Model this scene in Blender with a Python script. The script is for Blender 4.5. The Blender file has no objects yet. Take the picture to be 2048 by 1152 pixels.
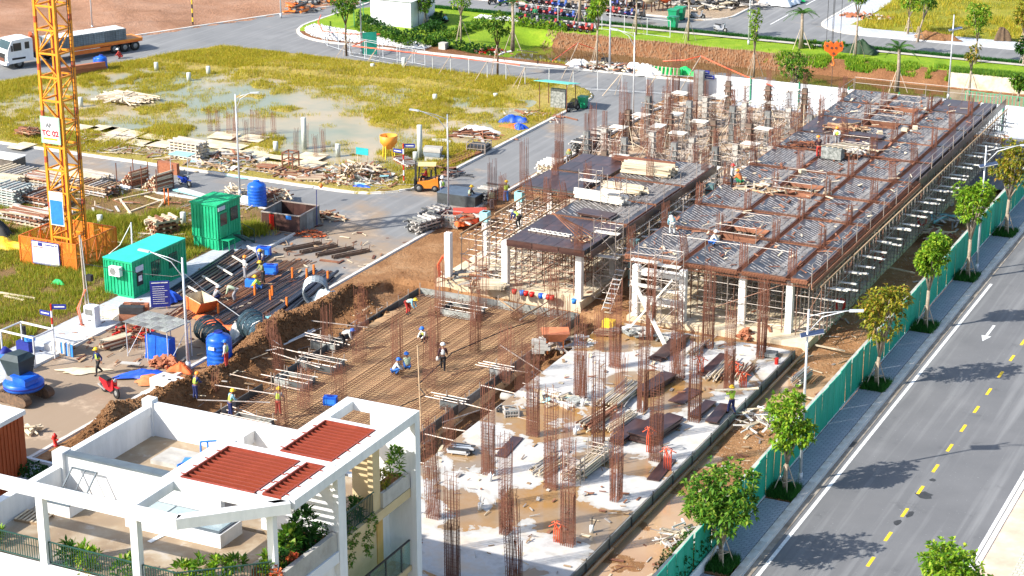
import bpy, math, random
import numpy as np
from mathutils import Vector, Matrix, noise as mn
random.seed(7)
R = math.radians
sc = bpy.context.scene
COL = sc.collection

# ------------------------------------------------------------------ camera
F, TH, AZ, CH = 3964.0, R(19.0), R(26.0), 45.0
cd = bpy.data.cameras.new('camera'); cam = bpy.data.objects.new('camera', cd); COL.objects.link(cam)
cd.sensor_width = 36; cd.lens = F / 2048 * 36; cd.clip_end = 3000; cd.clip_start = 1
cam.location = (0, 0, CH); cam.rotation_euler = (R(90) - TH, 0, AZ)
sc.camera = cam
# ------------------------------------------------------------------ world, sun, exposure
EL, SAZ = R(36.0), R(49.0)                      # sun height; direction the shadows point, from +x
w = bpy.data.worlds.new('World'); sc.world = w; w.use_nodes = True
nt = w.node_tree; nt.nodes.clear()
sky = nt.nodes.new('ShaderNodeTexSky'); sky.sky_type = 'NISHITA'; sky.sun_disc = False
sky.sun_elevation = EL; sky.sun_rotation = math.atan2(-math.cos(SAZ), -math.sin(SAZ)) % (2 * math.pi)
sky.air_density = 1.0; sky.dust_density = 1.5
bg = nt.nodes.new('ShaderNodeBackground'); bg.inputs[1].default_value = 0.15
wo = nt.nodes.new('ShaderNodeOutputWorld')
nt.links.new(sky.outputs[0], bg.inputs[0]); nt.links.new(bg.outputs[0], wo.inputs[0])
ld = bpy.data.lights.new('sun', 'SUN'); ld.energy = 5.0; ld.angle = R(0.5); ld.color = (1.0, 0.955, 0.88)
sun = bpy.data.objects.new('sun', ld); COL.objects.link(sun)
sd = Vector((math.cos(SAZ) * math.cos(EL), math.sin(SAZ) * math.cos(EL), -math.sin(EL)))
sun.rotation_euler = sd.to_track_quat('-Z', 'Y').to_euler(); sun.location = (-60, 40, 80)
sc.view_settings.view_transform = 'Standard'; sc.view_settings.look = 'None'
sc.view_settings.gamma = 1; sc.view_settings.use_curve_mapping = False
sc.view_settings.exposure = 0.78

# ------------------------------------------------------------------ site coordinates: a picture point of the survey photo -> ground
_f = Vector((-math.sin(AZ) * math.cos(TH), math.cos(AZ) * math.cos(TH), -math.sin(TH)))
_r = Vector((math.cos(AZ), math.sin(AZ), 0)); _u = _r.cross(_f)
def gp(px, py, z=0.0):
    d = _f + _r * ((px - 1024) / F) + _u * ((576 - py) / F)
    t = (z - CH) / d.z
    return Vector((d.x * t, d.y * t, z))

# ------------------------------------------------------------------ materials
MATS = {}
def mk(name):
    m = bpy.data.materials.new(name); m.use_nodes = True
    n = m.node_tree; b = n.nodes['Principled BSDF']; return m, n, b
def L(n, a, b): n.links.new(a, b)
def rgb(c): return (c[0], c[1], c[2], 1)
def texco(n, world=False, scale=None):
    if world:
        g = n.nodes.new('ShaderNodeNewGeometry'); o = g.outputs['Position']
    else:
        g = n.nodes.new('ShaderNodeTexCoord'); o = g.outputs['Object']
    if scale:
        mp = n.nodes.new('ShaderNodeMapping'); mp.inputs['Scale'].default_value = scale
        L(n, o, mp.inputs[0]); o = mp.outputs[0]
    return o
def noise(n, co, scale, detail=5, rough=.6, dist=0):
    t = n.nodes.new('ShaderNodeTexNoise'); t.inputs['Scale'].default_value = scale
    t.inputs['Detail'].default_value = detail; t.inputs['Roughness'].default_value = rough
    t.inputs['Distortion'].default_value = dist
    L(n, co, t.inputs['Vector']); return t.outputs['Fac']
def ramp(n, fac, stops):
    r = n.nodes.new('ShaderNodeValToRGB'); e = r.color_ramp.elements
    e[0].position = stops[0][0]; e[0].color = rgb(stops[0][1])
    e[1].position = stops[-1][0]; e[1].color = rgb(stops[-1][1])
    for p, c in stops[1:-1]:
        x = e.new(p); x.color = rgb(c)
    L(n, fac, r.inputs[0]); return r.outputs[0]
def fr(n, fac, a, b, o0=0., o1=1.):
    r = n.nodes.new('ShaderNodeMapRange'); r.inputs[1].default_value = a; r.inputs[2].default_value = b
    r.inputs[3].default_value = o0; r.inputs[4].default_value = o1; L(n, fac, r.inputs[0]); return r.outputs[0]
def mix(n, fac, a, b, mode='MIX'):
    x = n.nodes.new('ShaderNodeMix'); x.data_type = 'RGBA'; x.blend_type = mode
    if isinstance(fac, (int, float)): x.inputs[0].default_value = fac
    else: L(n, fac, x.inputs[0])
    for s, i in ((a, 6), (b, 7)):
        if isinstance(s, tuple): x.inputs[i].default_value = rgb(s)
        else: L(n, s, x.inputs[i])
    return x.outputs[2]
def mth(n, op, a, b=None):
    x = n.nodes.new('ShaderNodeMath'); x.operation = op
    for s, i in ((a, 0), (b, 1)):
        if s is None: continue
        if isinstance(s, (int, float)): x.inputs[i].default_value = s
        else: L(n, s, x.inputs[i])
    return x.outputs[0]
def bump(n, b, h, st=.3, dist=.05):
    x = n.nodes.new('ShaderNodeBump'); x.inputs['Strength'].default_value = st; x.inputs['Distance'].default_value = dist
    L(n, h, x.inputs['Height']); L(n, x.outputs[0], b.inputs['Normal'])
def P(key, c1, c2=None, scale=2.0, rough=.7, metal=0., bmp=.2, bs=25, c3=None, rnd=.0, world=False, spec=.4, st=None, dist=.02, trans=0.):
    """generic weathered material: two or three tones mixed by noise, fine relief, small per-object change"""
    if key in MATS: return MATS[key]
    m, n, b = mk(key)
    co = texco(n, world, st)
    if c2 is None: c2 = tuple(x * .72 for x in c1)
    f = noise(n, co, scale, 6, .65)
    if c3: c = ramp(n, f, [(.3, c2), (.5, c1), (.68, c3)])
    else: c = ramp(n, f, [(.32, c2), (.62, c1)])
    if rnd:
        oi = n.nodes.new('ShaderNodeObjectInfo'); hs = n.nodes.new('ShaderNodeHueSaturation')
        v = fr(n, oi.outputs['Random'], 0, 1, 1 - rnd, 1 + rnd); L(n, v, hs.inputs['Value']); L(n, c, hs.inputs['Color']); c = hs.outputs[0]
    L(n, c, b.inputs['Base Color'])
    b.inputs['Roughness'].default_value = rough; b.inputs['Metallic'].default_value = metal
    b.inputs['Specular IOR Level'].default_value = spec
    if bmp: bump(n, b, noise(n, co, bs, 4, .6), bmp, dist)
    if trans: b.inputs['Transmission Weight'].default_value = trans
    MATS[key] = m; return m

WHITE = P('white_render', (.78, .78, .77), (.64, .65, .64), 1.1, .75, bmp=.05, st=(1.4, 1.4, .35))
SOFFIT = P('pale_render', (.70, .71, .72), (.62, .63, .65), .8, .8)
CREAM = P('cream_render', (.60, .47, .27), (.52, .40, .22), 1, .8)
GREYCAP = P('grey_coping', (.11, .14, .16), (.08, .10, .12), 1.5, .5)
REDST = P('red_steel', (.30, .055, .028), (.20, .035, .018), 3, .45)
DKGREEN = P('dark_green_rail', (.02, .07, .055), (.015, .05, .04), 3, .5)
RUST = P('rusty_rebar', (.18, .068, .040), (.10, .040, .026), 4, .75, metal=.2, rnd=.25)
RUSTL = P('orange_rust', (.25, .09, .04), (.16, .06, .03), 4, .8, rnd=.25)
RAFTBAR = P('raft_rebar', (.19, .085, .042), (.11, .05, .028), 6, .7, metal=.2, rnd=.3)
TUBE = P('scaffold_tube', (.42, .39, .36), (.26, .16, .10), 1.6, .5, metal=.35, rnd=.25)
TUBER = P('rusty_scaffold_tube', (.28, .16, .11), (.18, .08, .05), 1.6, .6, metal=.2, rnd=.25)
GALV = P('galvanised_steel', (.62, .64, .66), (.5, .52, .54), 2, .4, metal=.3)
PLANK = P('bleached_plank', (.70, .62, .48), (.50, .42, .30), 1.5, .8, rnd=.2, st=(1, 6, 6))
WHPLANK = P('white_plank', (.78, .74, .66), (.62, .56, .46), 1.5, .75, rnd=.12)
TIMBER = P('timber', (.42, .29, .17), (.26, .16, .09), 2, .85, rnd=.35, st=(1, 5, 5))
TIMBERR = P('red_timber', (.30, .13, .07), (.18, .07, .04), 2, .85, rnd=.35)
PALEW = P('pale_timber', (.66, .56, .40), (.46, .36, .24), 2, .85, rnd=.25)
PLY = P('film_plywood', (.055, .026, .022), (.032, .018, .018), 1.2, .32, c3=(.10, .05, .04), bmp=.05, rnd=.3, spec=.6)
PLYG = P('wet_film_plywood', (.050, .046, .050), (.028, .024, .028), .5, .36, c3=(.13, .10, .085), bmp=.1, rnd=.25, spec=.6)
STREAK = P('bright_bar', (.46, .45, .44), (.24, .20, .18), 2, .5, metal=.2)
CONC = P('concrete', (.46, .44, .40), (.32, .30, .27), 1.3, .85, rnd=.1)
CONCW = P('white_column_concrete', (.80, .78, .74), (.66, .63, .58), 1.0, .8)
BASEC = P('base_slab_concrete', (.62, .52, .36), (.46, .34, .20), .7, .85, c3=(.70, .62, .48))
KERB = P('kerb_stone', (.60, .58, .54), (.42, .36, .29), .8, .85, rnd=.1, c3=(.66, .60, .52))
FORMST = P('form_steel', (.09, .10, .10), (.05, .05, .05), 2, .5, rnd=.3)
FORMG = P('form_grey', (.25, .26, .25), (.14, .13, .12), 2, .6, rnd=.3)
STAIN = P('cement_stained_board', (.38, .39, .36), (.08, .09, .08), 4, .8, rnd=.2)
YEL = P('crane_yellow', (.76, .29, .018), (.50, .12, .012), 1.4, .5, c3=(.82, .38, .03), bmp=.05)
MASTR = P('mast_ladder_red', (.45, .08, .04), (.3, .05, .03), 2, .6)
ORANGE = P('orange_paint', (.75, .20, .03), (.6, .13, .02), 1.5, .5)
ORHOOK = P('hook_orange', (.85, .16, .02), (.7, .10, .01), 3, .5)
GRNC = P('container_green', (.012, .38, .17), (.010, .25, .11), 1.6, .45, bmp=.05, c3=(.03, .44, .22), st=(1, 1, .4))
TEALR = P('roof_teal', (.03, .62, .45), (.02, .50, .36), .8, .4, bmp=.05)
HOARD = P('hoarding_green', (.025, .42, .27), (.018, .34, .21), 1.2, .5, rnd=.10, c3=(.06, .46, .34), st=(1, 2, .5))
HOARDW = P('hoarding_white', (.72, .76, .78), (.62, .66, .70), .5, .5)
BLUE = P('tank_blue', (.008, .10, .58), (.006, .07, .42), 1.5, .4, bmp=.05, c3=(.03, .17, .55))
BLUEL = P('light_blue', (.04, .25, .75), (.03, .18, .6), 2, .5)
BLUED = P('navy_board', (.02, .03, .25), (.015, .025, .2), 2, .6)
TARPB = P('blue_tarp', (.02, .10, .60), (.01, .06, .4), 2, .5)
TARPW = P('white_tarp', (.74, .74, .72), (.55, .52, .46), 2, .6)
TARPC = P('cyan_sheet', (.25, .62, .66), (.35, .55, .55), 2, .5)
TARPG = P('green_tarp', (.01, .55, .12), (.01, .4, .1), 2, .6)
TARPY = P('yellow_tarp', (.85, .55, .03), (.7, .4, .02), 2, .6)
TARPD = P('slate_cover', (.030, .050, .058), (.02, .035, .04), 2, .6)
ORNET = P('orange_net', (.80, .14, .03), (.6, .1, .02), 5, .7)
RED = P('red_plastic', (.60, .02, .015), (.45, .02, .01), 2, .4)
ORPIPE = P('orange_conduit', (.85, .13, .05), (.7, .09, .03), 2, .5)
BLACK = P('black_rubber', (.022, .022, .024), (.015, .015, .015), 4, .7)
DKSTEEL = P('dark_steel', (.06, .06, .065), (.03, .03, .03), 3, .5, rnd=.3)
GLASS = P('dark_glass', (.03, .06, .06), (.02, .04, .04), 1, .1, spec=.8, bmp=0)
LENS = P('grey_blue_glass', (.30, .38, .40), (.22, .30, .33), 1, .12, spec=.8, bmp=0)
BARK = P('pale_bark', (.36, .29, .22), (.20, .15, .10), 4, .9)
BARKD = P('dark_bark', (.14, .09, .05), (.07, .045, .03), 4, .9)
STAKE = P('stake_wood', (.55, .45, .34), (.36, .27, .19), 3, .85, rnd=.2)
CLAY = P('clay_lump', (.22, .10, .05), (.13, .06, .03), 4, .95, rnd=.3, bmp=.6, bs=8)
WSTONE = P('white_stone', (.74, .73, .71), (.55, .54, .52), 3, .8, rnd=.15)
YPAINT = P('yellow_paint', (.80, .54, .02), (.42, .30, .06), 5, .7, c3=(.84, .58, .03))
WPAINT = P('white_paint', (.74, .74, .72), (.40, .40, .39), 3.5, .7, c3=(.78, .78, .76))
BRICKR = P('red_brick', (.42, .16, .08), (.3, .1, .05), 5, .9, rnd=.2)
BLKGREY = P('grey_block', (.20, .24, .27), (.13, .16, .18), 2, .85, rnd=.25)
REDHOUSE = P('terracotta_wall', (.36, .075, .02), (.30, .06, .015), 1, .7)
SOLAR = P('solar_cell', (.02, .03, .08), (.015, .02, .05), 2, .15, bmp=0)

def leafmat(key, a, b_, c, d=None):
    m, n, b = mk(key)
    co = texco(n); g = n.nodes.new('ShaderNodeNewGeometry')
    f1 = noise(n, co, 1.3, 3); f2 = g.outputs['Random Per Island']
    cc = ramp(n, f2, [(0, a), (.45, b_), (.85, c)] if not d else [(0, a), (.35, b_), (.7, c), (.93, d)])
    cc = mix(n, fr(n, f1, .35, .65, 0, .5), cc, a)
    L(n, cc, b.inputs['Base Color']); b.inputs['Roughness'].default_value = .55
    b.inputs['Specular IOR Level'].default_value = .25
    tr = n.nodes.new('ShaderNodeBsdfTranslucent'); L(n, cc, tr.inputs[0])
    ms = n.nodes.new('ShaderNodeMixShader'); ms.inputs[0].default_value = .3
    L(n, b.outputs[0], ms.inputs[1]); L(n, tr.outputs[0], ms.inputs[2])
    L(n, ms.outputs[0], n.nodes['Material Output'].inputs[0])
    return m
LF_MID = leafmat('leaf_mid', (.04, .13, .012), (.09, .23, .02), (.18, .34, .03), (.34, .42, .05))
LF_LIME = leafmat('leaf_lime', (.08, .20, .015), (.19, .38, .02), (.32, .48, .03), (.46, .50, .05))
LF_OLIVE = leafmat('leaf_olive', (.10, .15, .012), (.24, .27, .02), (.44, .38, .035), (.52, .27, .05))
LF_DARK = leafmat('leaf_dark', (.012, .05, .010), (.03, .11, .015), (.06, .18, .02))
LF_PALM = leafmat('leaf_palm', (.03, .10, .02), (.07, .19, .03), (.14, .28, .05))
LF_RED = leafmat('leaf_red', (.45, .06, .03), (.6, .12, .04), (.7, .25, .08))
GR_DRY = leafmat('field_grass', (.28, .26, .018), (.46, .39, .025), (.60, .40, .05), (.24, .34, .02))
GR_GREEN = leafmat('rough_grass', (.13, .19, .012), (.26, .31, .02), (.42, .37, .035), (.48, .34, .06))
GR_VERGE = leafmat('verge_plants', (.012, .07, .012), (.03, .14, .02), (.05, .2, .025))

# asphalt -------------------------------------------------------------
def asphalt(key, base, mud=0.0, mudc=(.30, .21, .13)):
    m, n, b = mk(key); co = texco(n, True)
    f = noise(n, co, .25, 6, .6); g = noise(n, co, 18, 3, .7)
    c = ramp(n, f, [(.3, tuple(x * .82 for x in base)), (.6, base), (.75, tuple(x * 1.15 for x in base))])
    c = mix(n, fr(n, g, .55, .75, 0, .25), c, (.20, .20, .20))
    wv = n.nodes.new('ShaderNodeTexNoise'); mp = n.nodes.new('ShaderNodeMapping')
    mp.inputs['Scale'].default_value = (1.1, .035, 1); L(n, co, mp.inputs[0]); L(n, mp.outputs[0], wv.inputs[0])
    wv.inputs['Scale'].default_value = 1.6; wv.inputs['Detail'].default_value = 3
    c = mix(n, fr(n, wv.outputs['Fac'], .50, .72, 0, .45), c, (.29, .29, .285)); c = mix(n, fr(n, noise(n, co, 7, 2, .5), .68, .76, 0, .5), c, (.36, .36, .35))
    k0 = noise(n, co, .5, 8, .75); c = mix(n, fr(n, k0, .30, .40, .45, 0), c, (.06, .06, .06))
    if mud:
        k = noise(n, co, .09, 6, .62)
        sy = n.nodes.new('ShaderNodeSeparateXYZ'); L(n, co, sy.inputs[0])
        grad = fr(n, sy.outputs['Y'], 150, 96, -.10, .16)
        k = mth(n, 'ADD', k, grad)
        c = mix(n, fr(n, k, .5, .62, 0, mud), c, mudc)
        k2 = noise(n, co, .35, 6, .7)
        c = mix(n, mth(n, 'MULTIPLY', fr(n, k2, .56, .7), fr(n, k, .40, .6, 0, .75)), c, (.55, .42, .30))
    L(n, c, b.inputs['Base Color']); L(n, fr(n, f, .3, .7, .75, .95), b.inputs['Roughness'])
    bump(n, b, noise(n, co, 60, 3), .25, .01); return m
ASPH = asphalt('asphalt_clean', (.150, .150, .152))
ASPHM = asphalt('asphalt_muddy', (.20, .20, .198), .85)

def earth(key, a, b_, c, wet=None, sc_=.35, bst=.8):
    m, n, b = mk(key); co = texco(n, True)
    f = noise(n, co, sc_, 8, .68, .3); g = noise(n, co, 4, 6, .75)
    cc = ramp(n, f, [(.28, a), (.5, b_), (.7, c)])
    cc = mix(n, fr(n, g, .35, .7, 0, .55), cc, a)
    L(n, cc, b.inputs['Base Color']); b.inputs['Roughness'].default_value = .9
    b.inputs['Specular IOR Level'].default_value = .2
    bump(n, b, mth(n, 'ADD', noise(n, co, 1.6, 8, .75), g), bst, .25); return m
EARTH = earth('site_earth', (.22, .10, .04), (.38, .20, .09), (.52, .32, .17))
EARTHD = earth('dug_earth', (.17, .078, .032), (.32, .16, .07), (.45, .26, .135), bst=1.0)
PINKE = earth('levelled_red_earth', (.24, .12, .065), (.42, .225, .135), (.50, .30, .20), sc_=.16)
FIELD = earth('field_soil', (.30, .25, .05), (.40, .31, .08), (.46, .30, .13), sc_=.2)
BANKE = earth('bank_clay', (.16, .07, .03), (.26, .12, .055), (.34, .17, .08))
LAWN = earth('lawn', (.13, .23, .012), (.21, .32, .016), (.32, .38, .03), sc_=.5, bst=.3)
DRYLAWN = earth('yellow_field', (.16, .19, .02), (.30, .28, .03), (.42, .33, .06), sc_=.12)

def water(key, c, c2, rough=.06, sc_=.08):
    m, n, b = mk(key); co = texco(n, True)
    f = noise(n, co, sc_, 4)
    L(n, ramp(n, f, [(.4, c), (.62, c2)]), b.inputs['Base Color'])
    b.inputs['Roughness'].default_value = rough; b.inputs['Specular IOR Level'].default_value = .5
    bump(n, b, noise(n, co, 5, 2), .04, .02); return m
POND = water('pond_water', (.24, .25, .16), (.46, .34, .19), .22)
MUDW = water('muddy_puddle', (.40, .24, .13), (.46, .30, .17), .08, .2)
CANALW = water('canal_water', (.09, .05, .018), (.13, .08, .03), .05)

def slabmat():
    m, n, b = mk('wet_slab_concrete'); co = texco(n, True)
    f = noise(n, co, .17, 6, .55, .6); g = noise(n, co, .8, 7, .7)
    dry = ramp(n, g, [(.3, (.36, .35, .33)), (.5, (.52, .505, .48)), (.7, (.50, .42, .33))])
    dry = mix(n, fr(n, noise(n, co, .3, 5), .55, .68, 0, .6), dry, (.60, .45, .30))
    wet = mix(n, fr(n, noise(n, co, .13, 3), .4, .6), (.27, .20, .13), (.34, .18, .05))
    wet = mix(n, fr(n, g, .45, .65, 0, .4), wet, (.36, .27, .18))
    f = mth(n, 'ADD', f, mth(n, 'MULTIPLY', noise(n, co, 1.1, 5), .10)); k = fr(n, f, .580, .589)
    damp = mix(n, fr(n, f, .55, .57, 0, .6), dry, (.36, .34, .30))
    c = mix(n, k, damp, wet); L(n, c, b.inputs['Base Color'])
    L(n, fr(n, k, 0, 1, .8, .06), b.inputs['Roughness']); b.inputs['Specular IOR Level'].default_value = .5
    bump(n, b, noise(n, co, 14, 4), .12, .02); return m
SLABM = slabmat()
def roofmat():
    m, n, b = mk('wet_terrace_screed'); co = texco(n, True)
    f = noise(n, co, .5, 7, .6, .4); g = noise(n, co, 1.6, 7, .7)
    c = ramp(n, f, [(.3, (.20, .13, .07)), (.48, (.29, .21, .13)), (.6, (.37, .30, .21)), (.72, (.46, .42, .37))])
    c = mix(n, fr(n, g, .58, .7, 0, .5), c, (.50, .47, .43))
    L(n, c, b.inputs['Base Color']); L(n, fr(n, f, .35, .55, .35, .8), b.inputs['Roughness']); return m
TERR = roofmat()
def brickmat(key, a, b_, mo, sw, sh, world=True, rough=.8, rotz=0):
    m, n, b = mk(key); co = texco(n, world)
    mp = n.nodes.new('ShaderNodeMapping'); mp.inputs['Rotation'].default_value = (0, 0, rotz); L(n, co, mp.inputs[0])
    t = n.nodes.new('ShaderNodeTexBrick'); L(n, mp.outputs[0], t.inputs[0])
    t.inputs['Color1'].default_value = rgb(a); t.inputs['Color2'].default_value = rgb(b_); t.inputs['Mortar'].default_value = rgb(mo)
    t.inputs['Scale'].default_value = 1; t.inputs['Mortar Size'].default_value = .018
    t.inputs['Brick Width'].default_value = sw; t.inputs['Row Height'].default_value = sh
    c = mix(n, fr(n, noise(n, co, .6, 6), .45, .7, 0, .4), t.outputs[0], tuple(x * .7 for x in a))
    L(n, c, b.inputs['Base Color']); b.inputs['Roughness'].default_value = rough
    bump(n, b, t.outputs['Fac'], -.4, .02); return m
PAVE = brickmat('paving_blocks', (.34, .37, .42), (.28, .31, .36), (.16, .17, .19), .4, .2)
PAVEL = brickmat('pale_paving', (.44, .46, .50), (.50, .52, .55), (.30, .31, .33), .5, .5)
PERF = brickmat('perforated_paving', (.58, .54, .44), (.52, .48, .38), (.25, .24, .16), .3, .3)
def vcolmat():
    """glass rail"""
    m, n, b = mk('balcony_glass'); b.inputs['Base Color'].default_value = (.55, .75, .72, 1)
    b.inputs['Roughness'].default_value = .05; b.inputs['Transmission Weight'].default_value = .85
    tr = n.nodes.new('ShaderNodeBsdfTransparent'); tr.inputs[0].default_value = (.75, .88, .86, 1)
    ms = n.nodes.new('ShaderNodeMixShader'); ms.inputs[0].default_value = .65
    L(n, b.outputs[0], ms.inputs[1]); L(n, tr.outputs[0], ms.inputs[2]); L(n, ms.outputs[0], n.nodes['Material Output'].inputs[0])
    return m
CLEAR = vcolmat()
def netmat():
    m, n, b = mk('orange_mesh_net'); co = texco(n)
    b.inputs['Base Color'].default_value = (.80, .25, .03, 1)
    tr = n.nodes.new('ShaderNodeBsdfTransparent'); ms = n.nodes.new('ShaderNodeMixShader'); ms.inputs[0].default_value = .55
    L(n, tr.outputs[0], ms.inputs[1]); L(n, b.outputs[0], ms.inputs[2]); L(n, ms.outputs[0], n.nodes['Material Output'].inputs[0])
    return m
ORMESH = netmat()
def bikemat():
    m, n, b = mk('motorbike_paint'); oi = n.nodes.new('ShaderNodeObjectInfo')
    r = n.nodes.new('ShaderNodeValToRGB'); r.color_ramp.interpolation = 'CONSTANT'; e = r.color_ramp.elements
    e[0].color = (.02, .02, .025, 1); e[1].position = .3; e[1].color = (.35, .015, .015, 1)
    for p, c in ((.5, (.02, .04, .25)), (.68, (.25, .26, .28)), (.82, (.5, .02, .02)), (.92, (.03, .1, .4))):
        x = e.new(p); x.color = rgb(c)
    L(n, oi.outputs['Random'], r.inputs[0]); L(n, r.outputs[0], b.inputs['Base Color']); b.inputs['Roughness'].default_value = .3
    return m
BIKEP = bikemat()

# ------------------------------------------------------------------ mesh builder
class MB:
    def __init__(s, T=None): s.v = []; s.f = []; s.m = []; s.T = T
    def add(s, vs, fs, mi=0):
        k = len(s.v)
        s.v += [tuple(s.T @ Vector(p)) for p in vs] if s.T else [tuple(p) for p in vs]
        s.f += [tuple(i + k for i in q) for q in fs]; s.m += [mi] * len(fs); return s
    def box(s, x0, x1, y0, y1, z0, z1, mi=0):
        return s.add([(x0, y0, z0), (x1, y0, z0), (x1, y1, z0), (x0, y1, z0), (x0, y0, z1), (x1, y0, z1), (x1, y1, z1), (x0, y1, z1)],
                     [(3, 2, 1, 0), (4, 5, 6, 7), (0, 1, 5, 4), (1, 2, 6, 5), (2, 3, 7, 6), (3, 0, 4, 7)], mi)
    def cbox(s, c, d, mi=0):
        return s.box(c[0] - d[0] / 2, c[0] + d[0] / 2, c[1] - d[1] / 2, c[1] + d[1] / 2, c[2] - d[2] / 2, c[2] + d[2] / 2, mi)
    def beam(s, p, q, w, h=None, mi=0, up=(0, 0, 1)):
        p, q = Vector(p), Vector(q); h = h or w; d = (q - p).normalized(); u = Vector(up)
        if abs(d.dot(u)) > .99: u = Vector((1, 0, 0))
        r = d.cross(u).normalized() * (w / 2); t = r.cross(d).normalized() * (h / 2)
        return s.add([p - r - t, p + r - t, p + r + t, p - r + t, q - r - t, q + r - t, q + r + t, q - r + t],
                     [(0, 1, 2, 3), (7, 6, 5, 4), (0, 4, 5, 1), (1, 5, 6, 2), (2, 6, 7, 3), (3, 7, 4, 0)], mi)
    def tube(s, p, q, r, n=6, mi=0, r2=None, cap=True):
        return s.path([p, q], [r, r if r2 is None else r2], n, mi, cap)
    def path(s, pts, r, n=6, mi=0, cap=True):
        pts = [Vector(p) for p in pts]; k = len(pts)
        if isinstance(r, (int, float)): r = [r] * k
        vs = []; prev = None
        for i, p in enumerate(pts):
            d = (pts[min(i + 1, k - 1)] - pts[max(i - 1, 0)]).normalized()
            if prev is None:
                a = Vector((0, 0, 1)) if abs(d.z) < .9 else Vector((1, 0, 0)); x = d.cross(a).normalized()
            else:
                x = (prev - d * prev.dot(d)).normalized()
            prev = x; y = d.cross(x)
            for j in range(n):
                t = 2 * math.pi * j / n; vs.append(p + (x * math.cos(t) + y * math.sin(t)) * r[i])
        fs = [(i * n + j, i * n + (j + 1) % n, (i + 1) * n + (j + 1) % n, (i + 1) * n + j) for i in range(k - 1) for j in range(n)]
        if cap: fs += [tuple(range(n - 1, -1, -1)), tuple((k - 1) * n + j for j in range(n))]
        return s.add(vs, fs, mi)
    def lathe(s, prof, n=16, c=(0, 0, 0), mi=0, axis='z'):
        vs = []
        for r, z in prof:
            for j in range(n):
                t = 2 * math.pi * j / n; a, b = r * math.cos(t), r * math.sin(t)
                v = (a, b, z) if axis == 'z' else ((z, a, b) if axis == 'x' else (a, z, b))
                vs.append((v[0] + c[0], v[1] + c[1], v[2] + c[2]))
        k = len(prof)
        fs = [(i * n + j, i * n + (j + 1) % n, (i + 1) * n + (j + 1) % n, (i + 1) * n + j) for i in range(k - 1) for j in range(n)]
        fs += [tuple(range(n - 1, -1, -1)), tuple((k - 1) * n + j for j in range(n))]
        return s.add(vs, fs, mi)
    def prism(s, poly, z0, z1, mi=0):
        n = len(poly); vs = [(x, y, z0) for x, y in poly] + [(x, y, z1) for x, y in poly]
        return s.add(vs, [tuple(range(n - 1, -1, -1)), tuple(range(n, 2 * n))] + [(i, (i + 1) % n, (i + 1) % n + n, i + n) for i in range(n)], mi)
    def quad(s, a, b, c, d, mi=0): return s.add([a, b, c, d], [(0, 1, 2, 3)], mi)
    def mesh(s, name, mats, smooth=False):
        me = bpy.data.meshes.new(name); me.from_pydata(s.v, [], s.f)
        for m in (mats if isinstance(mats, (list, tuple)) else [mats]): me.materials.append(m)
        if any(s.m): me.polygons.foreach_set('material_index', s.m)
        if smooth: me.polygons.foreach_set('use_smooth', [True] * len(s.f))
        me.update(); return me
    def build(s, name, mats, parent=None, smooth=False, label=None):
        o = bpy.data.objects.new(name, s.mesh(name, mats, smooth)); COL.objects.link(o)
        if parent: o.parent = parent
        if label: o['label'] = label
        return o
def tag(o, label, cat, group=None):
    o['label'] = label; o['category'] = cat
    if group: o['group'] = group
    return o
def struct(o): o['kind'] = 'structure'; return o
def stuff(o): o['kind'] = 'stuff'; return o
def thing(name, label, cat, loc=(0, 0, 0), rz=0, group=None):
    o = bpy.data.objects.new(name, None); o.empty_display_size = .3; COL.objects.link(o)
    o.location = loc; o.rotation_euler = (0, 0, rz); return tag(o, label, cat, group)
def kids(o): return [c for c in bpy.data.objects if c.parent == o]
CH_ = {}
def dup(root, loc, rz, label, group=None):
    """copy of a thing with copies of its parts and sub-parts (meshes shared)"""
    if root.name not in CH_:
        CH_[root.name] = [(c, [g for g in bpy.data.objects if g.parent == c]) for c in bpy.data.objects if c.parent == root]
    r = root.copy(); COL.objects.link(r); r.location = loc; r.rotation_euler = (0, 0, rz); r['label'] = label
    if group: r['group'] = group
    for c, gs in CH_[root.name]:
        k = c.copy(); COL.objects.link(k); k.parent = r
        for g in gs:
            d = g.copy(); COL.objects.link(d); d.parent = k
    return r
_UM = {}
def unit(kind, mat):
    k = (kind, mat.name)
    if k not in _UM:
        b = MB()
        if kind == 'box': b.box(0, 1, -.5, .5, -.5, .5)
        elif kind == 'tube': b.tube((0, 0, 0), (1, 0, 0), .5, 6)
        else: b.tube((0, 0, 0), (1, 0, 0), .5, 4, cap=False)
        _UM[k] = b.mesh(kind + '_' + mat.name, mat)
    return _UM[k]
def bar(name, parent, p, q, w, h, mat, kind='box', roll=0.):
    """one stick, bar, plank or tube as an object of its own; all share a unit mesh"""
    p, q = Vector(p), Vector(q); d = q - p; ln = d.length
    x = d.normalized(); a = Vector((0, 0, 1)) if abs(x.z) < .98 else Vector((0, 1, 0))
    y = a.cross(x).normalized(); z = x.cross(y)
    M = Matrix((x, y, z)).transposed()
    if roll: M = M @ Matrix.Rotation(roll, 3, 'X')
    M = M @ Matrix.Diagonal((ln, w, h))
    M = M.to_4x4(); M.translation = p
    o = bpy.data.objects.new(name, unit(kind, mat)); COL.objects.link(o); o.parent = parent; o.matrix_local = M
    return o
ORD = ['first', 'second', 'third', 'fourth', 'fifth', 'sixth', 'seventh', 'eighth', 'ninth', 'tenth', 'eleventh', 'twelfth', 'thirteenth', 'fourteenth', 'fifteenth', 'sixteenth', 'seventeenth', 'eighteenth', 'nineteenth', 'twentieth'] + ['twenty ' + v for v in ('first', 'second', 'third', 'fourth', 'fifth')]

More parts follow.
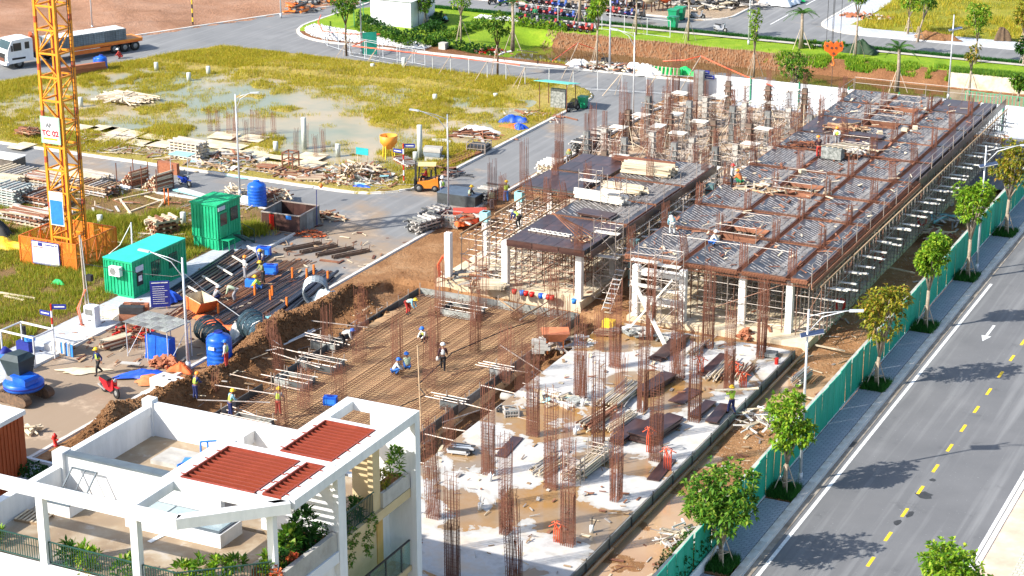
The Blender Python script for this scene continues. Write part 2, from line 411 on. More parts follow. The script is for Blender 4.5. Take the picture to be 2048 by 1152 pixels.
# ------------------------------------------------------------------ numpy value noise
def vnoise(x, y, seed=0):
    xi = np.floor(x).astype(np.int64); yi = np.floor(y).astype(np.int64); u = x - xi; v = y - yi
    u = u * u * (3 - 2 * u); v = v * v * (3 - 2 * v)
    def h(a, b):
        n = (a * 374761393 + b * 668265263 + seed * 1442695041) & 0xffffffff
        n = ((n ^ (n >> 13)) * 1274126177) & 0xffffffff
        return ((n ^ (n >> 16)) & 0xffff) / 65535.
    return (h(xi, yi) * (1 - u) + h(xi + 1, yi) * u) * (1 - v) + (h(xi, yi + 1) * (1 - u) + h(xi + 1, yi + 1) * u) * v
def fbm(x, y, s, o=5, seed=0, g=.5):
    a, t, r = 1., 0., 0.
    for i in range(o):
        r = r + a * vnoise(x / s, y / s, seed + i * 17); t += a; a *= g; s = s * .5
    return r / t
def smooth(a, b, x): t = np.clip((x - a) / (b - a), 0, 1); return t * t * (3 - 2 * t)
def inbox(x, y, x0, x1, y0, y1, e=1.): return smooth(x0 - e, x0, x) * (1 - smooth(x1, x1 + e, x)) * smooth(y0 - e, y0, y) * (1 - smooth(y1, y1 + e, y))
def npmesh(name, V, Fa, mats, smooth_=False, mi=None):
    me = bpy.data.meshes.new(name); k = Fa.shape[1]
    me.vertices.add(len(V)); me.vertices.foreach_set('co', V.astype(np.float32).ravel())
    me.loops.add(Fa.size); me.loops.foreach_set('vertex_index', Fa.astype(np.int32).ravel())
    me.polygons.add(len(Fa)); me.polygons.foreach_set('loop_start', np.arange(0, Fa.size, k, dtype=np.int32))
    me.polygons.foreach_set('loop_total', np.full(len(Fa), k, dtype=np.int32))
    for m in (mats if isinstance(mats, (list, tuple)) else [mats]): me.materials.append(m)
    if mi is not None: me.polygons.foreach_set('material_index', mi.astype(np.int32))
    if smooth_: me.polygons.foreach_set('use_smooth', np.ones(len(Fa), dtype=bool))
    me.update(calc_edges=True); me.validate(); return me
def grid(name, x0, x1, y0, y1, step, hf, mats, mif=None, cut=None):
    nx = int(round((x1 - x0) / step)) + 1; ny = int(round((y1 - y0) / step)) + 1
    X, Y = np.meshgrid(np.linspace(x0, x1, nx), np.linspace(y0, y1, ny)); Z = hf(X, Y)
    V = np.stack([X, Y, Z], -1).reshape(-1, 3)
    i = np.arange(nx * ny).reshape(ny, nx)
    Fa = np.stack([i[:-1, :-1], i[:-1, 1:], i[1:, 1:], i[1:, :-1]], -1).reshape(-1, 4)
    cx = V[Fa].mean(1)
    if cut is not None: k = cut(cx[:, 0], cx[:, 1]); Fa = Fa[k]; cx = cx[k]
    mi = mif(cx[:, 0], cx[:, 1]) if mif else None
    o = bpy.data.objects.new(name, npmesh(name, V, Fa, mats, True, mi)); COL.objects.link(o); return o
# ================================================================== SETTING
def sd_rr(x, y, x0, x1, y0, y1, r):
    cx, cy, hx, hy = (x0 + x1) / 2, (y0 + y1) / 2, (x1 - x0) / 2 - r, (y1 - y0) / 2 - r
    qx, qy = np.abs(x - cx) - hx, np.abs(y - cy) - hy
    return np.hypot(np.maximum(qx, 0), np.maximum(qy, 0)) + np.minimum(np.maximum(qx, qy), 0) - r
def sdW(x, y): return -(x + 124) * .914 + (y - 167) * .407
def sheet(name, poly, z, mat):
    return struct(MB().add([(x, y, z) for x, y in poly], [tuple(range(len(poly)))]).build(name, mat))
def rect(x0, x1, y0, y1): return [(x0, y0), (x1, y0), (x1, y1), (x0, y1)]

sheet('far_road', rect(-66.2, -58, 211.6, 220), 0.0, ASPHM); sheet('far_road', rect(-82, -76.5, 211.6, 218), 0.0, ASPHM)
struct(MB().quad((-1500, -1200, -3.2), (1500, -1200, -3.2), (1500, 1500, -3.2), (-1500, 1500, -3.2)).build('ground', DRYLAWN))
sheet('site_road', rect(-150, -68.3, 40, 182.4), 0.0, ASPHM); sheet('site_road', rect(-119.0, -104, 182.4, 205.2), 0.0, ASPHM)
sheet('site_road', rect(-68.3, -10, 176.3, 182.4), 0.0, ASPHM)
sheet('road', rect(-28.2, -17.9, 20, 240), 0.0, ASPH)
sheet('cross_road', rect(-35.5, -28.2, 157, 176.2), 0.002, ASPH)
sheet('far_road', rect(-160, -28.4, 205.2, 211.6), 0.0, ASPHM)
sheet('far_road', rect(-76.5, -66.2, 211.6, 320), 0.0, ASPHM)
sheet('west_road', [(-135, 182.4), (-119, 182.4), (-119, 205.2), (-135, 205.2)], 0.0, ASPHM)
sheet('west_road', [(-135, 211.6), (-119, 211.6), (-119, 320), (-135, 320)], 0.0, ASPHM)

# --- site earth: pits round the raft, spoil heap along the road, muddy strip by the hoarding
RX0, RX1, RY0, RY1 = -62.6, -50.6, 86.0, 113.8          # rebar raft
def h_site(x, y):
    n = fbm(x, y, 6, 6, 3); n2 = fbm(x, y, 1.3, 4, 9)
    z = -.06 + (n - .5) * .25 + (n2 - .5) * .08
    pit = inbox(x, y, -65.4, -48.4, 84, 115.2, .6)
    z = z * (1 - pit) + pit * (-.75 + (n - .5) * .7 + (n2 - .5) * .35)
    raft = inbox(x, y, RX0, RX1, RY0, RY1, .15); z = z * (1 - raft) + raft * (-.22)
    # spoil heap
    cx = -66.1 + .5 * np.sin(y * .35); hh = 1.25 + 1.3 * (fbm(x * 0, y, 5, 3, 21) - .5)
    m = np.exp(-((x - cx) / 1.25) ** 2) * smooth(70, 74, y) * (1 - smooth(108, 116, y))
    lump = (fbm(x, y, 1.1, 4, 31) - .5) * 1.1
    z = z + m * (hh + lump)
    m2 = np.exp(-(((x + 63.8) / 1.7) ** 2 + ((y - 107.5) / 3.5) ** 2)); z = z + m2 * (.7 + lump * .8)
    m3 = np.exp(-(((x + 61.5) / 3) ** 2 + ((y - 116.3) / 1.0) ** 2)); z = z + m3 * (.25 + lump * .4)
    m4 = np.exp(-(((x + 49.3) / 1.0) ** 2 + ((y - 108) / 2.5) ** 2)); z = z + m4 * (.55 + lump * .6)
    m5 = np.exp(-(((x + 60) / 4) ** 2 + ((y - 86.) / 1.2) ** 2)); z = z + m5 * (.5 + lump * .6)
    st = inbox(x, y, -35.2, -30.3, 60, 175, .3)
    z = z * (1 - st) + st * (-.33 + (n - .5) * .60 + (n2 - .5) * .2 + .25 * smooth(-31.6, -30.4, x))
    e = smooth(-67.8, -68.4, x); z = z * (1 - e) + e * .04
    return z
def mi_site(x, y):
    rf = inbox(x, y, RX0, RX1, RY0, RY1, .1) > .5
    d = (inbox(x, y, -65.6, -48.2, 84, 115.4, .2) > .5) | ((x < -64.3) & (y < 114) & (x > -67.6)) 
    return np.where(rf, 2, d.astype(int))
struct(grid('site_ground', -68.5, -30.2, 50, 176.4, .25, h_site, [EARTH, EARTHD, P('blinding_sand', (.52, .33, .17), (.40, .24, .12), .5, .9, world=True)], mi_site))
o = struct(MB().quad((-35.2, 62, -.31), (-30.4, 62, -.31), (-30.4, 112, -.31), (-35.2, 112, -.31)).build('puddle', MUDW))
def loose(name, n, x0, x1, y0, y1, r0, r1, zf, mat, seed, keep=None):
    """clods, rubble and litter that nobody could count: one object of small faceted lumps"""
    rs = np.random.RandomState(seed); x = rs.uniform(x0, x1, n); y = rs.uniform(y0, y1, n)
    if keep is not None: k = keep(x, y); x, y = x[k], y[k]; n = len(x)
    z = zf(x, y); r = rs.uniform(r0, r1, n) * rs.uniform(.5, 1, n)
    base = np.array([(1, 0, 0), (-.5, .8, 0), (-.5, -.8, 0), (.1, .1, .9), (0, 0, -.8)])
    V = base[None] * r[:, None, None] * rs.uniform(.6, 1.3, (n, 5, 3))
    a = rs.uniform(0, 6.28, n); c, s = np.cos(a)[:, None], np.sin(a)[:, None]
    V = np.stack([V[..., 0] * c - V[..., 1] * s, V[..., 0] * s + V[..., 1] * c, V[..., 2] * .7], -1)
    V += np.stack([x, y, z], -1)[:, None]
    T = np.array([(0, 1, 3), (1, 2, 3), (2, 0, 3), (1, 0, 4), (2, 1, 4), (0, 2, 4)])
    Fa = (T[None] + np.arange(n)[:, None, None] * 5).reshape(-1, 3)
    o = bpy.data.objects.new(name, npmesh(name, V.reshape(-1, 3), Fa, mat)); COL.objects.link(o); return stuff(o)
tag(loose('clods', 26000, -67.8, -62, 70, 116, .04, .20, h_site, EARTHD, 5, lambda x, y: h_site(x, y) > .12), 'loose brown clods strewn over the long spoil heap', 'soil')
tag(loose('clods', 9000, -66, -48, 84, 118, .03, .13, h_site, EARTH, 6, lambda x, y: ~((x > RX0) & (x < RX1) & (y > RY0) & (y < RY1))), 'crumbly dug soil in the trenches round the rebar raft', 'soil')
tag(loose('rubble', 5000, -35, -30.3, 66, 172, .02, .10, h_site, P('rubble_pale', (.52, .42, .32), (.30, .18, .10), 5, .9), 7), 'pale rubble scattered on the muddy strip beside the green hoarding', 'rubble')
tag(loose('rubble', 5000, -68, -48, 137, 175.5, .03, .11, h_site, P('rubble_mix', (.55, .48, .40), (.25, .15, .09), 5, .9), 8), 'pale rubble on the ground among the shuttered columns', 'rubble')

# --- flooded field
def plotC(x, y): return np.maximum(sd_rr(x, y, -190, -75.0, 132.9, 175.2, 5.2), sdW(x, y))
def h_field(x, y):
    n = fbm(x, y, 9, 5, 41); n2 = fbm(x, y, 2.2, 4, 43)
    z = .06 + (n - .5) * .34 + (n2 - .5) * .16
    pond = np.exp(-(((x + 95) / 13) ** 2 + ((y - 147) / 8) ** 2)) * 1.1 + np.exp(-(((x + 104) / 10) ** 2 + ((y - 158) / 6) ** 2)) * .6 + np.exp(-(((x + 88) / 7) ** 2 + ((y - 143) / 5) ** 2)) * .9 + np.exp(-(((x + 113) / 6) ** 2 + ((y - 150) / 6) ** 2)) * .4
    z = z - pond * .20 + .30 * smooth(.54, .70, fbm(x, y, 5.5, 4, 45))
    edge = smooth(-5.5, -1.0, plotC(x, y)); z = z * (1 - edge) + edge * (.16 + (n2 - .5) * .1)
    z = z + .12 * smooth(164, 170, y)
    d = plotC(x, y); return np.where(d > .05, -.12, np.maximum(z, -.0) * (d <= .05) + np.minimum(z + 0, 0) * 0 + .012)
POOL = .085
struct(grid('field', -150, -74.6, 132.5, 175.6, .3, h_field, FIELD, cut=lambda x, y: plotC(x, y) < .6))
o = struct(grid('pond_water', -150, -75, 133, 175, 1.0, lambda x, y: x * 0 + POOL, POND, cut=lambda x, y: plotC(x, y) < -.8))
# --- left plot
def plotB(x, y): return sd_rr(x, y, -200, -80.8, -100, 126.0, 4.)
def h_left(x, y):
    z = .08 + (fbm(x, y, 5, 5, 51) - .5) * .5 + (fbm(x, y, .9, 3, 52) - .5) * .08
    tr = np.minimum(np.abs(np.abs((x + 82) * .3 - (y - 96) * .95 + 3 * np.sin(x * .3)) - .9), 2); z = z - .12 * np.exp(-(tr / .25) ** 2) * (y < 108)
    return np.where(plotB(x, y) > .05, -.12, np.maximum(z, .02))
struct(grid('rough_ground', -150, -80.2, 60, 126.6, .35, h_left, [earth('left_plot_soil', (.17, .10, .04), (.24, .15, .06), (.30, .20, .10), sc_=.3)], cut=lambda x, y: plotB(x, y) < .6))
# --- levelled earth in the far left, island with gravel, canal banks, lawn
def plotNW(x, y): return -(sdW(x, y) - 10.8)
struct(grid('levelled_earth', -215, -112, 140, 330, 1.0, lambda x, y: np.where(plotNW(x, y) > 0.1, -.12,     .10 + (.5 + (fbm(x, y, 7, 6, 61) - .5) * 1.6) * smooth(0, 8, -plotNW(x, y))), PINKE, cut=lambda x, y: plotNW(x, y) < 1.2))
def plotN(x, y): return sd_rr(x, y, -118.6, 300, 182.4, 205.0, 8.)
def h_north(x, y):
    z = .12 + (fbm(x, y, 3, 4, 71) - .5) * .12
    c = smooth(-97, -91, x)
    near = smooth(183.8, 186.2, y); far = 1 - smooth(195.2, 198.2, y)
    z = z - c * 1.75 * near * far + c * (fbm(x, y, .9, 3, 72) - .5) * .3 * near * (1 - smooth(198, 199, y))
    return np.where(plotN(x, y) > .05, -.12, z)
def mi_north(x, y):
    lawn = ((y > 198.3) | ((x < -91) & (y > 186)) | ((x > -82) & (y > 184.2) & (y < 185.6) & (x > -66)) | ((x < -88) & (x > -97) & (y > 184.8) & (y < 187))).astype(int)
    return lawn
struct(grid('canal_bank', -119.2, -10, 181.8, 205.6, .35, h_north, [BANKE, LAWN], mi_north, cut=lambda x, y: plotN(x, y) < .6))
struct(MB().quad((-98, 185, -1.25), (10, 185, -1.25), (10, 199, -1.25), (-98, 199, -1.25)).build('canal_water', CANALW))
struct(MB().box(-46.5, -10, 196.2, 196.6, -2, .35).build('canal_wall', P('canal_wall_stained', (.62, .54, .40), (.38, .28, .16), .8, .85, c3=(.70, .64, .52))))
sheet('path', rect(-93, -28.4, 203.1, 204.0), .215, P('path_concrete', (.50, .46, .40), (.38, .34, .29), .8, .85))
def plotNE(x, y): return sd_rr(x, y, -66.2, 200, 211.6, 500, 6.)
struct(grid('yellow_field', -66.8, 0, 211, 300, .8, lambda x, y: np.where(plotNE(x, y) > -3.0, -.12, .10 + (fbm(x, y, 5, 4, 81) - .5) * .5), DRYLAWN, cut=lambda x, y: plotNE(x, y) < -2.0))
struct(grid('pale_pavement', -66.4, 0, 211.2, 300, .4, lambda x, y: np.where(plotNE(x, y) > .02, -.12, .10), PAVEL, cut=lambda x, y: (plotNE(x, y) < .5) & (plotNE(x, y) > -3.6)))
def plotNM(x, y): return sd_rr(x, y, -119, -76.5, 211.6, 500, 4.)
struct(grid('yard_ground', -119.5, -76, 211, 300, .8, lambda x, y: np.where(plotNM(x, y) > .05, -.12, .1 + (fbm(x, y, 3, 4, 91) - .5) * .2), earth('yard_soil', (.3, .22, .15), (.4, .3, .2), (.5, .4, .3)), cut=lambda x, y: plotNM(x, y) < .6))
# --- pavements, kerbs with their stones
def kerb(name, pts, w_=.28, h=.15, step=1.0, base=True):
    pts = [Vector((a, b, 0)) for a, b in pts]
    root = MB()
    for p, q in zip(pts, pts[1:]): root.beam(p + Vector((0, 0, .02)), q + Vector((0, 0, .02)), w_ + .14, .06)
    root = struct(root.build(name, KERB))
    carry = 0
    for p, q in zip(pts, pts[1:]):
        d = q - p; ln = d.length; k = max(1, int(round(ln / step))); d /= k
        for i in range(k):
            a = p + d * i; b_ = a + d * (1 - .025 / max(d.length, .1)); zz = Vector((0, 0, h / 2 + random.uniform(-.006, .006)))
            bar('kerb_stone', root, a + zz, b_ + zz, w_ + random.uniform(-.01, .01), h, KERB)
    return root
def arc(cx, cy, r, a0, a1, n=7): return [(cx + r * math.cos(R(a0 + (a1 - a0) * i / n)), cy + r * math.sin(R(a0 + (a1 - a0) * i / n))) for i in range(n + 1)]
kerb('kerb', [(-28.35, 62), (-28.35, 156.5)], .42, .16)
struct(MB().box(-28.1, -27.75, 62, 156.5, .004, .02).build('gutter', P('gutter_concrete', (.34, .30, .25), (.20, .16, .12), 1.2, .8)))
kerb('kerb', [(-18.0, 62), (-18.0, 130)], .2, .1)
kerb('kerb', [(-68.6, 60), (-68.6, 128), (-68.2, 134), (-67.9, 166)] + arc(-61.9, 169, 6, 180, 100, 5), .25, .14)
kerb('kerb', [(-77.5, 60), (-77.5, 118)] + arc(-81.5, 122, 4, 0, 90) + [(-138, 126.0)], .25, .14, 1.4)
kerb('kerb', [(-138, 133.0)] + [(-80.2, 133.0)] + arc(-80.2, 138.2, 5.2, -90, 0) + arc(-80.2, 170, 5.2, 0, 90) + [(-120.2, 175.2)], .3, .16, 1.4)
kerb('kerb', [(-120.2, 175.2), (-139, 133)], .3, .14, 2)
kerb('kerb', [(-118, 208), (-135.6, 168.5), (-150, 136)], .3, .14, 2.5)
kerb('kerb', [(-118.5, 205)] + arc(-110.6, 190.4, 8, 180, 270) + [(-60, 182.4)], .3, .15, 1.4)
kerb('kerb', [(-119, 205.1), (-28.4, 205.1)], .2, .12, 2.5)
kerb('kerb', [(-119, 211.7), (-80.5, 211.7)] + arc(-80.5, 215.7, 4, -90, 0) + [(-76.5, 280)], .25, .14, 2.5)
kerb('kerb', [(-28.4, 211.7), (-60.2, 211.7)] + arc(-60.2, 217.6, 6, -90, -180) + [(-66.2, 280)], .3, .14, 2.)
def pave(name, x0, x1, y0, y1, z, mat): return struct(MB().box(x0, x1, y0, y1, -.05, z).build(name, mat))
TREES_R = [83.6, 93.2, 101.9, 110.5, 121.8, 133.3, 144.9, 156.0]
ys = [60] + sum([[t - 1.0, t + 1.0] for t in (83.6, 93.2, 110.5, 121.8, 133.3, 144.9)], []) + [157]
for i in range(0, len(ys) - 1, 2): pave('pavement', -30.0, -28.6, ys[i], ys[i + 1], .14, PAVE)
pave('pavement', -80.8, -77.7, 60, 118, .10, PAVEL)
pave('pavement', -17.9, -16.3, 60, 130, .06, P('peach_concrete', (.62, .46, .34), (.52, .38, .28), .8, .85, c3=(.66, .54, .44)))
pave('pavement', -16.3, 30, 60, 200, .10, PERF)
pave('pavement', -62, -31, 174.0, 176.2, .02, PAVEL)
# --- painted markings: flush sheets
def line(name, x0, x1, y0, y1, mat, z=.006): return struct(MB().quad((x0, y0, z), (x1, y0, z), (x1, y1, z), (x0, y1, z)).build(name, mat))
line('edge_line', -27.55, -27.35, 60, 133.0, WPAINT); line('edge_line', -18.45, -18.25, 60, 240, WPAINT)
for k in range(-4, 16):
    y = 87.1 + k * 3.14
    line('centre_line', -22.99, -22.81, y, y + 1.15, YPAINT)
def arrow(cx, cy, s):
    a = MB().add([(cx - .09, cy, .008), (cx + .09, cy, .008), (cx + .09, cy + 2.2, .008), (cx - .09, cy + 2.2, .008), (cx - .32, cy, .008), (cx, cy - 1.1, .008), (cx + .32, cy, .008)], [(0, 1, 2, 3), (4, 5, 6)])
    return struct(a.build('lane_arrow', WPAINT))
arrow(-25.3, 122.4, 1)
line('centre_line', -71.3, -71.15, 213, 222, WPAINT); line('centre_line', -71.3, -71.15, 226, 234, WPAINT)
# drain grate in the gutter, wet patches
for (px, py, a, b_) in ((1850, 990, .55, .25), (1795, 1045, .25, .2), (1820, 1028, .2, .25), (1865, 960, .2, .12)):
    c = gp(px, py); pts = [(c.x + a * math.cos(t) * random.uniform(.6, 1.1), c.y + b_ * 2 * math.sin(t) * random.uniform(.6, 1.1), .004) for t in [i * .628 for i in range(10)]]
    struct(MB().add(pts, [tuple(range(10))]).build('oil_stain', P('oil_stain', (.05, .05, .05), rough=.6)))
g = MB()
for i in range(8): g.box(-28.08, -27.78, 101.0 + i * .1, 101.05 + i * .1, .02, .035)
tag(g.build('drain_grate', DKSTEEL), 'dark iron drain grate in the gutter of the right road', 'drain')

# ------------------------------------------------------------------ grass as real blades
def blades(name, X, Y, Z, h, w_, nb, mat, seed, spread=.12):
    rs = np.random.RandomState(seed); n = len(X)
    X = np.repeat(X, nb) + rs.normal(0, spread, n * nb); Y = np.repeat(Y, nb) + rs.normal(0, spread, n * nb); Z = np.repeat(Z, nb)
    H = np.repeat(h, nb) * rs.uniform(.5, 1.15, n * nb); a = rs.uniform(0, 6.28, n * nb); lx, ly = rs.normal(0, .35, (2, n * nb)) * H
    W = w_ * rs.uniform(.6, 1.3, n * nb); c, s = np.cos(a) * W, np.sin(a) * W
    V = np.stack([np.stack([X - c, Y - s, Z - .03], -1), np.stack([X + c, Y + s, Z - .03], -1), np.stack([X + lx, Y + ly, Z + H], -1)], 1).reshape(-1, 3)
    Fa = np.arange(len(V)).reshape(-1, 3)
    o = bpy.data.objects.new(name, npmesh(name, V, Fa, mat)); COL.objects.link(o); return stuff(o)
rs = np.random.RandomState(11)
def scatter(n, x0, x1, y0, y1, dens):
    x = rs.uniform(x0, x1, n); y = rs.uniform(y0, y1, n); k = rs.uniform(0, 1, n) < dens(x, y); return x[k], y[k]
def d_field(x, y):
    z = h_field(x, y); p = fbm(x, y, 3.0, 4, 101); q = fbm(x, y, 12, 3, 103)
    d = np.maximum(smooth(POOL - .055, POOL + .03, z) * smooth(.24, .40, p), .95 * smooth(.46, .56, fbm(x, y, 4.5, 4, 109) + .11 * smooth(-97, -102, x)) * smooth(.40, .55, fbm(x, y, 1.1, 3, 110))) * (plotC(x, y) < -.35)
    bare = ((x > -80) & (y > 150) & (fbm(x, y, 4, 3, 105) < .62)) | ((y < 136.3) & (x > -105))
    road_ = np.abs(y - 167.5 - 1.3 * np.sin(x * .12)) < .8
    return np.where(bare, d * .05, d) * np.where(road_, .25, 1) * (.45 + .55 * smooth(.35, .55, q))
x, y = scatter(230000, -140, -75, 133.5, 175, d_field)
hh = .14 + .34 * fbm(x, y, 2.5, 3, 107)
tag(blades('field_grass', x, y, h_field(x, y), hh, .022, 3, GR_DRY, 3), 'yellow green grass growing in and around the flooded field', 'grass')
def d_left(x, y):
    p = fbm(x, y, 2.6, 4, 111); base = smooth(.28, .42, p) * (plotB(x, y) < -.2)
    mud = np.abs((x + 82) * .3 - (y - 96) * .95 + 3 * np.sin(x * .3)) < 1.3
    bare = (y > 119.5) | ((x > -91.2) & (x < -86.7) & (y > 106.8) & (y < 111.1)) | ((x > -82.1) & (x < -79.3) & (y > 103.7) & (y < 110))
    return np.where(mud & (y < 106), .12, 1) * np.where(bare, .06, 1) * base
x, y = scatter(140000, -125, -81, 78, 126, d_left)
hh = .18 + .55 * fbm(x, y, 3.2, 3, 113) ** 1.5
tag(blades('rough_grass', x, y, h_left(x, y), hh, .024, 3, GR_GREEN, 4), 'green and yellow rough grass round the crane base and containers', 'grass')
# tall clumps behind the mast
for i, (px, py, s) in enumerate(((230, 455, 1.6), (262, 452, 1.0), (185, 445, .9), (330, 440, 1.3), (505, 465, 1.2))):
    c = gp(px, py); k = int(700 * s); rx = rs.normal(0, .5 * s, k); ry = rs.normal(0, .45 * s, k)
    tag(blades('grass_clump', c.x + rx, c.y + ry, rx * 0 + .1, .75 + rx * 0, .03, 3, GR_GREEN, 20 + i, .05),
        ['tall rounded grass clump just behind the crane mast', 'tall bright grass clump right of the one behind the mast', 'low grass clump close against the right side of the mast', 'spreading grass clump left of the stepped green container', 'tall grass right of the stepped green container'][i], 'grass')
x, y = scatter(26000, -118, -28.4, 184, 205, lambda x, y: np.where(((y > 198.6) & (y < 202.9)), .35, 0) * (plotN(x, y) < -.3))
tag(blades('lawn_grass', x, y, h_north(x, y), x * 0 + .09, .03, 2, leafmat('lawn_blade', (.14, .30, .01), (.24, .42, .015), (.36, .48, .02)), 5), 'bright short lawn on the far canal bank', 'grass')
x, y = scatter(60000, -66, -20, 214, 290, lambda x, y: (plotNE(x, y) < -3.8) * smooth(.3, .5, fbm(x, y, 3, 3, 121)))
tag(blades('field_grass', x, y, x * 0 + .1, .3 + .35 * fbm(x, y, 4, 3, 122), .04, 2, GR_DRY, 6), 'tall yellow grass of the field beyond the far road', 'grass')
x, y = scatter(16000, -120, -28.4, 204.2, 204.9, lambda x, y: x * 0 + 1)
tag(blades('low_hedge', x, y, x * 0 + .12, x * 0 + .35, .045, 3, GR_VERGE, 7, .08), 'low green hedge between the path and the far road', 'hedge')
x, y = scatter(30000, -74, -28.4, 196.8, 199.5, lambda x, y: smooth(-68, -62, x) * .8 * smooth(.42, .58, fbm(x, y, 1.5, 3, 123)))
tag(blades('bank_shrubs', x, y, h_north(x, y),   .12 + .38 * fbm(x, y, 2, 3, 124), .05, 3, LF_LIME, 8, .1), 'lime green creeping shrubs hanging over the far canal bank', 'shrubs')
x, y = scatter(9000, -46.5, -28.4, 196.4, 198.5, lambda x, y: x * 0 + .8)
tag(blades('bank_shrubs', x, y, x * 0 + .15, x * 0 + .5, .06, 3, LF_MID, 9, .1), 'mid green shrubs along the top of the canal wall', 'shrubs')
x, y = scatter(9000, -93, -63, 183.6, 188, lambda x, y: .5 * smooth(.45, .6, fbm(x, y, 2, 3, 126)))
tag(blades('bank_weeds', x, y, h_north(x, y), x * 0 + .3, .035, 3, GR_DRY, 10, .1), 'dry weeds along the near canal bank', 'weeds')
x, y = scatter(12000, -66, -31, 184, 187.6, lambda x, y: .8 * smooth(.4, .55, fbm(x, y, 2, 3, 127)))
tag(blades('bank_weeds', x, y, h_north(x, y), x * 0 + .35, .05, 3, LF_LIME, 12, .1), 'bright green weeds on the bank behind the white hoarding', 'weeds')
# stakes that hold the red clay bank: countless, one object
k = 1500; x = rs.uniform(-92, -61, k); y = rs.uniform(195.4, 198.0, k); zz = h_north(x, y); b = MB()
for i in range(k): b.beam((x[i], y[i], zz[i] - .1), (x[i] + random.uniform(-.05, .05), y[i], zz[i] + .3), .035, .035)
tag(stuff(b.build('bank_stakes', P('bank_stake', (.46, .30, .18), (.30, .18, .10), 3, .9))), 'short wooden stakes driven all over the red clay bank', 'stakes')
# white gravel bed on the island and pavement stones
tag(loose('white_gravel', 5000, -117.6, -100, 183.2, 190, .10, .26, lambda x, y: h_north(x, y) + .03, WSTONE, 12, lambda x, y: (plotN(x, y) < -.8) & (y < 190 - (x + 118) * .22)), 'bed of white stones at the rounded road corner', 'gravel')
tag(loose('white_gravel', 3600, -103, -76, 201, 203.0, .10, .24, lambda x, y: h_north(x, y) + .03, WSTONE, 13, lambda x, y: x < -88), 'strip of white stones along the fence by the parked motorbikes', 'gravel')
# ================================================================== PEOPLE
SKIN = P('skin', (.30, .16, .10), (.26, .13, .08), 3, .6, bmp=0); 
def cm(n_, c): return P('cloth_' + n_, c, tuple(v * .8 for v in c), 3, .85, bmp=.1)
CM = dict(white=cm('white', (.66, .66, .62)), pale=cm('pale_green', (.48, .56, .38)), hivis=cm('hivis', (.50, .72, .08)), maroon=cm('maroon', (.05, .015, .02)), navy=cm('navy', (.02, .03, .12)), jeans=cm('jeans', (.05, .11, .28)), black=cm('black', (.02, .02, .022)), red=cm('red', (.42, .04, .03)), blue=cm('blue', (.04, .16, .5)), olive=cm('olive', (.22, .24, .10)), cyan=cm('cyan', (.25, .5, .6)), green=cm('green', (.02, .2, .08)), grey=cm('grey', (.3, .3, .32)), orange=cm('orange', (.7, .2, .05)))
HM = dict(white=P('helmet_white', (.78, .78, .76), rough=.35), yellow=P('helmet_yellow', (.85, .50, .02), rough=.35), blue=P('helmet_blue', (.02, .16, .62), rough=.35), orange=P('helmet_orange', (.85, .26, .02), rough=.35), red=P('helmet_red', (.6, .03, .02), rough=.35))
POSE = {  # y forward
 'stand': dict(pel=(0, 0, .95), che=(0, .02, 1.35), nec=(0, .03, 1.50), hea=(0, .06, 1.66), kL=(-.11, .03, .50), aL=(-.12, -.02, .07), kR=(.11, .02, .50), aR=(.13, .02, .07), eL=(-.27, 0, 1.13), wL=(-.27, .12, .88), eR=(.27, 0, 1.13), wR=(.27, .12, .88)),
 'walk': dict(pel=(0, 0, .94), che=(0, .05, 1.34), nec=(0, .07, 1.49), hea=(0, .10, 1.65), kL=(-.10, .20, .52), aL=(-.11, .24, .08), kR=(.10, .00, .50), aR=(.11, -.30, .12), eL=(-.26, -.12, 1.14), wL=(-.27, -.02, .90), eR=(.26, .10, 1.14), wR=(.26, .28, .95)),
 'work': dict(pel=(0, 0, .94), che=(0, .10, 1.33), nec=(0, .14, 1.47), hea=(0, .22, 1.60), kL=(-.12, .05, .50), aL=(-.14, -.02, .07), kR=(.12, .02, .50), aR=(.15, .02, .07), eL=(-.26, .22, 1.15), wL=(-.12, .45, 1.12), eR=(.26, .22, 1.15), wR=(.12, .45, 1.08)),
 'bend': dict(pel=(0, -.15, .88), che=(0, .28, 1.05), nec=(0, .42, 1.08), hea=(0, .56, 1.08), kL=(-.14, .06, .48), aL=(-.15, -.05, .07), kR=(.14, .02, .47), aR=(.16, -.05, .07), eL=(-.22, .42, .78), wL=(-.14, .55, .52), eR=(.22, .42, .78), wR=(.12, .58, .50)),
 'squat': dict(pel=(0, -.12, .30), che=(0, .10, .66), nec=(0, .16, .80), hea=(0, .24, .94), kL=(-.17, .32, .48), aL=(-.14, .05, .07), kR=(.17, .32, .48), aR=(.14, .05, .07), eL=(-.24, .30, .52), wL=(-.12, .52, .34), eR=(.24, .30, .52), wR=(.12, .52, .32)),
 'sit': dict(pel=(0, 0, .12), che=(0, .02, .52), nec=(0, .03, .67), hea=(0, .06, .82), kL=(-.14, .42, .15), aL=(-.14, .45, -.28), kR=(.14, .42, .15), aR=(.14, .45, -.28), eL=(-.25, .12, .32), wL=(-.14, .38, .38), eR=(.25, .12, .32), wR=(.14, .38, .38)),
 'carry': dict(pel=(0, 0, .94), che=(0, .02, 1.34), nec=(0, .03, 1.49), hea=(.02, .06, 1.65), kL=(-.10, .16, .52), aL=(-.11, .18, .08), kR=(.10, .00, .50), aR=(.11, -.22, .10), eL=(-.32, .12, 1.28), wL=(-.24, .2, 1.52), eR=(.30, .12, 1.25), wR=(.26, .22, 1.50))}
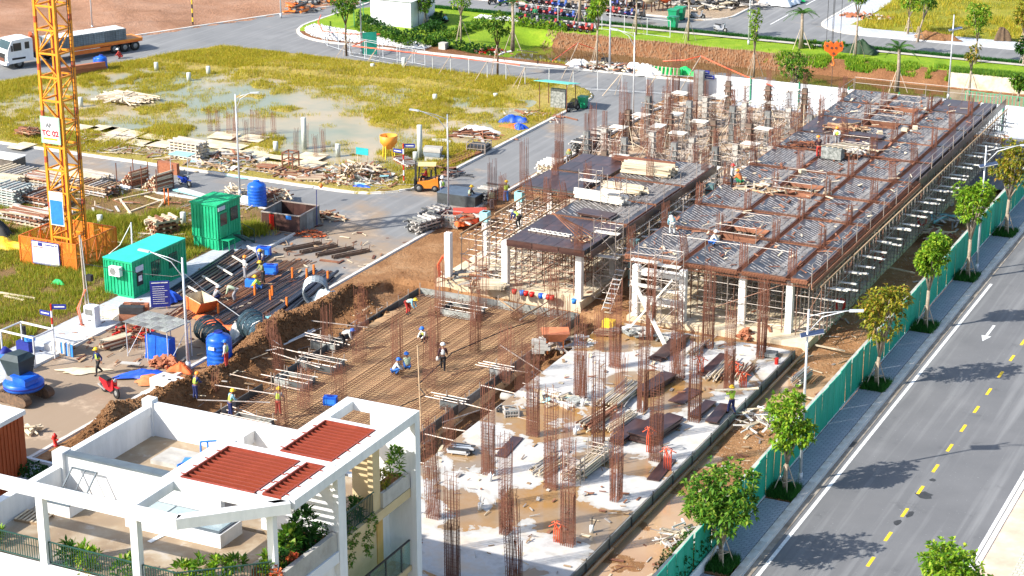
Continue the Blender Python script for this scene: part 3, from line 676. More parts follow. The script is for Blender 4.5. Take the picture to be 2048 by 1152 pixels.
def skin_mesh(name, V, E, Rr, mat, root=0, sub=1):
    me = bpy.data.meshes.new(name); me.from_pydata([tuple(v) for v in V], E, []); o = bpy.data.objects.new(name, me); COL.objects.link(o); o.modifiers.new('s', 'SKIN')
    for i, v in enumerate(me.skin_vertices[0].data): r_ = Rr[i]; v.radius = r_ if isinstance(r_, tuple) else (r_, r_); v.use_root = (i == root)
    sm = o.modifiers.new('b', 'SUBSURF'); sm.levels = sub; sm.render_levels = sub
    m2 = bpy.data.meshes.new_from_object(o.evaluated_get(bpy.context.evaluated_depsgraph_get())); bpy.data.objects.remove(o); m2.materials.clear(); m2.materials.append(mat); m2.name = name
    m2.polygons.foreach_set('use_smooth', [True] * len(m2.polygons)); return m2
PM = {}
def pose_meshes(pn):
    if pn in PM: return PM[pn]
    p = {k: Vector(v) for k, v in POSE[pn].items()}; pel, che, nec, hea = p['pel'], p['che'], p['nec'], p['hea']; up = (che - pel).normalized(); sh = che + (nec - che) * .65
    sL, sR = sh + Vector((-.19, 0, -.02)), sh + Vector((.19, 0, -.02)); hL, hR = pel + Vector((-.10, 0, -.04)), pel + Vector((.10, 0, -.04))
    def toe(a): return a + Vector((0, .17, -.03))
    def hand(e, w_): return w_ + (w_ - e).normalized() * .09
    V = [pel, che, nec, hea, hea + Vector((0, .02, .1)), sL, p['eL'], p['wL'], hand(p['eL'], p['wL']), sR, p['eR'], p['wR'], hand(p['eR'], p['wR']), hL, p['kL'], p['aL'], toe(p['aL']), hR, p['kR'], p['aR'], toe(p['aR'])]
    E = [(0, 1), (1, 2), (2, 3), (3, 4), (1, 5), (5, 6), (6, 7), (7, 8), (1, 9), (9, 10), (10, 11), (11, 12), (0, 13), (13, 14), (14, 15), (15, 16), (0, 17), (17, 18), (18, 19), (19, 20)]
    Rr = [(.13, .10), (.15, .11), .055, .088, .07, .06, .042, .030, .035, .06, .042, .030, .035, .085, .062, .045, .045, .085, .062, .045, .045]
    body = skin_mesh('body', V, E, Rr, SKIN)
    sh_ = ([pel + up * .02, che, nec - (nec - che) * .15, sL, p['eL'], p['wL'] * .8 + p['eL'] * .2, sR, p['eR'], p['wR'] * .8 + p['eR'] * .2], [(0, 1), (1, 2), (1, 3), (3, 4), (4, 5), (1, 6), (6, 7), (7, 8)], [(.16, .13), (.18, .135), .08, .085, .062, .05, .085, .062, .05])
    ve = ([pel + up * .05, che, sh + (nec - che) * .1], [(0, 1), (1, 2)], [(.175, .14), (.195, .15), (.12, .10)])
    tr = ([pel + up * .06, hL, p['kL'], p['aL'] + Vector((0, 0, .05)), hR, p['kR'], p['aR'] + Vector((0, 0, .05))], [(0, 1), (1, 2), (2, 3), (0, 4), (4, 5), (5, 6)], [(.155, .125), .11, .085, .065, .11, .085, .065])
    bo = []
    for s in 'LR': a = p['a' + s]; bo.append(skin_mesh('boot', [a + Vector((0, -.02, .10)), a + Vector((0, -.01, -.01)), a + Vector((0, .19, -.025))], [(0, 1), (1, 2)], [.06, .06, .05], BLACK))
    he = MB(Matrix.Translation(hea + Vector((0, 0, .035)))); he.lathe([(.175, 0), (.15, .015), (.148, .06), (.115, .12), (.05, .15), (.01, .155)], 14); he.box(-.09, .09, .12, .22, 0, .012)
    fa = MB(Matrix.Translation(hea)); fa.beam((0, .08, .03), (0, .115, -.01), .03, .03); fa.box(-.105, -.085, -.02, .02, -.03, .03).box(.085, .105, -.02, .02, -.03, .03)
    sh_, ve, tr = [skin_mesh(k, *q, SKIN) for k, q in (('shirt', sh_), ('vest', ve), ('trousers', tr))]
    PM[pn] = dict(body=body, shirt=sh_, vest=ve, tr=tr, boots=bo, helmet=he, face=fa.mesh('face', SKIN), cache={}); return PM[pn]

for _p in POSE: pose_meshes(_p)
# ================================================================== REBAR CAGES
def cage_mesh(w_, d_, h, nx, ny, tie, seed, lap=0, jit=.03):
    rd = random.Random(seed); a = MB()
    pts = []
    for i in range(nx):
        for j in range(ny):
            if 0 < i < nx - 1 and 0 < j < ny - 1: continue
            pts.append((-w_ / 2 + w_ * i / (nx - 1), -d_ / 2 + d_ * j / (ny - 1)))
    lean = (rd.uniform(-.22, .22), rd.uniform(-.22, .22))
    for (x, y) in pts:
        t = (x * 1.0 + lean[0] + rd.gauss(0, jit), y + lean[1] + rd.gauss(0, jit)); hh = h * rd.uniform(.8, 1.0)
        a.path([(x, y, 0), ((x + t[0]) / 2 + rd.gauss(0, .01), (y + t[1]) / 2, hh * .55), (t[0], t[1], hh)], .015, 3, 0, False)
        if lap: a.tube((x + .03, y, 0), (x + .03 + rd.gauss(0, .015), y, lap * rd.uniform(.92, 1)), .015, 3, 0, cap=False)
    b = MB(); z = .12
    while z < h * tie:
        f = z / h; ox, oy = lean[0] * f, lean[1] * f; e = .02
        c = [(-w_ / 2 - e + ox, -d_ / 2 - e + oy, z), (w_ / 2 + e + ox, -d_ / 2 - e + oy, z), (w_ / 2 + e + ox, d_ / 2 + e + oy, z + rd.uniform(-.02, .02)), (-w_ / 2 - e + ox, d_ / 2 + e + oy, z)]
        for p, q in zip(c, c[1:] + c[:1]): b.tube(p, q, .009, 3, 0, cap=False)
        z += rd.choice((.15, .2, .26)) if z < h * .7 else .45
    return a.mesh('vertical_bars', RUST), b.mesh('tie_bars', RUST)
CAGE = {}
def cage(kind, x, y, z, label, group, rz=0.):
    if kind not in CAGE:
        w_, d_, h, nx, ny, tie, lap = {'slab': (.66, .34, 6.0, 7, 3, .97, 3.0), 'slabb': (.40, .66, 5.7, 4, 7, .97, 2.6), 'short': (.6, .3, 3.0, 7, 2, .2, 0),
            'raft': (.55, .5, 4.3, 6, 5, .35, 0), 'raftb': (.8, .35, 4.0, 9, 2, .2, 0), 'deck': (.5, .3, 2.1, 7, 3, .6, 0), 'deckb': (.3, .55, 1.9, 3, 7, .5, 0), 'start': (.3, .3, 2.4, 4, 3, .3, 0)}[kind]
        CAGE[kind] = [cage_mesh(w_, d_, h, nx, ny, tie, len(kind) * 7 + s, lap) for s in range(3)]
    ms = random.choice(CAGE[kind])
    t = thing('rebar_cage', label, 'rebar cage', (x, y, z), rz, group)
    for me, nm in zip(ms, ('vertical_bars', 'tie_bars')):
        o = stuff(bpy.data.objects.new(nm, me)); COL.objects.link(o); o.parent = t
    return t

# ================================================================== WET SLAB IN FRONT
SZ = .36
sl = MB().box(-48.2, -35.45, 71.6, 113.4, -.8, SZ); sl = struct(sl.build('concrete_slab', SLABM))
eb = thing('edge_form', 'long grey steel edge form along the hoarding side of the wet slab', 'formwork', (0, 0, 0))
y = 71.6
while y < 113: bar('form_panel', eb, (-35.36, y, .14), (-35.36, min(y + 2.97, 113.4), .14), .07, .52, FORMG); y += 3
y = 72
while y < 113: bar('form_stake', eb, (-35.28, y, -.2), (-35.28, y, .62), .05, .05, BLUEL if int(y) % 3 == 0 else FORMST); y += 2.9
eb2 = thing('edge_form', 'timber waler lying at the foot of the slab edge form', 'formwork')
y = 71.6
while y < 113: bar('waler', eb2, (-35.05, y, -.05), (-35.05 + random.uniform(-.05, .05), y + 3.9, -.05), .12, .12, TIMBER); y += 4
rows = [76.2, 82.0, 88.0, 93.9, 99.9, 105.6, 111.4]; cols = [(-36.9, 'first'), (-40.4, 'second'), (-44.4, 'third')]
for i, yy in enumerate(rows):
    for x, cn in cols:
        cage(random.choice(['slab', 'slabb', 'slab']), x + random.uniform(-.15, .15), yy + random.uniform(-.2, .2), SZ,
             'rusty column cage on wet slab, %s row from the villa, %s from the hoarding' % (ORD[i], cn), 'rebar column cages on the wet slab', random.uniform(-.05, .05))
for i, (px, py) in enumerate(((1165, 790), (1135, 900), (1240, 800), (900, 905), (1350, 745), (1200, 700))):
    c = gp(px, py, SZ); cage('short', c.x, c.y, SZ, 'short cluster of starter bars on the slab %s' % ['left of the timber piles', 'beside the round pole bundle', 'behind the timber piles', 'at the trench corner', 'between two stacks of dark panels', 'near the far left slab corner'][i], 'starter bar clusters on the slab')

# ================================================================== RAFT
raft = thing('raft_reinforcement', 'brown rebar mat of the raft foundation with workers squatting on it', 'rebar mat', (0, 0, 0))
x = RX0 + .15; k = 0
while x < RX1 - .1: bar('mat_bar', raft, (x, RY0 + .1, -.02), (x + random.uniform(-.05, .05), RY1 - .1, -.02), .035, .035, RAFTBAR, 'tube4'); x += .30; k += 1
y = RY0 + .15
while y < RY1 - .1: bar('mat_bar', raft, (RX0 + .1, y, .02), (RX1 - .1, y + random.uniform(-.05, .05), .02), .035, .035, RAFTBAR, 'tube4'); y += .30
for k in range(7):
    x = RX0 + 1 + k * 1.7; b = MB()
    for dx in (0, .35):
        for zz in (.04, .2): b.tube((x + dx, RY0 + .5, zz), (x + dx, RY1 - .5, zz), .016, 4)
    y = RY0 + .5
    while y < RY1 - .5: b.tube((x, y, .03), (x + .35, y, .2), .01, 3); b.tube((x, y, .2), (x + .35, y + .02, .03), .01, 3); y += .3
    b.build('beam_bars', RAFTBAR, raft)
ef = thing('raft_form', 'dark steel panel forms round the rebar raft, cement stained', 'formwork')
def formrun(p, q, h=.62, step=1.5, mats=(FORMST, FORMST, FORMG), z=-.3, root=None):
    p, q = Vector((p[0], p[1], z + h / 2)), Vector((q[0], q[1], z + h / 2)); d = q - p; n = max(1, round(d.length / step)); d /= n
    for i in range(n):
        bar('form_panel', root or ef, p + d * (i + .01), p + d * (i + .98), .06, h, random.choice(mats))
        bar('form_stake', root or ef, p + d * i + Vector((0, 0, -h / 2 - .1)), p + d * i + Vector((random.uniform(-.05, .05), 0, h / 2 + .35)), .05, .05, TUBE)
formrun((RX1 + .1, RY0), (RX1 + .1, RY1)); formrun((RX0 - .1, 95), (RX0 - .1, RY1)); formrun((RX0 - .1, RY0 + .5), (RX0 - .1, 94))
formrun((RX0, RY1 + .1), (RX1, RY1 + .1), mats=(STAIN, FORMG, STAIN))
# boxed pile-cap bays that bite into the raft on the mound side, and on the trench side
def capbox(px, py, w_, d_, label, mats=(STAIN, FORMG, FORMST)):
    c = gp(px, py, 0); t = thing('pile_cap_form', label, 'formwork', (c.x, c.y, 0))
    for p, q in (((-w_, -d_), (w_, -d_)), ((w_, -d_), (w_, d_)), ((w_, d_), (-w_, d_)), ((-w_, d_), (-w_, -d_))):
        formrun(p, q, .5, 1.0, mats, -.18, t)
    MB().box(-w_ + .1, w_ - .1, -d_ + .1, d_ - .1, -.3, .04).build('pit_fill', EARTHD, t)
    for k in range(3): bar('strut', t, (-w_ - random.uniform(.2, 1.2), -d_ + .3 + k * d_ * .8, .3), (w_ + .3, -d_ + .1 + k * d_ * .85, .36), .07, .07, TUBE, 'tube')
    return t
capbox(640, 730, 1.3, .8, 'cement stained pile cap box where the first blue helmet worker leans')
capbox(590, 765, 1.0, .7, 'dark open pile cap box left of the raft by the spoil heap')
capbox(500, 850, 1.2, .7, 'pile cap box next to the raft edge close behind the villa parapet')
capbox(925, 625, 1.3, .8, 'dark form box at the far side of the raft next to the bending worker')
capbox(1000, 745, .5, .45, 'dark form box in the trench between raft and slab')
capbox(905, 810, .6, .45, 'steel form box in the trench just above the leaning white and orange pole')
capbox(1085, 790, .5, .4, 'small steel form box at the slab edge beside the pipe')
capbox(655, 690, .9, .6, 'timber framed box at the upper corner of the raft below the spoil heap')
for i, (a, b_) in enumerate((((840, 925), (965, 950)), ((850, 868), (1010, 905)), ((885, 855), (1040, 880)), ((920, 805), (1075, 845)), ((960, 770), (1085, 800)), ((1000, 690), (1085, 745)), ((985, 735), (1055, 745)), ((1040, 640), (1100, 600)), ((960, 820), (885, 845)))):
    p, q = gp(*a, .3), gp(*b_, .35)
    o = MB().tube(p, q, .04, 6).build('scaffold_pole', TUBE); tag(o, 'white scaffold pole bracing the raft form across the trench, %s from the near end' % ORD[i], 'pole', 'poles across the trench')
for i, (a, b_) in enumerate((((535, 690), (640, 715)), ((545, 705), (640, 735)), ((460, 668 + 80), (600, 780)), ((395, 800), (540, 805)), ((430, 770), (560, 790)), ((610, 665), (700, 690)), ((610, 640), (735, 655)), ((600, 705), (660, 720)), ((455, 810), (510, 830)), ((560, 640), (680, 610)))):
    p, q = gp(*a, .5), gp(*b_, .3)
    o = MB().tube(p, q, .04, 6).build('scaffold_pole', TUBE); tag(o, 'long pole lying from the spoil heap to the raft edge, %s in the row' % ORD[i], 'pole', 'poles between spoil heap and raft')
RCG = [(565, 850), (540, 705), (655, 690), (725, 655), (870, 715), (795, 745), (720, 720), (610, 815), (680, 800), (950, 700), (1010, 760), (965, 605), (955, 650), (1110, 640), (880, 625), (1085, 715), (1045, 790), (860, 770), (1130, 690), (430, 785), (1035, 640), (560, 745)]
for i, (px, py) in enumerate(RCG):
    c = gp(px, py, 0); kc = cage('start' if px < 500 else random.choice(['raft', 'raftb', 'raft']), c.x, c.y, -.15, 'thin starter cage %s' % [
        'just behind the villa parapet', 'in front of the spoil heap left of the raft', 'at the cap box on the left of the raft', 'at the upper left raft corner', 'tall, left of the walking worker in white vest', 'left of the two squatting workers', 'behind the leaning blue helmet worker', 'near the blue crate on the raft', 'between the blue crate and the squatting pair',
        'right of the walking worker', 'on the trench edge of the raft', 'beyond the raft in the brown earth, upper one', 'beyond the raft behind the bending worker', 'near the orange skip', 'at the far raft edge by the bending worker', 'in the trench below the orange skip', 'in the trench by the concrete blocks', 'in the middle of the raft near the pole', 'between trench and slab corner', 'in the pit left of the yellow helmet worker', 'at the far right raft corner', 'by the cap box below the spoil heap'][i], 'starter cages in the raft area'); kc.scale = (1, 1, random.uniform(.85, 1.05) if px > 700 else .72)

# ================================================================== FORMWORK DECKS
ZD = 4.2
def cut_tiles(x0, x1, y0, y1, sx, sy, hole):
    nx, ny = max(1, round((x1 - x0) / sx)), max(1, round((y1 - y0) / sy))
    xs = [x0 + (x1 - x0) * i / nx for i in range(nx + 1)]; ys_ = [y0 + (y1 - y0) * i / ny for i in range(ny + 1)]
    out = []
    if hole:
        hx0, hx1, hy0, hy1 = hole
        xs = sorted(set([v for v in xs if not hx0 - .25 < v < hx0 + .25 and not hx1 - .25 < v < hx1 + .25] + [v for v in (hx0, hx1) if x0 < v < x1] + [x0, x1]))
        ys_ = sorted(set([v for v in ys_ if not hy0 - .25 < v < hy0 + .25 and not hy1 - .25 < v < hy1 + .25] + [v for v in (hy0, hy1) if y0 < v < y1] + [y0, y1]))
    for a, b_ in zip(xs, xs[1:]):
        for c, d in zip(ys_, ys_[1:]):
            if hole and hx0 < (a + b_) / 2 < hx1 and hy0 < (c + d) / 2 < hy1: continue
            out.append((a, b_, c, d))
    return out
_d = (gp(1540, 473, ZD) - gp(1500, 450, ZD)).normalized(); _n = Vector((-_d.y, _d.x, 0))
def deck_bay(x0, x1, y0, y1, label, hole=None, clean=False, group='formwork deck bays'):
    t = thing('formwork_deck', label, 'formwork deck', ((x0 + x1) / 2, (y0 + y1) / 2, ZD), 0, group); cx, cy = (x0 + x1) / 2, (y0 + y1) / 2
    mat = PLY if clean else PLYG
    for a, b_, c, d in cut_tiles(x0, x1, y0, y1, 1.22, 2.0, hole):
        zz = random.uniform(-.006, .006)
        bar('plywood_sheet', t, (a - cx + .01, (c + d) / 2 - cy, zz), (b_ - cx - .01, (c + d) / 2 - cy, zz), d - c - .02, .024, mat)
    y = y0 + .3
    while y < y1:
        if not (hole and hole[2] < y < hole[3]): bar('joist', t, (x0 - cx, y - cy, -.07), (x1 - cx, y - cy, -.07), .06, .1, TIMBER)
        y += .95
    for x in (x0 + .04, x1 - .04): bar('edge_board', t, (x - cx, y0 - cy + .03, -.16), (x - cx, y1 - cy - .03, -.16), .03, .36, FORMST if clean else TIMBERR)
    for y in (y0 + .04, y1 - .04): bar('edge_board', t, (x0 - cx + .06, y - cy, -.16), (x1 - cx - .06, y - cy, -.16), .03, .36, FORMST if clean else TIMBERR)
    if not clean:
        m = MB(); wx = x1 - x0; sp = random.uniform(.25, .30); dn = random.uniform(.75, .99)
        def ok(p): return x0 + .05 < p.x < x1 - .05 and y0 + .05 < p.y < y1 - .05 and not (hole and hole[0] - .1 < p.x < hole[1] + .1 and hole[2] - .1 < p.y < hole[3] + .1)
        c0 = Vector((x0, y0, 0)); part = x0 + wx * .62
        for k in range(-45, 45):
            for s in range(-12, 13):
                p = c0 + _n * (k * sp) + _d * (s * .8 + (k % 2) * .4); q = p + _d * .73
                if ok(p) and ok(q) and p.x < part and random.random() < dn: m.beam(p - Vector((cx, cy, -.03)), q - Vector((cx, cy, -.03)), .055, .02)
        y = y0 + .15
        while y < y1 - .1:
            xx = part
            while xx < x1 - .5:
                p = Vector((xx + .03 + random.uniform(0, .1), y, 0)); q = p + Vector((.36, 0, 0))
                if ok(p) and ok(q): m.beam(p - Vector((cx, cy, -.03)), q - Vector((cx, cy, -.03)), .028, .02)
                xx += .42
            y += .17
        if m.v: stuff(m.build('slab_bars', STREAK, t))
    if hole:
        hx0, hx1, hy0, hy1 = [v - c for v, c in zip(hole, (cx, cx, cy, cy))]
        for p, q in (((hx0, hy0), (hx1, hy0)), ((hx1, hy0), (hx1, hy1)), ((hx1, hy1), (hx0, hy1)), ((hx0, hy1), (hx0, hy0))):
            bar('opening_board', t, (p[0], p[1], -.08), (q[0], q[1], -.08), .05, .34, TIMBERR); bar('stair_form', t, (hx0 + .1, (hy0 + hy1) / 2, -.95), (hx1 - .1, (hy0 + hy1) / 2, -.95), hy1 - hy0 - .1, .04, FORMST)  # dark board for the stair formwork, added so openings look shaded inside
        yy = hy0 + .2
        while yy < hy1: bar('opening_joist', t, (hx0, yy, -.55), (hx1, yy, -.55), .16, .06, TIMBERR); yy += .32
    return t
XL = [(-48.3, -44.38), (-44.08, -40.38), (-40.08, -37.06), (-36.76, -35.62)]
YL = [116.1, 117.0, 123.1, 129.1, 135.0, 140.9, 146.9, 152.5, 158.3, 164.0, 168.8]
YB = [(116.1, 122.95), (123.25, 128.95), (129.25, 134.85), (135.15, 140.75), (141.05, 146.75), (147.05, 152.35), (152.65, 158.15), (158.45, 163.85), (164.15, 168.8)]
COLN = ['western', 'second', 'third', 'narrow eastern']
for j, (y0, y1) in enumerate(YB):
    for i, (x0, x1) in enumerate(XL):
        hole = None
        if i == 1:
            for hy in ((121.9, 122.9), (123.3, 125.0), (133.9, 134.8), (135.2, 137.3), (145.6, 146.7), (147.1, 148.6), (156.4, 158.1), (161.6, 163.8)):
                if y0 <= hy[0] < y1: hole = (-43.9, -41.2, hy[0], hy[1])
        clean = (i == 3 and j >= 4) or (i == 2 and j in (8,)) or (i == 0 and j == 6) or (i == 1 and j == 5)
        deck_bay(x0, x1, y0, y1, '%s bay of long deck, %s row from near end%s' % (COLN[i].capitalize(), ORD[j], ', with a stair opening' if hole else ''), hole, clean)
def beam_cage(p, q, label, drop=.0):
    p, q = Vector(p), Vector(q); d = (q - p).normalized(); n = Vector((-d.y, d.x, 0)); L_ = (q - p).length; b = MB(); s = MB()
    for o_ in (-.09, .09):
        for zz in (-.30 + drop, .06 + drop): b.tube(p + n * o_ + Vector((0, 0, zz)), q + n * o_ + Vector((0, 0, zz)), .018, 4, cap=False)
    k = 0.
    while k < L_:
        c = p + d * k; e = [c + n * a + Vector((0, 0, z_ + drop)) for a, z_ in ((-.1, -.31), (.1, -.31), (.1, .08), (-.1, .08))]
        for u_, v_ in zip(e, e[1:] + e[:1]): s.tube(u_, v_, .011, 3, cap=False)
        k += .2
    t = thing('beam_cage', label, 'beam cage', (0, 0, 0), 0, 'beam cages lying between the deck bays')
    stuff(b.build('long_bars', RUSTL, t)); stuff(s.build('stirrups', RUST, t))
for j, y in enumerate((123.1, 129.1, 135.0, 140.9, 146.9, 152.5, 158.3, 164.0)):
    beam_cage((-48.3, y, ZD), (-35.6, y, ZD), 'rusty beam cage running across the long deck, %s from its near end' % ORD[j], .06 if j < 5 else -.15)
for i, x in enumerate((-44.23, -40.23, -36.91)):
    beam_cage((x, 116.2, ZD), (x, 168.6, ZD), 'rusty beam cage running the length of the long deck, %s from the north west side' % ORD[i], -.1)
beam_cage((-35.5, 116.2, ZD), (-35.5, 142, ZD), 'rusty edge beam cage along the near half of the hoarding side of the deck', -.12)
beam_cage((-48.3, 115.95, ZD), (-35.5, 115.95, ZD), 'rusty edge beam cage along the front edge of the long deck above the white columns', -.12)
rim = thing('edge_formwork', 'dark film faced edge boards along the far half of the hoarding side of the deck', 'formwork')
y = 142.
while y < 168.6: bar('edge_board', rim, (-35.3, y, ZD - .22), (-35.3, y + 2.36, ZD - .22), .04, .62, PLY); y += 2.4
rim2 = thing('edge_formwork', 'brown timber edge boards along the near half of the hoarding side of the deck', 'formwork')
y = 115.9
while y < 141.5:
    bar('edge_board', rim2, (-35.25, y, ZD - .35), (-35.25, y + 2.36, ZD - .35), .05, .35, TIMBERR); bar('waler', rim2, (-35.18, y, ZD - .48), (-35.18, y + 2.4, ZD - .48), .06, .08, TIMBER); y += 2.4
for i, x in enumerate((-48.1, -44.2, -40.2, -36.9, )):
    for j, y in enumerate((117.0, 123.1, 129.1, 135.0, 140.9, 146.9, 152.5, 158.3, 164.0)):
        if (i, j) in (): continue
        cage(random.choice(['deck', 'deckb']), x + random.uniform(-.1, .1), y + random.uniform(-.1, .1), ZD - .2, 'rusty starter cage on long deck, %s row from near end, %s from hoarding' % (ORD[j], ORD[3 - i]), 'column starter cages on the long deck')
# left block: base, columns, decks
base_l = struct(MB().box(-62.3, -51.2, 115.6, 140, -.3, .5).build('base_slab', BASEC))
base_r = struct(MB().box(-47.6, -35.1, 115.0, 170, -.3, .3).build('base_slab', BASEC))
struct(MB().box(-66.5, -49.2, 141, 174.2, -.2, .12).build('base_slab', P('dusty_slab', (.40, .29, .19), (.27, .16, .09), .5, .9, c3=(.56, .50, .42))))
DB = [(-56.7, -50.9, 115.5, 122.0, 'Clean dark plywood deck with a white ladder on it, near corner of the left block', 1), (-56.4, -50.7, 122.3, 127.4, 'Hatched deck with planks behind the near dark deck of the left block', 0), (-56.4, -50.7, 127.7, 132.8, 'Hatched deck carrying the lower pale timber stack in the left block', 0),
      (-56.4, -50.6, 133.1, 139.4, 'Hatched far deck of the left block under the big timber stack', 0), (-61.6, -57.0, 128.0, 132.7, 'Dark brown plywood deck on the road side of the left block, nearer one', 1), (-61.2, -56.8, 133.2, 138.2, 'Dark brown plywood deck on the road side of the left block, farther one', 1)]
for x0, x1, y0, y1, lb, cl in DB: deck_bay(x0, x1, y0, y1, lb, None, bool(cl), 'formwork decks of the left block')
for k, y in enumerate((122.15, 127.55, 132.95)): beam_cage((-61.5 if k else -56.6, y, ZD), (-50.8, y, ZD), 'rusty beam cage crossing the left block deck, %s from its near end' % ORD[k], -.1)
rl = thing('edge_formwork', 'dark edge boards of the left block facing the gap between the two blocks', 'formwork')
y = 115.6
while y < 139: bar('edge_board', rl, (-50.5, y, ZD - .25), (-50.5, y + 2.36, ZD - .25), .04, .55, PLY); y += 2.4
rl = thing('edge_formwork', 'stained plywood edge of the near dark deck above the white corner columns', 'formwork')
for k in range(3): bar('edge_board', rl, (-56.7 + k * 1.95, 115.4, ZD - .2), (-54.8 + k * 1.95, 115.4, ZD - .2), .05, .45, PLY)
for i, (px, py) in enumerate(((1300, 355), (1110, 350), (1230, 320), (1130, 410), (1175, 370), (1095, 400), (1240, 400), (1157, 500), (1410, 340), (1320, 300), (1005, 395), (1060, 395))):
    c = gp(px, py, ZD if i < 10 else 3.8); cage('deck', c.x, c.y, (ZD if i < 10 else 3.8) - .2, 'starter cage on the left block, %s from the near corner' % ORD[i], 'starter cages on the left block')
def column(x, y, z0, z1, w_, mat, label, name='column', grp=None):
    t = thing(name, label, 'column', (x, y, z0), 0, grp)
    b = MB().box(-w_ / 2, w_ / 2, -w_ / 2, w_ / 2, 0, z1 - z0).build('shaft', mat, t)
    s = MB()
    for a in (-.12, 0, .12):
        for c in (-.12, .12): s.tube((a, c, z1 - z0), (a, c, z1 - z0 + .45), .014, 4)
    s.build('starter_bars', RUST, t); return t
for i, (x, y, lb) in enumerate(((-61.6, 116.2, 'Left white corner column of the left block nearest the road'), (-57.2, 116.3, 'Middle white front column of the left block by the plank stack'), (-51.6, 116.2, 'Right white front column of the left block by the red and blue pails'),
        (-47.1, 115.4, 'White front column at the left end of the long block beside the stair scaffold'), (-43.9, 115.7, 'Second white front column of the long block behind the rebar cages'), (-40.2, 116.9, 'Third white front column of the long block'), (-36.9, 116.7, 'Rightmost white front column of the long block nearest the hoarding'))):
    column(x, y, .3, ZD - .38, .44, CONCW, lb)
for k, z in enumerate((3.15, 1.2)):
    o = MB().box(-46.9, -44.1, 115.35, 115.75, z, z + .42).build('cross_beam', CONCW); tag(o, '%s white beam between the first two front columns of the long block' % ('Upper', 'Lower')[k], 'beam')
ci = 0
for i, x in enumerate((-47.6, -44.0, -40.2, -36.9)):
    for j, y in enumerate((123.1, 129.1, 135.0, 140.9, 146.9, 152.5, 158.3, 164.0)):
        column(x, y, .3, ZD - .4, .36, CONC, 'grey column under long deck, %s row from near end, %s from hoarding' % (ORD[j + 1], ORD[3 - i]), grp='grey columns under the long deck')
for i, x in enumerate((-61.6, -57.2, -51.6)):
    for j, y in enumerate((121.9, 127.6, 133.0, 138.6)):
        t = column(x, y, .5, ZD - .4, .36, CONC if i else CONCW, 'column of the left block, %s row from its near end, %s from the road' % (ORD[j + 1], ORD[i]), grp='inner columns of the left block')
        if i == 0 and j < 2: MB().box(-.3, .3, -.3, .3, 2.6, 3.3).build('teal_form_collar', TARPC, t)

# ================================================================== SHORING
def shoring(x0, x1, y0, y1, z0, z1, label, group, step=1.25, mat=TUBE):
    t = thing('shoring_scaffold', label, 'scaffolding', ((x0 + x1) / 2, (y0 + y1) / 2, z0), 0, group)
    nx, ny = max(1, round((x1 - x0) / step)), max(1, round((y1 - y0) / step)); h = z1 - z0
    X = [-(x1 - x0) / 2 + (x1 - x0) * i / nx for i in range(nx + 1)]; Y = [-(y1 - y0) / 2 + (y1 - y0) * i / ny for i in range(ny + 1)]
    for x in X:
        for y in Y: bar('post', t, (x, y, 0), (x + random.uniform(-.03, .03), y + random.uniform(-.03, .03), h), .062, .062, random.choice((mat, mat, TUBER)), 'tube')
    for z in (.35, 1.55, 2.7):
        if z > h: continue
        for x in X: bar('ledger', t, (x + .04, Y[0] - .15, z), (x + .04, Y[-1] + .15, z), .05, .05, mat, 'tube')
        for y in Y: bar('ledger', t, (X[0] - .15, y + .04, z + .06), (X[-1] + .15, y + .04, z + .06), .05, .05, mat, 'tube')
    for y in (Y[0], Y[-1]): bar('brace', t, (X[0], y - .05, .2), (X[-1], y - .05, h - .3), .045, .045, TUBER, 'tube')
    bar('brace', t, (X[-1] + .05, Y[0], .2), (X[-1] + .05, Y[-1], h - .3), .045, .045, TUBER, 'tube')
    for x in X: bar('bearer', t, (x, Y[0] - .2, h), (x, Y[-1] + .2, h), .08, .1, TIMBER)
    return t
for j, (y0, y1) in enumerate(YB):
    shoring(-47.9, -44.8, y0 + .3, y1 - .4, .3, ZD - .3, 'steel shoring under the western bays of the long deck, %s from the near end' % ORD[j], 'shoring under the long deck', 1.5)
    shoring(-43.6, -37.3, y0 + .3, y1 - .4, .3, ZD - .3, 'steel shoring under the middle of the long deck, %s from the near end' % ORD[j], 'shoring under the long deck', 1.35)
    shoring(-36.3, -34.7, y0 + .2, y1 - .2, .25, ZD - .3, 'steel shoring along the hoarding side of the long deck, %s from the near end' % ORD[j], 'shoring under the long deck', .85)
shoring(-56.6, -52.2, 116.6, 121.6, .5, ZD - .3, 'rusty shoring under the near dark deck of the left block', 'shoring of the left block', 1.1, TUBER)
shoring(-61.0, -57.8, 117.0, 121.5, .5, 3.6, 'open shoring without a deck between the two left white columns', 'shoring of the left block', 1.1)
shoring(-61.0, -57.8, 122.4, 127.4, .5, 3.6, 'open shoring without a deck where workers stand by teal collars', 'shoring of the left block', 1.1)
shoring(-56.3, -51.0, 122.4, 127.4, .5, ZD - .3, 'shoring under the second deck of the left block', 'shoring of the left block', 1.25)
shoring(-56.3, -51.0, 127.9, 138.9, .5, ZD - .3, 'shoring under the far decks of the left block', 'shoring of the left block', 1.35)
shoring(-61.4, -57.3, 128.2, 138, .5, ZD - .3, 'shoring under the dark brown roadside decks', 'shoring of the left block', 1.25, TUBER)
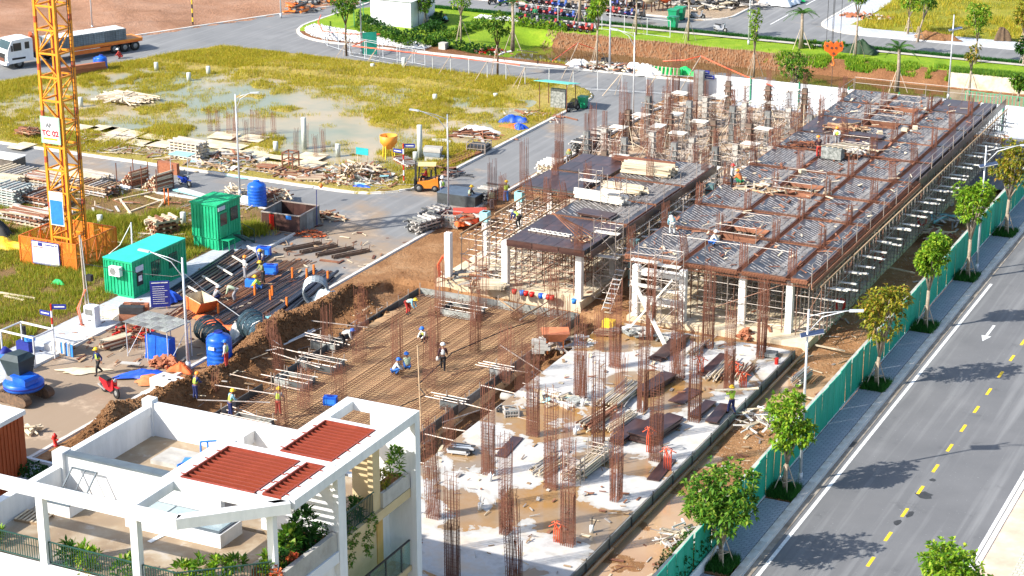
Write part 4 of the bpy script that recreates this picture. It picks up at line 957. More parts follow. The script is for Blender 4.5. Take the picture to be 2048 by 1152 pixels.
# cantilever planks along the hoarding side and in the gap between blocks
for j, y in enumerate(np.arange(117.2, 168.5, 1.22)):
    z = 2.75 + (.35 if j % 3 == 1 else 0) + random.uniform(-.06, .06); ln = random.uniform(1.1, 1.7)
    o = MB().beam((-34.95, y, z), (-34.95 + ln, y + random.uniform(-.06, .06), z), .26, .05).build('bracket_plank', WHPLANK)
    tag(o, 'pale plank jutting from the shoring on the hoarding side, %s' % ('%s from near end' % ORD[j] if j < 21 else '%s from far end' % ORD[42 - j]), 'plank', 'planks sticking out along the hoarding side')
for j, y in enumerate(np.arange(119, 147, 1.6)):
    o = MB().beam((-50.2, y, 3.0 + random.uniform(-.2, .3)), (-48.9 + random.uniform(-.3, .3), y + random.uniform(-.1, .1), 3.0 + random.uniform(-.2, .3)), .3, .05).build('bracket_plank', WHPLANK)
    tag(o, 'pale plank bridging the dark gap between the two blocks, %s from the near end' % ORD[j], 'plank', 'planks in the gap between the blocks')
o = MB().box(-50.45, -48.5, 119, 147, .0, .06).build('gap_floor', EARTHD); struct(o)
for j, (x, y) in enumerate(((-49.6, 121), (-48.7, 126.5), (-50.0, 128), (-48.9, 133), (-49.8, 136.5), (-48.8, 141))):
    t = thing('column_form', 'blue green steel column form in the gap between the blocks, %s from the near end' % ORD[j], 'formwork', (x, y, .2), 0, 'steel column forms in the gap')
    MB().box(-.3, .3, -.3, .3, 0, 3.4).build('form_shell', P('teal_steel', (.12, .22, .22), (.08, .14, .15), 1.5, .5), t)
    for k in range(4): MB().box(-.36, .36, -.36, .36, .5 + k * .8, .58 + k * .8).build('clamp', RUST, t)
# guard rails
def rail(pts, z0, label, sp=3.2, h=1.15, mat=TUBE, n=2):
    t = thing('guard_rail', label, 'guard rail')
    for p, q in zip(pts, pts[1:]):
        p, q = Vector((*p, z0)), Vector((*q, z0)); d = q - p; k = max(1, round(d.length / sp))
        for i in range(k + 1): bar('post', t, p + d * i / k + Vector((0, 0, -.4)), p + d * i / k + Vector((0, 0, h)), .05, .05, mat, 'tube')
        for r_ in range(n): bar('rail_tube', t, p + Vector((0, 0, h - r_ * .5)), q + Vector((0, 0, h - r_ * .5)), .045, .045, mat, 'tube')
rail([(-35.3, 116), (-35.3, 168.6)], ZD, 'long tube guard rail on the hoarding side of the long deck')
rail([(-50.7, 116), (-50.7, 139)], ZD, 'tube guard rail of the left block over the gap')
rail([(-48.2, 117), (-48.2, 168)], ZD, 'tube guard rail of the long deck over the gap')
rail([(-48.3, 168.7), (-35.5, 168.7)], ZD, 'tube guard rail across the far end of the long deck')
rail([(-46.3, 117.9), (-37.2, 117.9)], ZD, 'guard rail across the near end of the long deck', n=1)
for i, (a, b_, c, d) in enumerate(((-44.0, -41.1, 121.8, 125.1), (-44.0, -41.1, 133.8, 137.4), (-44.0, -41.1, 145.5, 148.7), (-44.0, -41.1, 156.3, 158.2), (-44.0, -41.1, 161.5, 163.9))):
    rail([(a, c), (b_, c), (b_, d), (a, d), (a, c)], ZD, 'square guard rail round the %s stair opening from the near end' % ORD[i], 3.5, 1.1, n=2)

# ================================================================== COLUMN FORMS NORTH OF THE LEFT BLOCK
def col_form(kind, x, y, label):
    key = 'CF%d' % kind
    if key not in CAGE:
        rd = random.Random(kind + 5)
        t = thing('shuttered_column', label, 'column', (x, y, .12), 0, 'shuttered columns north of the left block')
        hh = (3.2, 3.4, 2.7)[kind]
        MB().box(-.24, .24, -.24, .24, 0, hh).build('shutter', (P('brown_shutter', (.17, .12, .09), (.09, .07, .05), 2, .8), FORMG, CONC)[kind], t)
        for k in range(6):
            z = .3 + k * .5; c = MB()
            for s in (-1, 1):
                c.tube((-.55, s * .3, z), (.55, s * .3, z + rd.uniform(-.05, .05)), .03, 5); c.tube((s * .3, -.55, z + .07), (s * .3, .55, z + .07), .03, 5)
            c.build('clamp', TUBER if kind == 0 else TUBE, t)
        for k in range(11):
            a = k * .9 + rd.uniform(0, .5); r_ = rd.uniform(1.1, 1.9)
            bar('raking_prop', t, (math.cos(a) * r_, math.sin(a) * r_, 0), (math.cos(a) * .25, math.sin(a) * .25, hh * rd.uniform(.5, .95)), .055, .055, rd.choice((TUBE, TUBE, TUBER, PALEW)), 'tube')
        m = MB()
        for i in range(4):
            for j in range(3): m.tube((-.18 + i * .12, -.15 + j * .15, hh), (-.18 + i * .12 + rd.gauss(0, .03), -.15 + j * .15, hh + 1.5), .015, 3, cap=False)
        m.build('starter_bars', RUST, t)
        # access tower with white boards
        for dx in (.75, 1.85):
            for dy in (-.5, .5): bar('tower_post', t, (dx, dy, 0), (dx, dy, 2.9), .055, .055, TUBE, 'tube')
        for z in (.4, .9, 1.4, 1.9, 2.4, 2.8):
            for dx in (.75, 1.85): bar('tower_rung', t, (dx, -.5, z), (dx, .5, z), .04, .04, TUBE, 'tube')
            if z in (.9, 1.9, 2.8):
                for dy in (-.5, .5): bar('tower_rung', t, (.75, dy, z), (1.85, dy, z), .04, .04, TUBE, 'tube')
        for k in range(3 if kind != 1 else 0): bar('platform_board', t, (.6, -.36 + k * .36, 2.95), (2.0, -.36 + k * .36, 2.95), .32, .05, WHPLANK)
        CAGE[key] = t; CH_[t.name] = [(c, []) for c in t.children]; return t
    return dup(CAGE[key], (x, y, .12), random.choice((0, .05, math.pi / 2, math.pi, -.1)), label)
nn = 0
for j, y in enumerate((142.5, 147.0, 151.5, 156.0, 160.8, 165.5, 170.5)):
    for i, x in enumerate((-64.8, -61.0, -57.2, -53.4, -49.9)):
        if i == 0 and j < 1: continue
        if (i == 0 and j > 5): continue
        if i == 4 and (j == 0): continue
        col_form((i * 3 + j) % 3, x + random.uniform(-.4, .4), y + random.uniform(-.4, .4), 'propped shuttered column behind left block, %s row from near side, %s from road' % (ORD[j], ORD[i]))
for i, (px, py) in enumerate(((1048, 375), (1118, 350), (1185, 300), (1245, 290), (1298, 250), (1350, 215), (1288, 300), (1330, 300), (985, 420), (1385, 260))):
    c = gp(px, py, .1); cage('slab' if i % 2 else 'raft', c.x, c.y, .1, 'bare upright cage along the road side of the columns area, %s from the near end' % ORD[i], 'bare cages along the site road')
# diagonal long tubes and loose sticks tangled among the columns
for i in range(34):
    x, y = -64.2 + (i % 5) * 3.5 + random.uniform(-1, 1), 142 + (i // 5) * 4.6 + random.uniform(-1, 1); a = random.choice((0, math.pi / 2, .8, -.6)) + random.gauss(0, .3); l_ = random.uniform(1.5, 3.5); z = random.uniform(.2, 2.6)
    o = bar('loose_tube', None, (x, y, z), (x + math.cos(a) * l_, y + math.sin(a) * l_, max(.2, z + random.uniform(-1.2, 1.2))), .06, .06, random.choice((TUBE, PALEW, TUBER)), 'tube')
    tag(o, 'loose tube tied between propped columns, %s row from near side, %s from road' % (ORD[i // 5], ORD[i % 5]), 'tube', 'loose tubes among the columns')
# ================================================================== WHITE VILLA (rooftop terraces)
ZF = 8.25; ZT = 11.8
V = thing('villa', 'white modern villa with roof terraces, red louvred pergola and planted balconies', 'house', (0, 0, 0))
def vb(name, x0, x1, y0, y1, z0, z1, mat=WHITE, label=None): return MB().box(x0, x1, y0, y1, z0, z1).build(name, mat, V, label=label)
vb('lower_wall', -53, -40.1, 56.6, 69.75, 0, ZF - .25); vb('lower_wall', -62, -53.02, 56.6, 64, 0, 5.2)
vb('terrace_floor', -52.6, -38.95, 56.9, 62.9, ZF - .24, ZF, TERR); vb('terrace_floor', -52.6, -39.3, 63.3, 69.5, ZF - .24, ZF, TERR)
vb('parapet', -53.0, -52.6, 56.5, 69.5, ZF - .3, 9.35); vb('parapet', -52.9, -52.55, 63.3, 69.6, 9.35, 9.75)
vb('parapet', -52.7, -42.4, 69.5, 69.75, ZF - .3, 9.9); vb('parapet_pier', -53.05, -52.5, 69.4, 69.9, ZF, 10.05)
vb('dividing_wall', -52.6, -44.4, 63.0, 63.3, ZF - .2, 9.85); vb('parapet_pier', -53.05, -52.5, 62.8, 63.45, ZF, 10.0)
vb('coping', -52.4, -46.2, 62.92, 63.38, 9.852, 9.95, GREYCAP); vb('coping', -50.4, -46.2, 63.4, 63.7, 9.7, 9.8, GREYCAP)
vb('equipment_pad', -50.8, -49.1, 66.8, 68.4, ZF, ZF + .2, CONC)
# front beam and columns
vb('front_beam', -62, -41.9, 56.45, 56.85, 11.35, ZT); m = MB().prism([(-41.9, 56.45), (-38.7, 59.6), (-39.05, 59.95), (-42.1, 56.9)], 11.35, ZT); m.build('front_beam', WHITE, V)
for x in (-48.6, -44.0): vb('roof_column', x - .17, x + .17, 56.5, 56.82, ZF - .1, 11.36)
vb('roof_column', -39.6, -39.3, 59.2, 59.5, ZF, 11.36)
vb('front_wall', -62, -39.4, 56.3, 56.6, 4.6, ZF + .12); vb('front_wall', -62, -39.4, 56.35, 56.6, 0, 4.6)
# pergola plate: frames left round the three louvre fields
def plate(x0, x1, y0, y1): vb('pergola_beam', x0, x1, y0, y1, 11.38, ZT)
plate(-44.7, -44.05, 56.85, 63.35); plate(-44.05, -38.7, 63.25, 63.72); plate(-40.48, -40.22, 59.9, 63.25)
plate(-39.3, -38.7, 59.9, 63.25); plate(-42.35, -41.85, 63.72, 69.8); plate(-39.3, -38.7, 63.72, 69.8); plate(-41.85, -39.3, 67.4, 67.75); plate(-42.35, -38.7, 69.8, 70.15)
plate(-44.05, -40.2, 59.35, 59.75); m = MB().prism([(-40.2, 59.35), (-39.3, 59.35), (-38.9, 59.75), (-40.2, 59.75)], 11.38, ZT); m.build('pergola_beam', WHITE, V)
vb('pergola_beam', -44.5, -44.05, 63.72, 63.95, 11.38, ZT)
def louvre(x0, x1, y0, y1):
    f = MB(); e = .07
    for a in ((x0, x1, y0, y0 + e), (x0, x1, y1 - e, y1), (x0, x0 + e, y0 + e, y1 - e), (x1 - e, x1, y0 + e, y1 - e)): f.box(a[0], a[1], a[2], a[3], 11.62, ZT + .04)
    fr_ = f.build('louvre_panel', REDST, V); n = round((y1 - y0) / .31); 
    for i in range(n):
        y = y0 + (y1 - y0) * (i + .5) / n
        bar('louvre_slat', fr_, (x0 + .05, y, 11.70), (x1 - .05, y, 11.70), .045, .155, REDST, roll=R(10))
    for y in np.arange(y0 + .3, y1, .85): bar('bracket', fr_, (x0 - .18, y, ZT + .03), (x0 + .1, y, ZT + .03), .05, .03, REDST); bar('bracket', fr_, (x1 - .1, y, ZT + .03), (x1 + .18, y, ZT + .03), .05, .03, REDST)
louvre(-44.03, -40.5, 59.78, 63.22); louvre(-40.2, -39.32, 59.9, 63.22); louvre(-41.83, -39.33, 63.8, 67.38)
vb('roof_seam', -43.2, -39.0, 63.45, 63.53, ZT, ZT + .03, SOFFIT)
vb('shade_wall', -42.6, -38.95, 63.3, 63.6, ZF, 11.38); vb('corner_post', -38.95, -38.7, 63.15, 63.75, 0, 11.37); vb('corner_post', -38.95, -38.7, 69.72, 70.15, 0, 11.37)
vb('rear_wall', -41.0, -38.96, 69.8, 70.1, ZF, 11.37); vb('rear_wall', -53, -38.96, 69.76, 70.05, 0, ZF - .02)
vb('side_wall', -40.1, -38.95, 56.6, 63.2, 0, ZF - .45); vb('side_ledge', -38.95, -38.7, 59.0, 63.1, ZF - .6, ZF - .1, SOFFIT)
vb('planter', -39.0, -38.78, 59.0, 63.1, ZF - .1, 9.0, CONC, 'grey concrete planter trough on the east edge'); vb('planter', -40.6, -40.4, 59.6, 63.1, ZF, 8.8, CONC); vb('planter_soil', -40.4, -39.0, 59.2, 63.1, ZF, 8.75, EARTHD)
vb('cream_pier', -40.3, -39.38, 66.95, 67.1, ZF, 11.37, CREAM); vb('cream_pier', -39.38, -39.12, 66.7, 67.3, ZF - .2, 11.37, CREAM)
vb('cream_beam', -39.4, -38.97, 63.7, 69.7, ZF - .45, ZF - .02, CREAM); vb('planter', -39.15, -38.99, 67.3, 69.7, ZF, 8.95, CONC); vb('planter_soil', -39.9, -39.15, 67.3, 69.7, ZF, 8.8, EARTHD)
vb('cream_wall', -40.12, -40.0, 63.7, 68.4, 4.3, ZF - .45, CREAM); vb('cream_wall', -40.12, -39.95, 68.4, 68.9, 4.3, ZF - .45, YPAINT if False else P('ochre_render', (.62, .40, .14), (.55, .34, .1), 1, .8))
vb('window', -40.0, -39.94, 63.8, 65.1, 4.4, 7.6, GLASS); vb('balcony_floor', -40.0, -38.98, 65.2, 69.7, 4.2, 4.45, CREAM)
vb('balcony_floor', -39.9, -39.0, 65.3, 69.6, 4.45, 4.5, TERR)
gl = vb('balcony_glass', -39.03, -39.0, 65.4, 69.6, 4.5, 5.7, CLEAR); MB().box(-39.06, -38.97, 65.4, 69.6, 5.7, 5.75).build('handrail', DKSTEEL, gl)
for y in (66.0, 67.4, 68.8): MB().box(-39.05, -38.98, y, y + .06, 4.45, 5.7).build('glass_clamp', DKSTEEL, gl)
vb('lower_cream', -40.1, -39.2, 63.7, 69.7, 0, 4.1, CREAM)
# skylight, hatch, pump rack
s_ = vb('skylight_curb', -47.9, -43.1, 61.0, 62.6, ZF, 8.85); MB().box(-47.8, -43.2, 61.08, 62.52, 8.852, 8.92).build('skylight_frame', GREYCAP, s_)
for i in range(3): MB().box(-47.68 + i * 1.5, -46.28 + i * 1.5, 61.2, 62.42, 8.922, 8.94).build('skylight_pane', LENS, s_)
s_ = vb('hatch_curb', -51.9, -50.5, 60.6, 61.9, ZF, 8.8); MB().box(-51.95, -50.45, 60.55, 61.95, 8.802, 8.86).build('hatch_frame', GREYCAP, s_); MB().box(-51.8, -50.6, 60.7, 61.8, 8.862, 8.88).build('hatch_well', LENS, s_)
MB().beam((-51.9, 61.98, 8.86), (-51.9, 62.7, 9.5), .06, .06).beam((-50.6, 61.98, 8.86), (-50.6, 62.7, 9.5), .06, .06).beam((-51.2, 61.98, 8.86), (-51.2, 62.7, 9.5), .04, .04).box(-51.95, -50.55, 62.68, 62.74, 9.45, 9.52).build('hatch_lid_frame', GREYCAP, s_)
vb('vent_hood', -47.4, -46.9, 68.6, 69.45, 9.0, 9.6)
# railings along the front
def railing(pts, z, name='railing', mat=DKGREEN, h=1.0, sp=.125, p_=None):
    r_ = MB()
    for a, b_ in zip(pts, pts[1:]):
        a, b_ = Vector((*a, z)), Vector((*b_, z)); r_.beam(a + Vector((0, 0, h)), b_ + Vector((0, 0, h)), .06, .04); r_.beam(a + Vector((0, 0, .08)), b_ + Vector((0, 0, .08)), .04, .04)
    r_ = r_.build(name, mat, p_ or V)
    for a, b_ in zip(pts, pts[1:]):
        a, b_ = Vector((*a, z)), Vector((*b_, z)); n = max(1, round((b_ - a).length / sp))
        for i in range(n): bar('baluster', r_, a + (b_ - a) * i / n + Vector((0, 0, .1)), a + (b_ - a) * i / n + Vector((0, 0, h - .02)), .025, .025, mat)
railing([(-56, 56.66), (-48.8, 56.66)], ZF + .1); railing([(-48.4, 56.66), (-44.2, 56.66)], ZF + .1)
railing([(-43.8, 56.66), (-42.2, 56.66), (-39.9, 58.6), (-39.4, 59.1)], ZF + .1); railing([(-39.1, 63.8), (-39.1, 66.7)], ZF)
o = MB().beam((-46.1, 60.2, ZF + .02), (-45.95, 61.2, ZF + .02), .22, .03).build('board', HOARDW); tag(o, 'small white and blue board lying on the wet front terrace of the villa', 'board')
pl = thing('pallet', 'wooden pallet lying on the villa terrace beside the hatch', 'pallet', (-51.8, 59.9, ZF), .1)
for k in range(7): bar('slat', pl, (-.65 + k * .2, -.5, .12), (-.65 + k * .2, .5, .12), .1, .025, PALEW)
for k in range(3): bar('runner', pl, (-.7, -.45 + k * .45, .05), (.65, -.45 + k * .45, .05), .1, .1, TIMBER)
pu = thing('pump_set', 'blue pipe and pump rack beside the roof pad of the villa', 'pump', (-48.9, 67.6, ZF), .35)
for a, b_ in (((-.6, -.8, .3), (.2, .3, .3)), ((-.4, -.8, .3), (.4, .3, .3)), ((.2, .3, .3), (.2, .3, 1.0)), ((.2, .3, 1.0), (.9, .5, 1.0)), ((.5, .4, 1.), (.5, .4, .3)), ((-.6, -.8, .0), (-.6, -.8, .3)), ((-.2, -.3, .3), (-.2, -.3, .0))):
    bar('pipe', pu, a, b_, .09, .09, BLUEL, 'tube')
MB().box(-.5, -.1, -.5, .1, .1, .3).build('pump_body', BLUEL, pu)

# terracotta neighbour, low garden wall
N = thing('neighbour_house', 'terracotta walled house with white flat roof at the left frame edge', 'house', (0, 0, 0))
MB().box(-74, -65.4, 58, 75.4, 0, 4.75).build('wall', REDHOUSE, N); MB().box(-74, -65.3, 58, 75.5, 4.75, 5.0).build('roof', WHITE, N); MB().box(-71, -67, 66, 73.5, 5.0, 5.02).build('roof_opening', GLASS, N)
b = MB()
for k in range(60): b.box(-65.4, -65.36, 58.1 + k * .285, 58.25 + k * .285, .02, 4.72)
b.build('vertical_battens', REDHOUSE, N); MB().box(-65.4, -65.34, 71.5, 72.3, 2.2, 3.3).build('window', GLASS, N)
g = thing('garden_wall', 'white rendered garden wall behind the villa next to the spoil heap', 'wall'); MB().box(-68.2, -57, 76.2, 76.4, 0, 1.8).build('wall_body', WHITE, g); 

# ================================================================== PLANTS
def leaves_np(C, D, ln, wd, rs, droop=.25):
    """C centres, D unit directions: a bent four point leaf each"""
    n = len(C); L_ = (ln * rs.uniform(.7, 1.2, n))[:, None]; up = np.array([0, 0, 1.])
    S = np.cross(D, up); S /= np.maximum(np.linalg.norm(S, axis=1, keepdims=True), 1e-3); W = wd * .5 * L_ / ln
    mid = C + D * L_ * .5; tip = C + D * L_ - up * (L_ * droop)
    Vv = np.stack([C, mid + S * W, tip, mid - S * W], 1).reshape(-1, 3)
    return Vv, np.arange(len(Vv)).reshape(-1, 4)
def crown_mesh(name, blobs, nclus, nleaf, ln, wd, mat, seed, droop=.3, updir=.35):
    """blobs: (x,y,z,rx,ry,rz); rosettes of leaves, thicker towards the skin, with gaps"""
    rs = np.random.RandomState(seed); C = []; D = []
    vol = np.array([b[3] * b[4] * b[5] for b in blobs]) ** .7; cnt = (nclus * vol / vol.sum()).astype(int)
    for b, k in zip(blobs, cnt):
        d = rs.normal(0, 1, (k, 3)); d /= np.linalg.norm(d, axis=1, keepdims=True); r_ = rs.uniform(.35, 1, k) ** .5
        bump_ = 1 + .18 * np.sin(d[:, 0] * 5 + seed) * np.cos(d[:, 1] * 6 + d[:, 2] * 4)
        p = d * (r_ * bump_)[:, None] * np.array(b[3:6]) + np.array(b[:3])
        e = rs.normal(0, 1, (k, nleaf, 3)) * .75 + d[:, None] * .55 + np.array([0, 0, updir]); e /= np.linalg.norm(e, axis=2, keepdims=True)
        C.append(np.repeat(p, nleaf, 0)); D.append(e.reshape(-1, 3))
    Vv, Fa = leaves_np(np.concatenate(C), np.concatenate(D), ln, wd, rs, droop); return npmesh(name, Vv, Fa, mat)
def ob(name, me, parent=None, loc=None):
    o = bpy.data.objects.new(name, me); COL.objects.link(o)
    if parent: o.parent = parent
    if loc: o.location = loc
    return o
def tree(x, y, z, top, bot, wd, mat, label, seed, ln=.30, dens=1.0, stakes=3, bark=BARK, lean=0., group=None, nblob=5, lw=.42, trunk=.12, updir=.35, sh=1.6):
    rd = random.Random(seed); t = thing('tree', label, 'tree', (x, y, z), 0, group)
    r_ = wd / 2; hc = (top - bot) / 2; cz = (top + bot) / 2; bl = [(lean, 0, cz, r_ * .62, r_ * .62, hc * .8)]
    for k in range(nblob):
        a = k * 2.4 + rd.uniform(0, 1); rr = r_ * rd.uniform(.35, .6); bl.append((lean + math.cos(a) * rr, math.sin(a) * rr, cz + hc * rd.uniform(-.6, .65), r_ * rd.uniform(.35, .5), r_ * rd.uniform(.35, .5), hc * rd.uniform(.28, .42)))
    m = MB(); f = (lean * .5, 0, bot * .8); m.path([(0, 0, -.1), (lean * .2 + rd.uniform(-.05, .05), rd.uniform(-.05, .05), bot * .45), f], [trunk * 1.25, trunk, trunk * .85], 7)
    for b in bl: m.path([f, ((f[0] + b[0]) / 2, b[1] * .4, (f[2] + b[2]) / 2 + .1), (b[0], b[1], b[2])], [trunk * .6, trunk * .4, trunk * .12], 5)
    m.build('trunk', bark, t, True)
    ob('crown', crown_mesh('crown', bl, int(170 * dens), 8, ln, ln * lw, mat, seed, updir=updir), t)
    for k in range(stakes):
        a = k * 2 * math.pi / max(stakes, 1) + .5; bar('support_stake', t, (math.cos(a) * sh * .42, math.sin(a) * sh * .42, -.05), (math.cos(a) * .1, math.sin(a) * .1, sh), .06, .06, STAKE, 'tube')
    if stakes > 2 and sh < 2:
        for k in range(3):
            a, b_ = k * 2.094 + .5, (k + 1) * 2.094 + .5; bar('stake_tie', t, (math.cos(a) * .38, math.sin(a) * .38, .7), (math.cos(b_) * .38, math.sin(b_) * .38, .7), .045, .045, STAKE, 'tube')
    return t
RT = [(-29.4, 83.9, 6.1, 1.1, 4.7, LF_MID, 'Nearest street tree on the right pavement, full dark green crown over a white planter'), (-29.3, 93.4, 5.9, 2.1, 3.2, LF_LIME, 'Street tree with yellow green narrow crown, second nearest along the hoarding'),
      (-29.2, 110.4, 6.9, 2.4, 3.9, LF_OLIVE, 'Street tree with olive and russet wide crown, third along the hoarding'), (-29.2, 121.8, 6.8, 3.3, 2.6, LF_LIME, 'Street tree with tall lime crown on a thick bare trunk, beside the lane arrow'),
      (-29.2, 133.2, 7.4, 3.6, 3.3, LF_LIME, 'Street tree with lime crown, fifth along the hoarding'), (-29.1, 144.8, 7.4, 3.4, 3.6, LF_OLIVE, 'Street tree with yellow tipped crown, farthest along the hoarding')]
for i, (x, y, tp, bt, wd, mt, lb) in enumerate(RT):
    tree(x, y, .1, tp, bt, wd, mt, lb, 31 + i, .30, 3.6 if i == 0 else 2.0, 4, lean=random.uniform(-.2, .2), trunk=.13, nblob=7)
    n = 900; rx = rs.uniform(-.75, .7, n); ry = rs.uniform(-.95, .95, n)
    tag(blades('pit_grass', x + rx, y + ry, rx * 0 + .12, rx * 0 + .42, .02, 3, GR_VERGE, 60 + i, .04), 'dark strappy plants in the tree pit, %s pit from the near end' % ORD[i], 'plants', 'planted tree pits on the right pavement')
    struct(MB().box(x - .8, x + .6, y - 1, y + 1, -.05, .1).build('tree_pit_soil', EARTHD))
c = gp(1903, 1290); tree(c.x, c.y, 0, 5.4, 2.0, 4.0, LF_LIME, 'Round yellow green street tree at the bottom right, on the far side of the road', 41, .30, 3.0, 0)
pb = thing('planter_box', 'white planter box with a clipped dark hedge below the nearest street tree', 'planter', (-30.2, 82.6, 0))
MB().box(.2, .28, -2.5, 3.2, 0, .7).box(-.9, -.82, -2.5, 3.2, 0, .7).box(-.82, .2, 3.12, 3.2, 0, .7).build('planter_wall', WHITE, pb); ob('hedge', crown_mesh('hedge', [(-.45, -3 + k, 1.2, .7, .8, 1.0) for k in range(5)], 700, 7, .14, .07, LF_DARK, 77), pb)
def tree_px(px, py, ptop, pbot, pw, mat, label, seed, **k):
    z = k.pop('z', .1); c = gp(px, py, z); d = (c - cam.location).dot(_f); s = F / d; cv = math.cos(TH)
    return tree(c.x, c.y, z, (py - ptop) / s / cv, (py - pbot) / s / cv, pw / s, mat, label, seed, **k)
NT = [(693, 110, -6, 38, 60, LF_MID, 'Dark green flat topped tree at the left corner of the gravel island', {}), (851, 52, -22, 28, 44, LF_MID, 'Small leafy tree close to the right end of the white cabin', {}), (922, 86, -30, 22, 46, LF_LIME, 'Sparse tree with wrapped trunk right of the white cabin, strutted by long poles', dict(dens=.5, sh=2.6)),
      (995, 152, 22, 84, 62, LF_MID, 'Feathery green tree with long wooden struts beside the chain fence', dict(sh=3.2)), (1194, 138, -10, 46, 52, LF_LIME, 'Bright green tree on the near canal bank among rubbish, left of the tall lamp', dict(sh=3.0)),
      (1507, 152, 18, 98, 34, LF_LIME, 'Thin sparse sapling on the near bank in front of the parked grey motorbike', dict(dens=.4, sh=2.4)), (1589, 197, 98, 165, 72, LF_MID, 'Feathery tree rising behind the white hoarding below the orange hook', dict(dens=.9)),
      (1711, 115, -20, 14, 56, LF_MID, 'Tree with dark shaded base and struts right of the crane hook', dict(sh=2.4)), (1816, 68, -30, 28, 60, LF_LIME, 'Tall pale trunked tree at the edge of the yellow field, left one', {}), (1836, 82, -10, 30, 40, LF_MID, 'Leaning thin tree right beside the tall pale trunked one', dict(dens=.5, lean=.8)),
      (1951, 127, 6, 74, 70, LF_LIME, 'Broad lime crowned tree between yellow field and far road', {}), (1938, 198, 92, 130, 44, LF_OLIVE, 'Half bare small tree on the canal side near the bank wall', dict(dens=.25, sh=2.6)), (2037, 200, 148, 186, 44, LF_MID, 'Dark green tree at the right frame edge beside the bank wall', dict(sh=2.2)),
      (2047, 130, 66, 118, 40, LF_DARK, 'Dark tree cut by the right frame edge above the far road', {}), (2046, 90, -10, 62, 56, LF_OLIVE, 'Yellow leaved tree in the top right corner', {}), (1376, 82, -60, -10, 50, LF_MID, 'Strutted trunk in a timber crate on the lawn beside the green bins', dict(sh=2.2)),
      (1272, 70, -60, -6, 50, LF_MID, 'Strutted trunk on the lawn in front of the parked motorbikes', dict(sh=2.4))]
for i, (px, py, a, b_, w_, mt, lb, kw) in enumerate(NT): tree_px(px, py, a, b_, w_, mt, lb, 100 + i, **{**dict(ln=.34, dens=1.0, trunk=.10, bark=BARKD if i in (0, 3) else BARK), **kw})
tree(-64.2, 69.2, 1.2, 4.9, .8, 3.6, LF_LIME, 'Leafy shrub tree in front of the terracotta house at the left edge', 130, .26, 2.2, 0)
def palm(px, py, h, label, seed, r_=1.9, n=16):
    c = gp(px, py, .1); t = thing('palm_tree', label, 'palm tree', (c.x, c.y, .1)); rs_ = np.random.RandomState(seed)
    MB().path([(0, 0, 0), (.08, 0, h * .5), (0, .05, h)], [.26, .17, .15], 8).build('trunk', BARK, t, True)
    Vv = []; 
    for k in range(n):
        a = k * 2.399; el = rs_.uniform(.1, 1.25); d = np.array([math.cos(a) * math.cos(el), math.sin(a) * math.cos(el), math.sin(el)]); s = np.array([-math.sin(a), math.cos(a), 0])
        for i in range(14):
            u = (i + 1) / 14; p = np.array([0, 0, h]) + d * r_ * u - np.array([0, 0, 1.1 * u * u * (1.2 - el * .4)])
            for sg in (-1, 1):
                q = p + s * sg * .42 * (1.1 - u * .7) + d * .18 - np.array([0, 0, .16]); Vv += [p, p + d * .09, q]
    Vv = np.array(Vv); ob('crown', npmesh('palm_crown', Vv, np.arange(len(Vv)).reshape(-1, 3), LF_PALM), t)
    for k in range(3): a = k * 2.094; bar('support_stake', t, (math.cos(a) * 1.1, math.sin(a) * 1.1, 0), (math.cos(a) * .15, math.sin(a) * .15, 2.1), .07, .07, STAKE, 'tube')
    return t
palm(1025, 102, 5.3, 'Coconut palm right of the cabin garden, its top cut by the frame', 1); palm(1601, 97, 3.8, 'Coconut palm on the lawn at the bend of the far road', 2); palm(1793, 183, 4.2, 'Coconut palm behind the far end of the long deck', 3); palm(1158, 57, 5.4, 'Palm trunk with struts in front of the row of motorbikes', 4)
def plant(x, y, z, r_, h, n, ln, wd, mat, label, seed, cat='plant', up=.9, group=None):
    o = ob('plant', crown_mesh('plant', [(0, 0, h * .5, r_, r_, h * .5)], n, 7, ln, wd, mat, seed, .2, up), None, (x, y, z)); return tag(o, label, cat, group)
for i, (x, y, r_, h, lb) in enumerate(((-52.0, 57.2, .5, .8, 'Leafy plant behind the left railing of the villa front'), (-47.9, 57.3, .35, .8, 'Narrow plant just right of the left roof column'), (-46.9, 57.3, .5, .9, 'Bushy plant in the middle of the front railing'), (-45.0, 57.2, .5, .85, 'Bushy plant left of the right roof column'),
        (-42.6, 57.7, .45, .9, 'Spiky plant right of the right roof column'), (-42.0, 57.9, .3, 1.2, 'Tall thin spiky plant at the railing bend'), (-41.3, 58.2, .35, 1.2, 'Upright cordyline at the diagonal railing'), (-40.8, 58.7, .35, 1.25, 'Second upright cordyline at the diagonal railing'))):
    plant(x, y, ZF, r_, h, 26, .42, .10, LF_LIME if i % 2 == 0 else LF_MID, lb, 200 + i)
plant(-39.6, 59.4, 8.5, .4, 1.0, 30, .4, .1, LF_LIME, 'Pale green plant at the outer corner of the villa terrace', 210)
plant(-39.1, 59.0, 8.4, .35, .75, 46, .14, .07, LF_RED, 'Orange red leaved croton at the terrace corner', 211); plant(-39.2, 60.3, 8.8, .22, .45, 30, .14, .07, LF_RED, 'Small dark red shrub in the east planter', 212)
o = ob('plant', crown_mesh('plant', [(0, -1.2 + k * .7, .25, .5, .5, .4) for k in range(5)], 260, 7, .16, .08, LF_DARK, 213), None, (-39.5, 61.2, 8.8)); tag(o, 'Mass of dark foliage filling the east planter of the villa', 'plant')
plant(-39.6, 61.9, 8.8, .5, 1.7, 60, .42, .10, LF_DARK, 'Tall dark green plant clump against the shaded villa wall', 214); plant(-39.7, 61.0, 8.8, .4, 1.0, 30, .45, .2, LF_MID, 'Broad leaved lighter plant in the east planter', 215)
